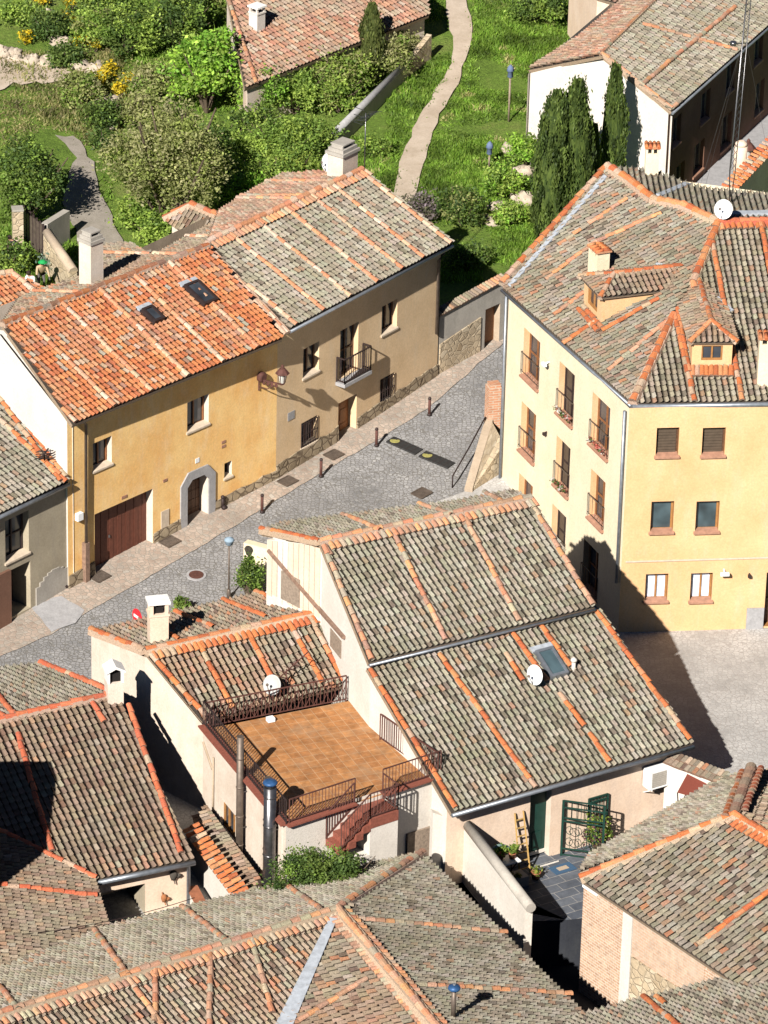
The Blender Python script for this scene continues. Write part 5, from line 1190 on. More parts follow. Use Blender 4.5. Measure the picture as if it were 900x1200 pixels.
tgt = pf9.at(330, 1205).z; best = min((abs(plane_s(J, V((J2.x, J2.y, J.z)), s_ * .01, up_dir=-wn).at(330, 1205).z - tgt), s_) for s_ in range(5, 70)); pw9 = plane_s(J, V((J2.x, J2.y, J.z)), best[1] * .01, up_dir=-wn)
R.sheet(pw9, px_poly(pw9, [(395, 1068), (562, 1266), (300, 1270), (388, 1084)]), (J, J2), style='mixed', ribs=[(430, 1150, 350, 1200)], teeth=near_line((395, 1068), (562, 1266), 9))
R.ridge([rl0, J], 'capold', r=.12, bed=.5); R.ridge([J, plR.at(561, 1265)], 'capold', r=.13, bed=.5); R.ridge([v1_, J], 'capold', r=.13, bed=.4)
va = pf9.at(391, 1083) + Z * .22; vb_ = pf9.at(325, 1225) + Z * .22; sdv = (vb_ - va).cross(Z).normalized() * .30
R.fl.hexa([va - sdv * .35 - Z * .12, vb_ - sdv * .9 - Z * .12, vb_ + sdv * .9 - Z * .12, va + sdv * .45 - Z * .12], [va - sdv * .35, vb_ - sdv * .9, vb_ + sdv * .9, va + sdv * .45])
R.build(h9)
wm = MB(M['white']); simple_wall(wm, [(v2_.x - .3, v2_.y, .9), (v1_.x - .35, v1_.y - .1, .9), (w0.x, w0.y - .3, .9)], -2.2); wm.build('wall', h9)
p = plR.at(531, 1195); m = MB(M['steelold']); m.tube([p, p + Z * 1.0], .075, 10); vp = m.build('vent_pipe', h9); m = MB(M['blue']); m.lathe(p + Z * 1.02, [(.15, 0), (.19, .05), (.17, .12), (.03, .17)], 16); m.use(M['zinc']); m.lathe(p + Z * 1.19, [(.05, 0), (.05, .03)], 10); m.build('cowl', vp)

# white courtyard wall running from the terrace house
t = thing('boundary_wall', 'bright white courtyard wall with rounded coping running down to the lower roof', 'wall', U(560, 1010, 0))
zz = 1.15; pts = [U(506, 950, zz + .75), U(546, 965, zz + .1), U(620, 1062, zz)]; m = MB(M['white2'])
for a, b in zip(pts[:-1], pts[1:]):
    d_ = V(((b - a).x, (b - a).y, 0)).normalized(); s = V((d_.y, -d_.x, 0)) * .13
    m.hexa([V((p.x, p.y, -2.4)) for p in (a - s, a + s, b + s, b - s)], [a - s, a + s, b + s, b - s])
m.build('masonry', t); m = MB(M['concrete'])
for a, b in zip(pts[1:-1], pts[2:]): m.tube([a + Z * .02, b + Z * .02 + (b - a).normalized() * .15], .17, 10)
m.build('coping', t)
# courtyard paving
m = MB(M['slate']); ptsx = [fC.W(u, PZ, o_) for u, o_ in ((-1.0, 0.0), (fC.L + .3, 0.0), (fC.L + .3, 3.2), (-1.0, 5.2))]; 
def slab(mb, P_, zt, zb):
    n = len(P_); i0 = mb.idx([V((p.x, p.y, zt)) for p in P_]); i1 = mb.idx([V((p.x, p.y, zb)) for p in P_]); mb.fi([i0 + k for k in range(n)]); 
    mb.use(M['shadestone'])  # drop faces: shade painted into the colour
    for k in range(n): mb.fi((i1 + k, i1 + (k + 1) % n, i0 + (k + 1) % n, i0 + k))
m.use(M['slate'])
slab(m, [fC.W(-.9, 0, -.1), fC.W(fC.L, 0, -.1), fC.W(fC.L, 0, 2.6), U(740, 1070, PZ), U(664, 1078, PZ), U(610, 1080, PZ), U(560, 1040, PZ), U(520, 1010, PZ)], PZ, -4)
tag(m.build('courtyard'), kind='structure')
m = MB(M['shadestone']); slab(m, [U(560, 1040, -2.5), U(540, 1200, -2.5), U(720, 1290, -2.5), U(760, 1130, -2.5), U(690, 1040, -2.5)], -2.5, -2.9); tag(m.build('lower_court'), kind='structure')  # floor colour carries the painted shade of the sunken court
m = MB(M['white2']); u_, _ = fC.at(690, 985); m2 = tag(MB(M['slate']).build('path') if False else None) if False else None

# ================================================================== house with the pink brick wall, lower right
q0 = U(680, 1031, 1.6); q1_ = U(838, 1137, 1.6); plQ = plane_s(q0, q1_, .40, up_dir=(1, .3)); K = plQ.at(860, 957)
h10 = thing('brick_house', 'hip roofed house with patched pink brick wall, lower right', 'house', (q0.x, q0.y, -1))
R = Roof('mixed', 'cap'); qe = plQ.at(1010, 1253)
R.sheet(plQ, px_poly(plQ, [(680, 1031), (1010, 1253), (1010, 1045), (860, 957)]), (q0, q1_), style='blend', ribs=[(905, 1045, 818, 1110)], teeth=near_line((860, 957), (1010, 1045), 9))
q3 = U(848, 912, 1.75); plQ2 = plane3(q0, K, q3)
R.sheet(plQ2, px_poly(plQ2, [(679, 1022), (860, 957), (873, 908), (846, 913), (690, 1004)]), (U(679, 1020, 1.6), plQ2.at(846, 913)), style='grey', w=.2)
K2 = plQ2.at(880, 906) + Z * .1; plQ3 = plane3(K, plQ.at(1010, 1045), K2)
plQ3 = Plane(K, V((.28, .22, 1))); R.sheet(plQ3, px_poly(plQ3, [(860, 957), (880, 908), (960, 890), (1010, 1045)]), (K, K2), style='mixed')
R.ridge([q0, K], 'cap', r=.13, bed=.4); R.ridge([K, plQ.at(1010, 1045)], 'cap', r=.13, bed=.4); R.ridge([K, K2], 'red', r=.17, bed=.5, h0=.1, bedcol=(.3, .2, .15)); R.cover(K - dC * .35 + Z * .02, K2 - dC * .35 - Z * .02, Z, 'cap', r=.12); R.cover(K + dC * .4, K2 + dC * .4 - Z * .1, Z, 'capred', r=.12)
R.build(h10)
fQ = Facade((q0.x + .12, q0.y + .05), (qe.x + .1, qe.y + .1), -3.0, [(0, 1.5), (1, 1.5)], out=(-1, -.6)); wm = MB(); fQ.mesh(wm, M['brick']); wm.use(M['white'])
simple_wall(wm, [(q0.x + .12, q0.y + .05, 1.5), (q3.x, q3.y - .1, 1.6), (q3.x + 2.5, q3.y - 1, 1.6)], -3); wm.build('wall', h10)
m = MB(M['white2']); u, z = fQ.at(735, 1110); quadbox(m, fQ, u - .22, -2.5, u + .22, 1.42, .004, .05); m.build('plaster_pier', h10)
m = MB(M['tint']); m.col = (.62, .42, .27); m.use(M['brickpale']); quadbox(m, fQ, u + .26, .1, u + 3.6, 1.42, .004, .025); m.build('plaster_patch', h10)
m = MB(M['rubble']); quadbox(m, fQ, u + .26, -2.5, u + 3.6, .05, .004, .05); m.build('rubble_patch', h10)
m = MB(M['whitepaint']); quadbox(m, fQ, .0, 1.34, .7, 1.42, .004, .06); m.build('eave_board', h10)

h11 = thing('tiled_house', 'grey tiled roof with one orange rib at the bottom right corner', 'house', U(800, 1200, -1))
x0, x1 = U(672, 1192, 1.3), U(1010, 1107, 1.3); nx = V((-(x1 - x0).y, (x1 - x0).x, 0)).normalized(); plX = plane_s(x0, x1, .33, up_dir=-nx); R = Roof('grey', 'cap')
R.sheet(plX, px_poly(plX, [(672, 1192), (1010, 1107), (1010, 1290), (640, 1290), (650, 1215)]), (x0, x1), ribs=[(754, 1172, 800, 1210), (770, 1172, 780, 1180)], ribstyle='cap'); R.build(h11)
wm = MB(M['white']); simple_wall(wm, [(x0.x - .5, x0.y - 3, 1.2), (x0.x + .1, x0.y - .3, 1.2), (x1.x, x1.y - .3, 1.2)], -2.5); wm.build('wall', h11)

# ================================================================== white gabled house upper right
h12 = thing('gabled_house', 'white gabled house with brown street front and lichened roof, upper right', 'house', U(785, 240, 1.5))
ZR = 6.0; y0 = U(787, 131, ZR); y1 = U(1000, -58, ZR); plY = plane_s(y0, y1, .40, up_dir=(-1, .5)); ap = plY.at(705, 64); ap2 = plY.at(810, -40)
R = Roof('grey', 'capold'); R.sheet(plY, [y0, y1, ap2, ap], (y0, y1), ribs=[(752, 100, 860, 10), (787, 128, 797, 120), (752, 30, 862, 60)], ribstyle='capold', w=.21)
nY = V((-(y1 - y0).y, (y1 - y0).x, 0)).normalized(); 
ylb = U(619, 84, 5.6); plYl = plane3(ap, ap2, ylb)
R.sheet(plYl, px_poly(plYl, [(705, 65), (810, -40), (765, -40), (728, 3), (680, 43), (619, 82)]), (ap, ap2), style='red'); R.ridge([ap, ap2], 'capold', r=.08, bed=.2); R.ridge([plY.at(787, 129), ap], 'capold', r=.07, bed=.15); R.gutter(y0, y1, .06); R.build(h12)
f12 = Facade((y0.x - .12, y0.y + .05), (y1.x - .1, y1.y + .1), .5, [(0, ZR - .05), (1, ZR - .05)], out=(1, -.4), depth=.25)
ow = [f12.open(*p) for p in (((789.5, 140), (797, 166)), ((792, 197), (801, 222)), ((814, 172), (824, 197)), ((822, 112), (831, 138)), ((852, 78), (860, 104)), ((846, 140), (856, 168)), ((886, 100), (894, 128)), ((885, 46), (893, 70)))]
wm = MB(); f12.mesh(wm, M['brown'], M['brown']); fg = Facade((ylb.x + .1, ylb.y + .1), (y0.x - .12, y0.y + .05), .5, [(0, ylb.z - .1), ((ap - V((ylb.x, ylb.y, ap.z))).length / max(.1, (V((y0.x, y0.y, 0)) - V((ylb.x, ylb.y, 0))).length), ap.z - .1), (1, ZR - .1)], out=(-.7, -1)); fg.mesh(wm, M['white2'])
e_ = plYl.at(765, -40); simple_wall(wm, [(ylb.x, ylb.y, 5.5), (e_.x, e_.y, e_.z - .1)], .5); wm.build('wall', h12)
for q in ow: window(h12, f12, q, frame='woodpale', glass='glass', sill='sill', fw=.05)
m = MB(M['rubble']); pk = U(745, -5, 6.3)
h13 = thing('outbuilding', 'pale outbuilding with red tiled roof edge at the top right behind the white gable', 'house', U(720, 20, 2)); a, b, c, d = U(694, 12, 5.8), U(735, 14, 5.8), U(770, -20, 6.6), U(712, -30, 6.6); pq = plane3(a, b, c); R = Roof('red'); R.sheet(pq, px_poly(pq, [(700, -2), (742, 10), (790, -40), (712, -50)]), (a, b)); R.build(h13)
m = MB(M['peach']); a2, b2_ = pq.at(700, 0), pq.at(740, 10); simple_wall(m, [(a2.x - 1, a2.y + 6, a2.z - .1), (a2.x, a2.y + .2, a2.z - .1), (b2_.x, b2_.y + .2, b2_.z - .1)], 0); m.build('wall', h13)
t = thing('street_lamp', 'red hooded lantern on a wall bracket of the shaded brown street front, upper right', 'street lamp', f12.W(f12.at(862, 175)[0], 3.2, 0)); u, z = f12.at(856, 178); a0 = f12.W(u, z, .02); tip = f12.W(u - .6, z - .0, 1.0); m = MB(M['rust']); m.bar(a0, tip, .06); m.bar(a0 - Z * .5, tip, .04); m.build('bracket', t); lantern(t, tip + Z * .05, 1.3)
# street behind with its long parapet and tile-topped wall
sheet('upper_street', 'granite', [(800, 235), (860, 215), (960, 110), (960, 60), (860, 150), (790, 215), (770, 235)], .03)
def long_wall(label, pa, pb, za, zb, w, mat, name='boundary_wall', cat='wall', tile=None, zbot=-1, n=30, cop=None):
    a, b = U(*pa, za), U(*pb, zb); t = thing(name, label, cat, (a.x, a.y, zbot)); d_ = V(((b - a).x, (b - a).y, 0)).normalized(); s = V((d_.y, -d_.x, 0)) * w / 2; m = MB(M[mat])
    m.hexa([V((p.x, p.y, zbot)) for p in (a - s, a + s, b + s, b - s)], [a - s, a + s, b + s, b - s]); m.build('masonry', t)
    if cop: m = MB(M[cop]); m.tube([a, b], w * .62, 8); m.build('coping', t)
    if tile:
        R = Roof('orange'); 
        s = s.normalized(); s = s if s.y < 0 else -s
        for k in range(n): p = a.lerp(b, (k + .5) / n); R.cover(p + s * (w * .5 + .14) - Z * .12, p - s * (w * .5 + .1) + Z * .08, V((s.x * .3, s.y * .3, 1)).normalized(), tile, mb=R.t, r=.10, tl=.3)
        R.t.build('tile_coping', t)
    return t, a, b
long_wall('pale wall topped with a ragged row of clay tiles at the right edge, upper right', (848, 228), (960, 110), 4.4, 4.4, .35, 'peach', tile='cap', zbot=0, n=34)
t = thing('chimney_stack', 'round topped cream chimney stack standing by the tile topped wall, upper right', 'chimney', U(866, 215, 4)); m = MB(M['peach']); p = U(866, 213, 3.5); m.tube([p, p + Z * 1.6], .27, 12); m.lathe(p + Z * 1.6, [(.27, 0), (.24, .12), (.1, .2)], 12); m.build('stack', t)

# ================================================================== house at the top
h14 = thing('cottage', 'low house with red brown tile roof and small white chimney at the top edge', 'house', U(290, 130, 1.8))
y0 = U(287, 104, 3.7); y1 = U(503, 18, 3.9); plZ = plane_s(y0, y1, .36, up_dir=(-.6, .8)); R = Roof('red', 'capold'); R.sheet(plZ, [y0, y1, plZ.at(498, -12), plZ.at(400, -90), plZ.at(255, -40), plZ.at(268, 5)], (y0, y1), ribs=[(300, 100, 260, -20)], w=.22, L=.32); R.build(h14)
f14 = Facade((y0.x + .1, y0.y + .35), (y1.x - .2, y1.y + .35), .8, [(0, 3.6), (1, 3.8)]); wm = MB(); f14.mesh(wm, M['white']); s_ = plZ.at(266, 0); simple_wall(wm, [(s_.x, s_.y, s_.z - .15), (y0.x + .1, y0.y + .35, 3.6)], .8); wm.build('wall', h14)
p = plZ.at(301, 34); chimney(h14, p, .5, .5, .75, (y1 - y0), mat='white2', cap='plate', ht=.3)
long_wall('long grey stone boundary wall with rounded top climbing beside the footpath', (388, 160), (474, 76), 2.1, 2.6, .26, 'concrete', zbot=.5, cop='granite')
long_wall('far end of the boundary wall with dark railings beside the top house', (474, 76), (503, 40), 2.6, 3.3, .26, 'rubble', zbot=.5)

# ================================================================== garden wall with the door between tan and yellow houses
ga, gb_ = U(513, 440, .9), U(592, 396, 1.2); fW = Facade(XY(ga), (gb_.x, gb_.y), 0, [(0, 3.9), (1, 4.0)], depth=.35)
u0, z0 = fW.at(514, 372); u1, z1 = fW.at(590, 330)
fW.prof = [(0, z0), (fW.L, z1)]
h15 = thing('garden_wall', 'rubble and render garden wall with a brown door, between the tan and yellow buildings', 'wall', (ga.x, ga.y, .8))
od_ = fW.open((569, 363), (584, 416)); wm = MB(); fW.mesh(wm, M['concrete'], M['mortar']); wm.use(M['concrete']); 
bk_ = -fW.n * .5; wm.hexa([fW.W(0, .2, -.5), fW.W(fW.L, .2, -.5), fW.W(fW.L, .2, -.45), fW.W(0, .2, -.45)], [fW.W(0, z0, -.5), fW.W(fW.L, z1, -.5), fW.W(fW.L, z1, -.45), fW.W(0, z0, -.45)]); wm.build('masonry', h15)
m = MB(M['rubble']); ua = .04; ub_ = od_[0] - .3; m.hexa([fW.W(ua, 0, .05), fW.W(ub_, 0, .05), fW.W(ub_, 0, .003), fW.W(ua, 0, .003)], [fW.W(ua, fW.at(514, 404)[1], .05), fW.W(ub_, fW.at(564, 371)[1], .05), fW.W(ub_, fW.at(564, 371)[1], .003), fW.W(ua, fW.at(514, 404)[1], .003)]); m.build('rubble_panel', h15)
m = MB(M['woodmid']); q = od_; quadbox(m, fW, q[0] + .004, q[1] - .5, q[2] - .004, q[3] - .004, -.34, -.28); m.build('door', h15)
R = Roof('orange'); n = 24
for k in range(n):
    p = fW.W(fW.L * (k + .5) / n, z0 + (z1 - z0) * (k + .5) / n, -.2); R.cover(p + fW.n * .24 - Z * .06, p - fW.n * .12 + Z * .06, V((fW.n.x * .3, fW.n.y * .3, 1)).normalized(), 'capold' if k > 14 else 'mixed', mb=R.t, r=.10, tl=.4)
R.t.build('tile_coping', h15)
# brick pillar and stepped stone wall by the yellow corner
p = gp(577, 506); t = thing('gate_pillar', 'square red brick pillar standing against the left corner of the yellow building', 'pillar', p); m = MB(M['redbrick']); hh = 0
while pix((p.x, p.y, p.z + hh))[1] > 452: hh += .02
m.box(p - Z * .3, (.52, .5, hh + .3), (1, .3, 0)); m.box(p + Z * (hh + .001), (.42, .4, .12), (1, .3, 0)); m.build('brickwork', t)
t = thing('retaining_wall', 'low sloping rubble wall with white edge and handrail between the street and yellow building', 'wall', gp(555, 575)); m = MB(M['rubble']); a, b = gp(552, 578), gp(582, 505); a2 = gp(585, 552)
m.hexa([a - Z * .5, V((YA.x, YA.y, -.3)), V((YA.x, YA.y + .6, -.2)), b - Z * .4 - V((.25, 0, 0))], [a + Z * .05, V((YA.x - .05, YA.y, YA.z + 1.0)), V((YA.x - .05, YA.y + .6, YA.z + 1.3)), b + Z * .5 - V((.25, 0, 0))]); rw = m.build('masonry', t)
m = MB(M['mortar']); aa, bb_ = a + Z * .12 - V((.1, 0, 0)), b + Z * .62 - V((.25, 0, 0)); m.bar(aa, bb_, .3, .16); m.build('coping', t)
m = MB(M['iron']); a_, b_ = gp(530, 572) + Z * .5, gp(568, 510) + Z * .75; m.tube([a_ - Z * .5, a_, a_.lerp(b_, .5) - Z * .05, b_, b_ - Z * .7], .03, 6); m.build('handrail', t)

# ================================================================== street furniture
bp = [(307, 602), (376, 560), (441, 524), (503, 488)]
labs = ['slim iron bollard by the ochre house near the round manhole, first of the kerb row', 'slim iron bollard below the barred window of the tan house', 'slim iron bollard beside the black speed cushions', 'slim iron bollard at the upper end of the kerb row by the rubble wall']
first = None
for (px_, py_), lab in zip(bp, labs):
    p = gp(px_, py_, .05)
    if first is None:
        t = thing('bollard', lab, 'bollard', p, 'iron bollards along the kerb'); m = MB(M['rust']); m.tube([p, p + Z * .66], .055, 8); m.build('post', t); m = MB(M['iron']); m.lathe(p + Z * .66, [(.06, 0), (.07, .03), (.05, .09), (.01, .11)], 10); m.build('cap', t); m = MB(M['iron']); m.lathe(p, [(.09, 0), (.08, .05), (.056, .08)], 10); m.build('base', t); first = t
    else:
        o_ = first.copy(); COL.objects.link(o_); o_.location = p; o_['label'] = lab
        for ch in list(first.children): c_ = ch.copy(); COL.objects.link(c_); c_.parent = o_
p = gp(261, 597, .05); t = thing('wheel_guard', 'short dark iron post right beside the stone doorway of the ochre house', 'post', p); m = MB(M['iron']); m.tube([p, p + Z * .42], .06, 8); m.blob(p + Z * .45, .08, 8, 6); m.blob(p + V((.05, -.05, .05)), .1, 8, 6, .3); m.build('post', t)
p = gp(18, 706 - 10, .05); 
p = gp(75, 688, .05); t = thing('drain_pipe_foot', 'black pipe elbow at the foot of the corner between the cottage and ochre house', 'pipe', p); m = MB(M['iron']); m.tube([p + V((0, .1, .5)), p + Z * .12, p + V((.1, -.2, .06))], .07, 8); m.build('elbow', t)
def disc_on_ground(name, label, cat, px_, py_, r, h=.05, off=.055):
    p = gp(px_, py_, 0); t = thing(name, label, cat, p); e = .3; nx_ = V((-(G(p.x + e, p.y) - G(p.x - e, p.y)) / (2 * e), -(G(p.x, p.y + e) - G(p.x, p.y - e)) / (2 * e), 1)).normalized()
    m = MB(M['granite']); m.lathe(p + nx_ * (off - .03), [(r * 1.35, 0), (r * 1.33, .03)], 24, axis=nx_, smooth=False); m.build('stone_ring', t)
    m = MB(M['rust']); m.lathe(p + nx_ * off, [(r, 0), (r * .98, .012), (r * .7, .012), (r * .68, .018), (r * .4, .018), (r * .38, .012)], 24, axis=nx_, smooth=False); m.build('cover', t)
disc_on_ground('manhole_cover', 'round rusty manhole cover set in a ring of stone on the cobbled street', 'manhole', 230, 675, .27)
def grate(label, px_, py_, a=.62, b=.5):
    p = gp(px_, py_, .085); t = thing('drain_grate', label, 'drain grate', p); X = (V((OB.x, OB.y, 0)) - V((OA.x, OA.y, 0))).normalized(); Y = V((-X.y, X.x, 0)); sl = lambda q: V((q.x, q.y, G(q.x, q.y) + .085))
    m = MB(M['steelold']); 
    for s0_, s1_ in (((-a / 2, -b / 2), (a / 2, -b / 2)), ((-a / 2, b / 2), (a / 2, b / 2)), ((-a / 2, -b / 2), (-a / 2, b / 2)), ((a / 2, -b / 2), (a / 2, b / 2))): m.bar(sl(p + X * s0_[0] + Y * s0_[1]), sl(p + X * s1_[0] + Y * s1_[1]), .05, .03)
    m.build('frame', t); m = MB(M['steelold'])
    for k in range(11): u_ = -a / 2 + a * (k + .5) / 11; m.bar(sl(p + X * u_ - Y * b * .46) - Z * .008, sl(p + X * u_ + Y * b * .46) - Z * .008, .03, .02)
    m.build('slats', t)
grate('square drain grate on the pavement below the garage, nearest the left', 117, 678); grate('drain grate on the pavement between garage and stone doorway', 199, 637)
grate('drain grate set in the pavement by the lower barred window of the tan house', 337, 566); grate('drain grate on the pavement in front of the tan house door', 391, 535); grate('brownish drain grate on the plaza edge behind the central ridge', 494, 580)
for k, (x0_, y0_, x1_, y1_) in enumerate(((457, 516, 491, 531), (495, 533, 529, 547))):
    a, b = gp(x0_, y0_, .03), gp(x1_, y1_, .03); d_ = (b - a); d_.z = 0; d_.normalize(); s = V((d_.y, -d_.x, 0)) * .26
    t = thing('speed_cushion', ['black speed cushion with worn yellow disc, nearer the tan house', 'black speed cushion with worn yellow disc, in mid street nearer the yellow building'][k], 'speed cushion', a.lerp(b, .5), 'speed cushions across the street')
    sl = lambda q, h: V((q.x, q.y, G(q.x, q.y) + h)); m = MB(M['asphaltmat']); n_ = 6
    for i in range(n_):
        p_, q_ = a.lerp(b, i / n_), a.lerp(b, (i + 1) / n_); m.hexa([sl(p_ - s, .0), sl(p_ + s, .0), sl(q_ + s, .0), sl(q_ - s, .0)][::-1][::-1], [sl(p_ - s * .9, .07), sl(p_ + s * .9, .07), sl(q_ + s * .9, .07), sl(q_ - s * .9, .07)])
        if i > 0: m.use(M['iron']); m.hexa([sl(p_ - s * .95 - d_ * .01, .07), sl(p_ + s * .95 - d_ * .01, .07), sl(p_ + s * .95 + d_ * .01, .07), sl(p_ - s * .95 + d_ * .01, .07)], [sl(p_ - s * .95 - d_ * .01, .074), sl(p_ + s * .95 - d_ * .01, .074), sl(p_ + s * .95 + d_ * .01, .074), sl(p_ - s * .95 + d_ * .01, .074)]); m.use(M['asphaltmat'])
    m.build('rubber', t); m = MB(M['yellowpaint']); c_ = a.lerp(b, .17); m.lathe(sl(c_, .072), [(.19, 0), (.185, .008)], 18, smooth=False); m.build('disc', t)
p = gp(268, 702); t = thing('street_lamp', 'slender lamp post with round blue grey lantern beside the creeper on the cobbled street', 'street lamp', p); hh = 0
while pix((p.x, p.y, p.z + hh))[1] > 640: hh += .02
m = MB(M['steelold']); m.tube([p, p + Z * hh], .035, 8, r2=.028); m.lathe(p, [(.08, 0), (.07, .35), (.04, .4)], 10); m.build('post', t); m = MB(M['tint']); m.col = (.25, .33, .4); m.lathe(p + Z * hh, [(.03, 0), (.12, .05), (.17, .2), (.19, .22), (.16, .28), (.04, .34)], 12); m.build('lantern', t)
for (px_, py_, pt, lab) in ((596, 142, 80, 'tall pale post with blue lantern on the grass bank right of the footpath'), (573, 196, 170, 'shorter blue topped post near the climbing plants on the grass bank')):
    p = gp(px_, py_); hh = 0
    while pix((p.x, p.y, p.z + hh))[1] > pt: hh += .02
    t = thing('park_lamp', lab, 'lamp post', p); m = MB(M['woodpale']); m.tube([p, p + Z * (hh - .4)], .045, 8); m.build('post', t); m = MB(M['tint']); m.col = (.12, .16, .26); m.lathe(p + Z * (hh - .45), [(.06, 0), (.13, .06), (.11, .3), (.17, .33), (.12, .5), (.03, .6)], 10); m.build('lantern', t)
# no entry sign peeping over the terrace house roof
p = gp(162, 760); sg_z = 0; 
while pix((p.x, p.y, p.z + sg_z))[1] > 723: sg_z += .02
t = thing('no_entry_sign', 'round red road sign with white bar peeping over the roof left of the chimney', 'road sign', p); m = MB(M['steel']); m.tube([p, p + Z * (sg_z + .25)], .03, 6); m.build('post', t); m = MB(M['red']); ax_ = V((-.75, -.55, .0)).normalized(); c_ = p + Z * sg_z - V((0, 0, 0)); m.lathe(c_ + ax_ * .03, [(.30, 0), (.30, .02)], 20, axis=ax_, smooth=False); sd_ = ax_.cross(Z).normalized(); m.use(M['whitepaint']); m.bar(c_ + ax_ * .055 - sd_ * .2, c_ + ax_ * .055 + sd_ * .2, .01, .1); m.build('disc', t)
long_wall('low white parapet between the terrace house roof and the street creeper', (268, 712), (314, 694), 1.9, 2.1, .16, 'whitepaint', zbot=-.8)

# courtyard things
def onp(u, o, z=0): return fC.W(u, PZ + z, o)
uL, _ = fC.at(605, 1000)
t = thing('ladder', 'yellow wooden ladder leaning on the courtyard wall left of the green door', 'ladder', onp(uL, .5)); m = MB(M['tint']); m.col = (.38, .235, .08)
for s in (-.2, .2): m.bar(onp(uL + s, .55), onp(uL + s * .8, .06, 2.05), .06, .05)
m.build('rails', t); m = MB(M['tint']); m.col = (.40, .26, .10)
for k in range(7): f_ = (k + .7) / 7.6; m.bar(onp(uL - .2 + .04 * f_, .55 - .49 * f_, 2.05 * f_), onp(uL + .2 - .04 * f_, .55 - .49 * f_, 2.05 * f_), .035)
m.build('rungs', t)
uG = fC.at(655, 1000)[0]
t = thing('iron_gate', 'tall dark green iron gate standing open in front of the courtyard door', 'gate', onp(uG, .3)); d_ = (fC.d * .72 + fC.n * .7).normalized(); a = onp(uG, .12); m = MB(M['green']); wG = 1.35; hG = 2.05
for f_ in (0, 1): m.bar(a + d_ * wG * f_, a + d_ * wG * f_ + Z * hG, .07)
for z_ in (.05, .28, 1.3, 1.42, 1.8, hG): m.bar(a + Z * z_, a + d_ * wG + Z * z_, .04)
m.build('gate_frame', t); m = MB(M['green'])
for k in range(1, 9): m.bar(a + d_ * wG * k / 9 + Z * 1.42, a + d_ * wG * k / 9 + Z * hG, .016)
for k in range(1, 5): m.bar(a + d_ * wG * k / 5 + Z * .28, a + d_ * wG * k / 5 + Z * 1.3, .014)
for k in range(4):
    for j_ in range(2):
        c_ = a + d_ * wG * (.18 + .21 * k) + Z * (.55 + .42 * j_); m.tube([c_ + d_ * (.12 * cos(q_ * pi / 4)) + Z * (.15 * sin(q_ * pi / 4)) for q_ in range(9)], .012, 5, caps=False)
m.build('bars', t)
uH = uG + 1.0; t = thing('iron_gate', 'smaller dark green iron gate leaf folded flat against the pink courtyard wall', 'gate', onp(uH, .1)); a = onp(uH, .1, .55); m = MB(M['green'])
for z_ in (0, .55, 1.1, 1.25): m.bar(a + Z * z_, a + fC.d * .75 + Z * z_, .05)
for k in range(7): m.bar(a + fC.d * .75 * k / 6, a + fC.d * .75 * k / 6 + Z * 1.25, .022 if 0 < k < 6 else .05)
m.build('leaf', t)
t = thing('door_mat', 'blue door mat with pale centre on the slate step of the courtyard', 'door mat', onp(fC.at(632, 1018)[0], 1.0)); m = MB(M['tint']); m.col = (.05, .10, .17); c_ = onp(uL + 1.25, .85, .004); m.box(c_, (.8, .48, .02), fC.d); m.col = (.42, .33, .24); m.box(c_ + Z * .0205, (.38, .2, .008), fC.d); m.build('mat', t)
# raised planting strip in shadow and plant table
uT = fC.at(574, 985)[0]
t = thing('garden_table', 'small pale folding table holding potted plants by the courtyard wall', 'table', onp(uT, .7)); m = MB(M['whitepaint']); m.box(onp(uT, .7, .8), (1.2, .5, .05), fC.d); m.build('table_top', t)
for sx in (-.5, .5):
    m = MB(M['iron']); m.bar(onp(uT + sx, .5, .8), onp(uT + sx * .6, .9, 0), .035); m.bar(onp(uT + sx, .9, .8), onp(uT + sx * .6, .5, 0), .035); m.build('leg', t)
def pot(label, p, r, h, n, pal, rad, seed, flower=None, name='potted_plant', cat='potted plant'):
    t = thing(name, label, cat, p); m = MB(M['terracotta']); m.lathe(p, [(r * .7, 0), (r, h * .85), (r * 1.1, h * .86), (r * 1.1, h), (r * .85, h)], 12); m.build('pot', t)
    m = MB(M['leaf']); leaves(m, V(p) + Z * (h + rad[2] * .8), rad, n, .06, pal, 14, .12, seed=seed)
    if flower: leaves(m, V(p) + Z * (h + rad[2] * 1.1), (rad[0], rad[1], rad[2] * .8), n // 4, .06, flower, 12, .05, seed=seed + 3)
    m.build('plant', t)
pot('leafy green pot plant at the left end of the small table', onp(uT - .4, .7, .851), .14, .22, 260, G_BRIGHT, (.28, .28, .24), 3)
pot('orange pot with bushy green plant in the middle of the small table', onp(uT, .62, .851), .14, .24, 200, G_MID, (.22, .22, .2), 4)
pot('orange pot with a small plant at the right end of the small table', onp(uT + .42, .7, .851), .13, .22, 140, G_MID, (.16, .16, .16), 5)
pot('pinkish flowerpot standing at the foot of the yellow ladder', onp(uL + .15, .95), .16, .26, 60, G_YEL, (.15, .15, .1), 6)
t = thing('hose_hoop', 'thick grey green hose arching over the potted plants', 'hose', onp(uT - .6, .7)); m = MB(M['tint']); m.col = (.16, .24, .23); m.tube([onp(uT - .75 + .2 * k, .75 - .03 * k, 1.0 + .45 * sin(pi * (k + .5) / 7)) for k in range(8)], .05, 8); m.build('hose', t)
t = thing('planter_box', 'low mossy planter slab below the ladder in the courtyard', 'planter', onp(uL - .75, .95)); m = MB(M['concrete']); m.box(onp(uL - .75, .95), (.95, .5, .35), fC.d); m.build('trough', t); m = MB(M['leaf']); leaves(m, onp(uL - .75, .95, .38), (.42, .2, .06), 160, .05, G_OLIVE, 12, .08, seed=8); m.build('moss', t)
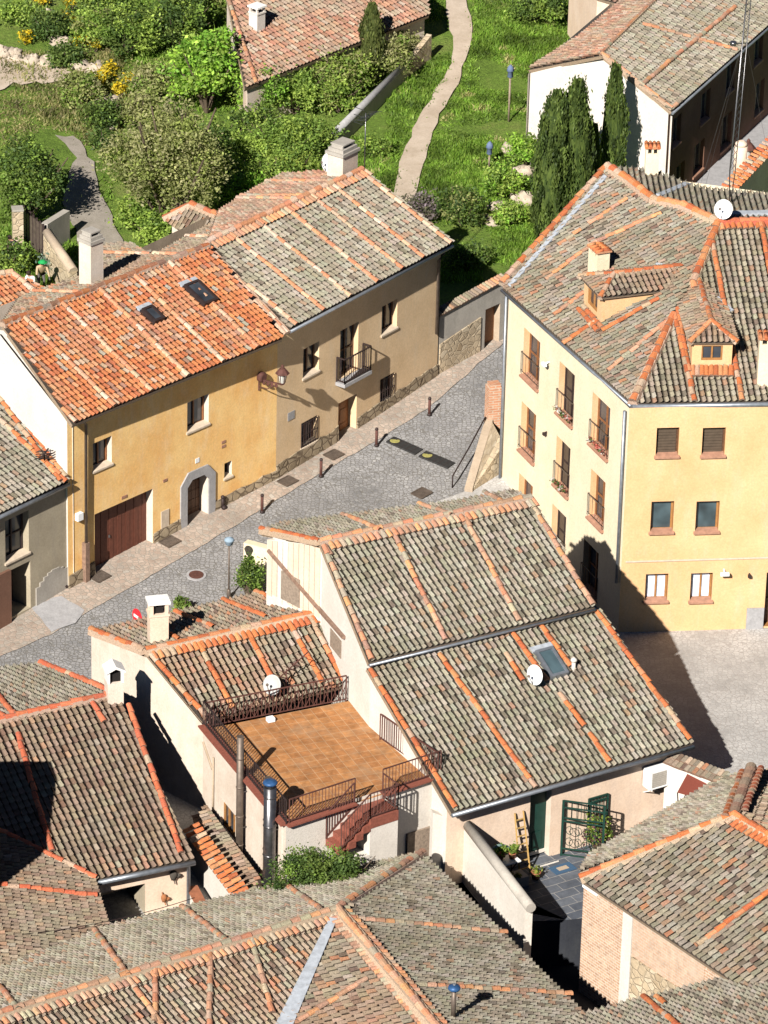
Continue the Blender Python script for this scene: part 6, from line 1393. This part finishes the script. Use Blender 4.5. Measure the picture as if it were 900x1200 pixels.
uB = fC.at(690, 985)[0]
def fl_extra(m, c): leaves(m, c + Z * .25, (.35, .3, .35), 60, .06, [(.75, .74, .7), (.8, .78, .5)], 9, .05, seed=77)
bush('rose_bush', 'tall flowering bush with white blooms against the pink courtyard wall', 'bush', onp(uB, .45), (.5, .35, .75), 900, .06, G_MID + [(.12, .05, .06)], 30, .2, seed=21, extra=fl_extra)
bush('purple_bush', 'dark reddish leaved bush at the corner of the courtyard beside the open gate', 'bush', onp(uB - .0, 1.2), (.55, .45, .4), 700, .06, [(.09, .05, .05), (.06, .08, .03), (.12, .07, .06)], 24, .2, seed=22)
t = thing('awning', 'small red awning fixed to the white wall right of the air conditioner', 'awning', fC.W(fC.L + .8, .5, .4)); cA = [U(797, 926, .9), U(810, 935, .9), U(846, 921, 1.3), U(812, 906, 1.5)]
cA = [U(794, 929, 1.25), U(818, 936, 1.2), U(834, 916, 1.5), U(806, 907, 1.55)]; m = MB(M['tint']); m.col = (.17, .045, .03); m.hexa(cA, [p + Z * .05 for p in cA]); m.build('canopy', t); 
for c_ in cA[:2]: m = MB(M['iron']); m.bar(c_, c_ - Z * 1.0 + V((.1, .3, 0)), .04); m.build('arm', t)
long_wall('white yard wall topped with small clay tiles right of the air conditioner', (783, 890), (850, 915), 1.75, 1.75, .28, 'white2', tile='mixed', zbot=-1.5, n=14)

def cable(label, a, b, sag=.4, r=.012):
    t = thing('overhead_cable', label, 'cable', a); m = MB(M['iron']); m.tube([V(a).lerp(V(b), k / 12) - Z * (sag * 4 * (k / 12) * (1 - k / 12)) for k in range(13)], r, 5); m.build('wire', t)
cable('thin dark cable crossing the lower left roof above the dark doorway', U(-30, 1098, 2.2), U(228, 1052, 1.3), .3)

# ================================================================== planting
def at_bush(px_, py_, zoff=0): return gp(px_, py_, zoff)
def cypress(label, px_, pyb, pyt, r, seed, pal=None):
    p = gp(px_, pyb); hh = 1.
    while pix((p.x, p.y, p.z + hh))[1] > pyt: hh += .05
    t = thing('cypress_tree', label, 'tree', p); m = MB(M['barkm']); m.tube([p - Z * .2, p + Z * hh * .8], .14, 8, r2=.04); m.build('trunk', t)
    m = MB(M['leaf']); R_ = random.Random(seed); pal = pal or [(.065, .10, .022), (.09, .13, .028), (.115, .16, .035), (.05, .08, .02)]
    core = []
    NC = 240
    prof_ = lambda f_: r * min(1, (1 - f_) / .38) ** .62 * min(1, .62 + f_ * 2.2)
    lobes = [R_.uniform(0, 2 * pi) for _ in range(4)]
    for k in range(NC):
        f_ = R_.random() ** .95 * .97; an = R_.uniform(0, 2 * pi); rr = prof_(f_) * (R_.random() ** .3) * (.90 + .10 * sin(3 * an + lobes[0]) + .07 * sin(9 * f_ + 2 * an + lobes[1]) + .10 * R_.random())
        core.append((p + V((cos(an) * rr, sin(an) * rr, .15 + f_ * hh * .96)), R_.choice(pal), R_.uniform(.65, 1.35)))
    for i in range(int(7500 * r * hh / 4)):
        c, col, b = core[i % NC]; q = V((R_.gauss(0, 1) * .06, R_.gauss(0, 1) * .06, R_.gauss(0, 1) * .22)); a = V((R_.gauss(0, .25), R_.gauss(0, .25), 1)).normalized() * R_.uniform(.06, .13); bb2 = V((R_.gauss(0, 1), R_.gauss(0, 1), 0)).normalized() * .035; k = b * R_.uniform(.8, 1.2); c2_ = c + q
        m.face([c2_ - a, c2_ + bb2, c2_ + a, c2_ - bb2], tuple(v * k for v in col))
    for i in range(900):  # inner twigs fill the heart of the crown
        f_ = R_.random(); rr = .72 * prof_(f_); an = R_.uniform(0, 2 * pi); c2_ = p + V((cos(an) * rr, sin(an) * rr, .2 + f_ * hh * .93)); tz = V((-sin(an), cos(an), 0)) * .25; uz = Z * .3; m.face([c2_ - tz - uz, c2_ + tz - uz, c2_ + tz * .7 + uz, c2_ - tz * .7 + uz], R_.choice(pal))
    m.build('crown', t)
cypress('broad dark cypress in front of the white gable wall, left and tallest of the pair', 646, 284, 106, .98, 1)
cypress('cypress growing tight against the broad one, its pointed top in front of the white gable', 669, 281, 92, .86, 2)
cypress('slim dark cypress right of the broad pair before the white gable', 714, 256, 76, .56, 3)
cypress('short bright tipped cypress half hidden between the broad and the slim one', 690, 270, 150, .34, 4)
cypress('single stout cypress beside the top house and the long stone wall', 434, 92, 10, .62, 5, [(.08, .10, .025), (.11, .135, .035), (.065, .085, .022), (.14, .155, .045)])
B = bush
B('olive_tree', 'huge rounded olive grey tree above the garden path, largest crown of the slope', 'tree', at_bush(200, 275), (2.9, 2.5, 2.9), 15000, .085, G_OLIVE, 260, .5, seed=31, hz=1.0, nst=12, sr=.14)
B('holm_oak', 'dark round holm oak at the left edge above the iron gate', 'tree', at_bush(30, 262), (1.9, 1.7, 1.9), 9000, .08, G_DARK + G_MID[:2], 170, .42, seed=32, hz=1.0, nst=9, sr=.1)
B('fig_tree', 'bright green leafy fig tree left of the white corner of the top house', 'tree', at_bush(243, 130), (1.7, 1.5, 1.9), 5200, .11, G_BRIGHT + G_MID[:2], 110, .42, seed=33, hz=1.0, sr=.1)
rows = [((330, 195), (1.9, 1.3, 1.3), G_MID, 5200, 'dense mid green shrub below the white wall of the top house'), ((395, 130), (1.3, 1.0, 1.1), G_MID + G_OLIVE[:1], 3200, 'shrub between the single cypress and the sloping stone wall'),
        ((345, 132), (1.5, 1.1, 1.25), G_MID, 3600, 'rounded shrub right under the eave of the top house'), ((280, 245), (1.3, 1.0, .9), G_BRIGHT[:2] + G_MID, 3000, 'bright green shrub behind the small cross roof of the tan house'),
        ((345, 215), (1.6, 1.0, .9), G_MID + G_YEL[:1], 3400, 'low spreading shrub behind the tan house chimney'), ((195, 285), (1.5, 1.0, .8), G_MID, 3000, 'green shrub at the foot of the olive grey tree'),
        ((150, 60), (2.0, 1.6, 1.2), G_DARK + G_MID, 4400, 'dark shrub mass near the rocks at the top left'), ((205, 55), (1.8, 1.5, 1.2), G_DARK + G_MID[:2], 4000, 'dark shrub near the top edge left of the bright fig tree'),
        ((178, 115), (1.3, 1.1, .9), G_OLIVE + G_MID[:1], 2600, 'greyish shrub just above the huge olive grey tree'), ((60, 45), (1.2, 1., .7), G_DARK, 2200, 'small dark shrub above the rocky ledge at the top left'), 
        ((25, 28), (1.1, .9, .7), G_MID, 1800, 'small shrub in the top left corner'), ((250, 22), (1.3, 1.0, 1.0), G_MID + G_OLIVE[:1], 2400, 'shrub left of the red brown roof at the top edge'),
        ((305, 140), (1.2, 1.0, 1.5), G_MID + G_BRIGHT[:1], 3000, 'leafy shrub hugging the left corner of the top house'), ((375, 118), (1.3, .9, 1.3), G_MID + G_OLIVE[:2], 3000, 'tall shrub against the middle of the top house wall'), ((415, 108), (.9, .8, 1.1), G_MID + G_OLIVE[:2], 2000, 'shrub left of the single stout cypress'), ((465, 92), (.8, .7, 1.1), G_OLIVE + G_MID[:2], 1600, 'shrub right of the single stout cypress, under the eave'),
        ((360, 180), (1.4, 1.0, 1.0), G_MID, 3200, 'broad shrub in the middle of the hedge behind the tan chimney'), ((255, 195), (1.2, 1., 1.2), G_DARK + G_MID, 2600, 'dark shrub tucked behind the huge olive grey tree'), ((120, 25), (1.6, 1.3, 1.), G_MID + G_DARK[:2], 3000, 'shrub at the top edge right of the rock ridge'), ((165, 150), (1.2, .9, .9), G_OLIVE, 2000, 'olive shrub left shoulder of the huge tree'), ((225, 95), (1.2, 1., 1.), G_MID, 2200, 'mid green shrub in front of the bright fig tree'),
        ((320, 118), (1.3, .7, 1.0), G_MID + G_BRIGHT[:1], 2600, 'shrub growing up to the left half of the top house eave'), ((350, 108), (1.2, .7, 1.0), G_MID, 2400, 'shrub growing up to the middle of the top house eave'), ((392, 96), (1.2, .7, 1.0), G_MID + G_OLIVE[:1], 2400, 'shrub just left of the stout cypress under the eave'), ((470, 70), (1.0, .7, .8), G_OLIVE, 1600, 'olive shrub under the right end of the top house eave'),
        ((225, 262), (1.3, 1.0, 1.0), G_MID + G_BRIGHT[:1], 3000, 'green shrub right at the small cross roof'), ((165, 268), (1.2, 1.0, .9), G_MID, 2600, 'green shrub left foot of the huge tree beside the garden path'), ((262, 225), (1.2, 1., 1.1), G_DARK[:2] + G_MID, 2800, 'shaded shrub between huge tree and the tan house back roof'), ((310, 225), (1.3, 1., .9), G_MID, 2800, 'low green shrub touching the tan house back roof'),
        ((95, 120), (1.2, 1., .8), G_OLIVE + G_MID[:1], 2400, 'olive shrub between the dry slope and the huge tree'), ((120, 150), (1.0, .9, .8), G_DARK + G_MID[:1], 2000, 'dark shrub beside the head of the small gravel path'), ((215, 40), (1.6, 1.2, 1.3), G_DARK + G_MID[:2], 3600, 'tall dark shrub at the top edge between the fig tree and top corner'), ((115, 55), (1.3, 1., 1.), G_MID + G_OLIVE[:1], 2600, 'shrub directly right of the upper rock ridge'),
        ((300, 170), (1.2, 1., 1.1), G_DARK + G_MID, 2600, 'darker shrub right of the huge olive grey tree'), ((75, 75), (.9, .8, .5), G_DARK, 1300, 'low dark shrub beside the pale rocks'),
        ((540, 262), (1.05, .9, .95), G_DARK + G_MID[:1] + G_OLIVE[:1], 3000, 'rounded dark green shrub on the grass bank behind the tan house'), ((490, 258), (.95, .8, .6), [(.12, .10, .10), (.15, .12, .14), (.08, .09, .05), (.10, .10, .06)], 1800, 'dusty purple shrub at the foot of the footpath'),
        ((548, 312), (1.2, .6, .5), G_DARK + G_MID[:1], 1800, 'shaded shrub behind the tile topped garden wall'), ((630, 25), (1.6, 1.3, .9), G_DARK + G_MID, 2800, 'dark shrub on the grass bank near the top edge'), 
        ((120, 175), (.6, .6, .5), G_DARK, 800, 'small dark shrub on the dry slope left of the huge tree'), ((440, 180), (.7, .6, .4), G_MID, 900, 'small shrub by the foot of the long stone wall'),
        ((10, 320), (.9, .7, .8), G_DARK + G_MID, 1500, 'shrub at the left edge below the iron gate'), ((62, 318), (.55, .45, .4), [(.13, .19, .15), (.16, .22, .18), (.10, .15, .12)], 900, 'blue green agave like shrub beside the figures in the garden'),
        ((590, 230), (.9, .7, .8), G_MID + G_BRIGHT[:2], 2200, 'leafy climber at the left of the rocky outcrop'), ((615, 195), (.8, .6, .9), G_BRIGHT[:2] + G_MID, 2000, 'bright climber on the rocks beside the broad cypress'), ((598, 262), (.7, .5, .5), G_BRIGHT[:1] + G_MID, 1300, 'low leafy plant on the rocks above the lawn'), ((700, 200), (.9, .6, 1.1), G_DARK + G_MID[:2], 1600, 'ivy between the cypresses at the foot of the white gable')]
for k, (pp, rad, pal, n, lab) in enumerate(rows): B('shrub', lab, 'shrub', at_bush(*pp), rad, n, .08, pal, max(24, n // 55), .36, seed=50 + k, hz=.8, group='shrubs on the garden slope')
for k, (pp, lab) in enumerate((((86, 12), 'yellow broom at the top edge, left of all'), ((78, 28), 'yellow broom beside the pale rock ridge'), ((140, 28), 'pale yellow broom near the top edge'), ((93, 42), 'golden broom flowering along the rock ridge'), ((97, 55), 'golden broom low on the rock ridge'), ((105, 100), 'yellow broom above the dry slope'), ((118, 98), 'small yellow broom right of the one above the dry slope'), ((128, 88), 'rounded yellow broom by the shrubs'), ((141, 112), 'yellow broom at the edge of the grey shrub'), ((205, 20), 'tiny yellow broom in the dark shrubs at the top'), ((45, 8), 'yellow broom between the two top left corner shrubs'), ((30, 50), 'yellow broom right above the low pale ledge'), ((112, 60), 'yellow broom beside the upper dark shrub mass'), ((155, 100), 'yellow broom left of the greyish shrub above the huge tree'))):
    B('broom_shrub', lab, 'shrub', at_bush(*pp), (.42, .38, .36), 420, .06, [(.62, .46, .02), (.7, .55, .04), (.16, .18, .03), (.5, .4, .03)], 16, .18, seed=90 + k, group='yellow flowering broom', nst=4, sr=.02)
B('laurel_bush', 'dense bright green bush in front of the terrace house above the lower roof', 'bush', U(376, 1078, 0), (2.15, .85, 1.45), 10500, .055, G_MID[:1] + G_MID[2:3] + G_DARK, 90, .26, seed=131, hz=.9)
B('creeper', 'dark creeper beside the lamp post and the board clad gable', 'climbing plant', gp(293, 706), (.50, .38, .95), 2600, .06, G_DARK + G_MID[:2], 34, .2, seed=132, hz=1.0)
B('creeper', 'small green tuft behind the terrace house roof right of its chimney', 'climbing plant', gp(214, 722), (.4, .3, .4), 600, .06, G_MID, 16, .16, seed=133, hz=1.0)
# cream wall piece behind the creeper
long_wall('short cream wall behind the creeper left of the board clad gable', (288, 634), (318, 642), 1.0, 1.0, .3, 'cream', zbot=-.4)
# rocks
def rocks(label, px_list, seed, name='rock_outcrop', cat='rocks', s=.5):
    p0 = gp(*px_list[0]); t = thing(name, label, cat, p0); R_ = random.Random(seed)
    for q in px_list:
        for _ in range(3): m = MB(M['rubblerock']); p = gp(q[0] + R_.uniform(-5, 5), q[1] + R_.uniform(-4, 4)); m.blob(p, (s * R_.uniform(.6, 1.2), s * R_.uniform(.5, 1.), s * R_.uniform(.35, .8)), 9, 7, .9, seed=R_.random() * 50); m.build('boulder', t)
M['rubblerock'] = stucco('pale_rock', (.50, .42, .33), (.38, .31, .24), .5, (.22, .18, .13), 1.0, 3)
rocks('pale rock ridge running down from the top left corner', [(50, 18), (62, 35), (72, 50), (82, 65), (95, 75), (108, 85)], 1, s=.4)
rocks('low pale ledge at the left edge above the dry slope', [(0, 62), (18, 66), (38, 70), (55, 72)], 2, s=.4)
rocks('rocks beside the small path above the huge tree', [(125, 118), (133, 132), (130, 145)], 3, s=.4)
rocks('rubble outcrop under the climbers beside the broad cypress', [(600, 180), (612, 205), (590, 222), (615, 235), (600, 250), (578, 262), (586, 245)], 4, s=.45)
# iron gate and stone piers at the top left
def pier(label, px_, py_, pt, w): 
    p = gp(px_, py_); hh = .3
    while pix((p.x, p.y, p.z + hh))[1] > pt: hh += .02
    t = thing('stone_pier', label, 'pillar', p); m = MB(M['rubble']); m.box(p - Z * .2, (w, w, hh + .2), (1, .2, 0)); m.build('masonry', t); m = MB(M['concrete']); m.box(p + Z * (hh + .001), (w * 1.1, w * 1.1, .08), (1, .2, 0)); m.build('cap', t); return p, hh
pier('rough stone pier left of the iron garden gate', 21, 290, 246, .42)
pa, pb2 = gp(28, 278), gp(51, 300); t = thing('garden_gate', 'dark solid iron garden gate between stone pier and wall, top left', 'gate', pa); m = MB(M['steelold']); d_ = (pb2 - pa); d_.z = 0; L_ = d_.length; d_.normalize()
m.box(pa.lerp(pb2, .5) - Z * .1, (L_, .05, 1.35), d_); m.build('panel', t); m = MB(M['iron']); 
for k in range(7): p = pa.lerp(pb2, k / 6); m.bar(p, p + Z * 1.4, .05, .09)
m.build('frame', t)
long_wall('curved stone wall with rounded top beside the iron garden gate', (55, 272), (86, 318), 2.7, 2.0, .32, 'rubble', zbot=.6, cop='mortar')
long_wall('small low stone kerb wall above the iron garden gate', (52, 262), (78, 246), 2.5, 2.5, .3, 'concrete', zbot=1)
# people in the garden
def person(label, p, h, pose, shirt, trousers, hat=None, hair=(.03, .02, .015), face=(0, -1)):
    t = thing('person', label, 'person', p); s = h / 1.75; f = V((face[0], face[1], 0)).normalized(); r = V((-f.y, f.x, 0)); P_ = lambda a, b, c: V(p) + r * (a * s) + f * (b * s) + Z * (c * s)
    lean = pose
    hip = P_(0, -.12 * lean, .92 - .18 * lean); ch = hip + f * (.42 * lean * s) + Z * (.48 - .22 * lean) * s; nk = ch + f * (.1 * lean * s) + Z * (.12 * s); hd = nk + f * (.1 * s * (lean + .1)) + Z * (.13 * s)
    verts = [hip, hip.lerp(ch, .5), ch, nk, hd]; rad = [.15, .135, .165, .06, .10]; edges = [(0, 1), (1, 2), (2, 3), (3, 4)]; mats = {}
    for sg_ in (-1, 1):
        i = len(verts); k = P_(.11 * sg_, .16 * lean + .02, .50 - .05 * lean); an_ = P_(.12 * sg_, -.05, .08); to = P_(.13 * sg_, .12, .04); verts += [hip + r * (.09 * sg_ * s) - Z * .05 * s, k, an_, to]; rad += [.10, .068, .045, .04]; edges += [(0, i), (i, i + 1), (i + 1, i + 2), (i + 2, i + 3)]
        i = len(verts); sh = ch + r * (.19 * sg_ * s) + Z * .04 * s; el = sh + r * (.06 * sg_ * s) + f * (.05 + .12 * lean) * s - Z * (.26 * s); wr = el + f * (.16 * s) - Z * (.20 - .05 * lean) * s; ha = wr + f * .07 * s - Z * .05 * s; verts += [sh, el, wr, ha]; rad += [.065, .045, .032, .036]; edges += [(2, i), (i, i + 1), (i + 1, i + 2), (i + 2, i + 3)]
    me = bpy.data.meshes.new('body'); w = wpos(t); me.from_pydata([tuple(v - w) for v in verts], edges, []); o = bpy.data.objects.new('body', me); COL.objects.link(o); o.parent = t
    import bmesh
    bm = bmesh.new(); bm.from_mesh(me); bm.verts.layers.skin.verify(); bm.to_mesh(me); bm.free()
    sk = o.modifiers.new('Skin', 'SKIN'); su = o.modifiers.new('Sub', 'SUBSURF'); su.levels = su.render_levels = 2
    for i, v in enumerate(me.skin_vertices[0].data): v.radius = (rad[i] * s, rad[i] * s); v.use_root = (i == 0)
    bpy.context.view_layer.update(); me2 = bpy.data.meshes.new_from_object(o.evaluated_get(bpy.context.evaluated_depsgraph_get())); o.modifiers.clear(); o.data = me2; me = me2; me.materials.clear()
    for pl_ in me.polygons: pl_.use_smooth = True; pl_.material_index = 0
    mt, nt, b, ou = newmat('clothes'); g = NG(nt); geo = g.n('ShaderNodeNewGeometry'); sp_ = g.n('ShaderNodeSeparateXYZ'); g.l(geo.outputs['Position'], sp_.inputs[0]); mr = g.n('ShaderNodeMapRange'); g.l(sp_.outputs[2], mr.inputs[0]); mr.inputs[1].default_value = p[2]; mr.inputs[2].default_value = hd.z + .1
    zf = lambda z: (z - p[2]) / (hd.z + .1 - p[2]); skin = (.45, .25, .16); k = g.ramp(mr.outputs[0], [(0, (.03, .02, .02)), (zf(p[2] + .1 * s), trousers), (zf(hip.z), shirt), (zf(nk.z), skin)]); nt.nodes[-1]
    for nd in nt.nodes:
        if nd.type == 'VALTORGB': nd.color_ramp.interpolation = 'CONSTANT'
    g.l(k, b.inputs['Base Color']); me.materials.append(mt)
    m = MB(M['tint']); m.col = hair; m.blob(hd + Z * .03 * s - f * .02 * s, (.105 * s, .115 * s, .11 * s), 10, 8); m.build('hair', t)
    if hat: m = MB(M['tint']); m.col = hat; m.blob(hd + Z * .07 * s, (.15 * s, .15 * s, .09 * s), 12, 8); m.lathe(hd + Z * .05 * s, [(.2 * s, 0), (.19 * s, .02)], 14); m.build('hat', t)
    return o
def ensure_skin(o):
    return o
person('person in a green cap and tan top bending over in the garden, top left', gp(48, 340), 1.7, .75, (.45, .32, .2), (.10, .09, .08), hat=(.02, .30, .08), face=(.3, -1))
person('person in a white top and dark trousers stooping below the green capped one', gp(40, 350), 1.6, .8, (.7, .7, .7), (.03, .03, .035), face=(-.6, -1))
person('person in dark clothes crouching beside the stone pier of the garden gate', gp(23, 309), 1.6, .9, (.03, .03, .035), (.03, .03, .035), face=(-1, -.4))

# grass tufts on the slope: uncountable
gb2 = MB(M['grassblade']); R_ = random.Random(5)
def in_px(p, poly):
    c = False; n = len(poly)
    for i in range(n):
        x0, y0 = poly[i]; x1, y1 = poly[(i + 1) % n]
        if (y0 > p[1]) != (y1 > p[1]) and p[0] < (x1 - x0) * (p[1] - y0) / (y1 - y0) + x0: c = not c
    return c
PATHS = [[(516, -30), (543, -30), (554, 20), (556, 45), (548, 70), (540, 100), (525, 125), (510, 155), (501, 185), (493, 215), (487, 245), (457, 245), (460, 212), (467, 190), (477, 160), (494, 128), (512, 100), (526, 75), (527, 45), (521, 15)], [(56, 150), (90, 155), (115, 190), (122, 230), (140, 262), (150, 300), (90, 300), (80, 262), (68, 235), (74, 210), (82, 185)]]
GRS = [(385, 160, 700, 330), (500, -10, 700, 120), (0, 60, 140, 170), (0, 200, 130, 345), (120, -10, 280, 130), (455, 20, 620, 300)]
gr_pal = [(.14, .235, .03), (.17, .28, .038), (.11, .20, .026), (.20, .29, .05), (.15, .25, .03)]; dry = [(.20, .21, .07), (.28, .25, .11), (.15, .17, .05), (.32, .28, .13)]
for (x0, y0, x1, y1), n in zip(GRS, (8500, 4200, 2200, 1800, 2200, 7500)):
    for _ in range(n):
        q = (R_.uniform(x0, x1), R_.uniform(y0, y1))
        qj = (q[0] + 4 * noise.noise(V((q[0] * .12, q[1] * .12, 0))) + R_.gauss(0, 1.6), q[1] + R_.gauss(0, 2))
        if any(in_px(qj, P_) for P_ in PATHS) or (q[0] > 560 and q[1] > 310): continue
        p = gp(q[0], q[1], -.05); nz = noise.noise(p * .35); n3 = noise.noise(p * 1.1 + V((5, 5, 5)))
        if nz < -.32: continue
        pal = dry if (q[0] < 150 and q[1] < 180) or n3 > .5 else gr_pal; col = R_.choice(pal); k_ = 1 + .9 * n3; col = tuple(v * max(.5, k_) for v in col); hg = R_.uniform(.04, .19) * (1 + 1.2 * max(nz, -.5))
        for _k in range(4):
            a = R_.uniform(0, 2 * pi); d = V((cos(a), sin(a), 0)); q2 = p + V((R_.gauss(0, .12), R_.gauss(0, .12), 0)); k = R_.uniform(.75, 1.25)
            gb2.face([q2 - d * .045, q2 + d * .045, q2 + d * .05 + V((R_.gauss(0, .06), R_.gauss(0, .06), hg))], tuple(v * k for v in col))
tag(gb2.build('grass'), 'short green grass on the slope', 'grass', kind='stuff')

# off-frame neighbour whose gable throws the shadow across the lower left roof
t = thing('neighbour_house', 'tall neighbouring house just left of the brown tiled lower left roof, outside the photo', 'house', U(-60, 1000, -1)); m = MB(M['white'])
tp = [U(-46, 857, 7.), U(-46, 876, 7.), U(-86, 955, 7.), U(-260, 990, 7.), U(-260, 860, 7.)]
n_ = len(tp); i0 = m.idx(tp); i1 = m.idx([V((p.x, p.y, -1.5)) for p in tp]); m.fi([i0 + k for k in range(n_)][::-1])
for k in range(n_): m.fi((i0 + k, i1 + k, i1 + (k + 1) % n_, i0 + (k + 1) % n_))
m.build('wall', t)

# ================================================================== sun, sky, camera
EL, AZ = radians(34.5), radians(22.5)
w = bpy.data.worlds.new('World'); sc.world = w; w.use_nodes = True; nt = w.node_tree; bg = nt.nodes['Background']; sky = nt.nodes.new('ShaderNodeTexSky'); sky.sky_type = 'NISHITA'; sky.sun_disc = False
sky.sun_elevation = EL; sky.sun_rotation = AZ + pi; sky.air_density = .35; sky.dust_density = .1; sky.ozone_density = .6; sky.altitude = 2500; nt.links.new(sky.outputs[0], bg.inputs[0]); bg.inputs[1].default_value = SKY
sd = bpy.data.lights.new('sun', 'SUN'); sd.energy = SUN; sd.angle = radians(.5); sd.color = (1, .955, .89); so = bpy.data.objects.new('sun', sd); COL.objects.link(so)
ld = V((sin(AZ) * cos(EL), cos(AZ) * cos(EL), -sin(EL))); so.rotation_euler = ld.to_track_quat('-Z', 'Y').to_euler(); so.location = (0, 100, 90)
cd = bpy.data.cameras.new('camera'); cam = bpy.data.objects.new('camera', cd); COL.objects.link(cam); cd.sensor_fit = 'VERTICAL'; cd.sensor_height = 24; cd.lens = F * 24 / 1200; cd.clip_end = 3000; cd.clip_start = 1
mw = Matrix((RT, UPV, -FW)).transposed().to_4x4(); mw.translation = CAM; cam.matrix_world = mw; sc.camera = cam
sc.render.resolution_x = 768; sc.render.resolution_y = 1024
sc.view_settings.view_transform = 'Standard'; sc.view_settings.look = 'None'; sc.view_settings.gamma = 1; sc.view_settings.exposure = EXPO
sc.view_settings.use_curve_mapping = False
sc.cycles.diffuse_bounces = 1; sc.cycles.max_bounces = 6
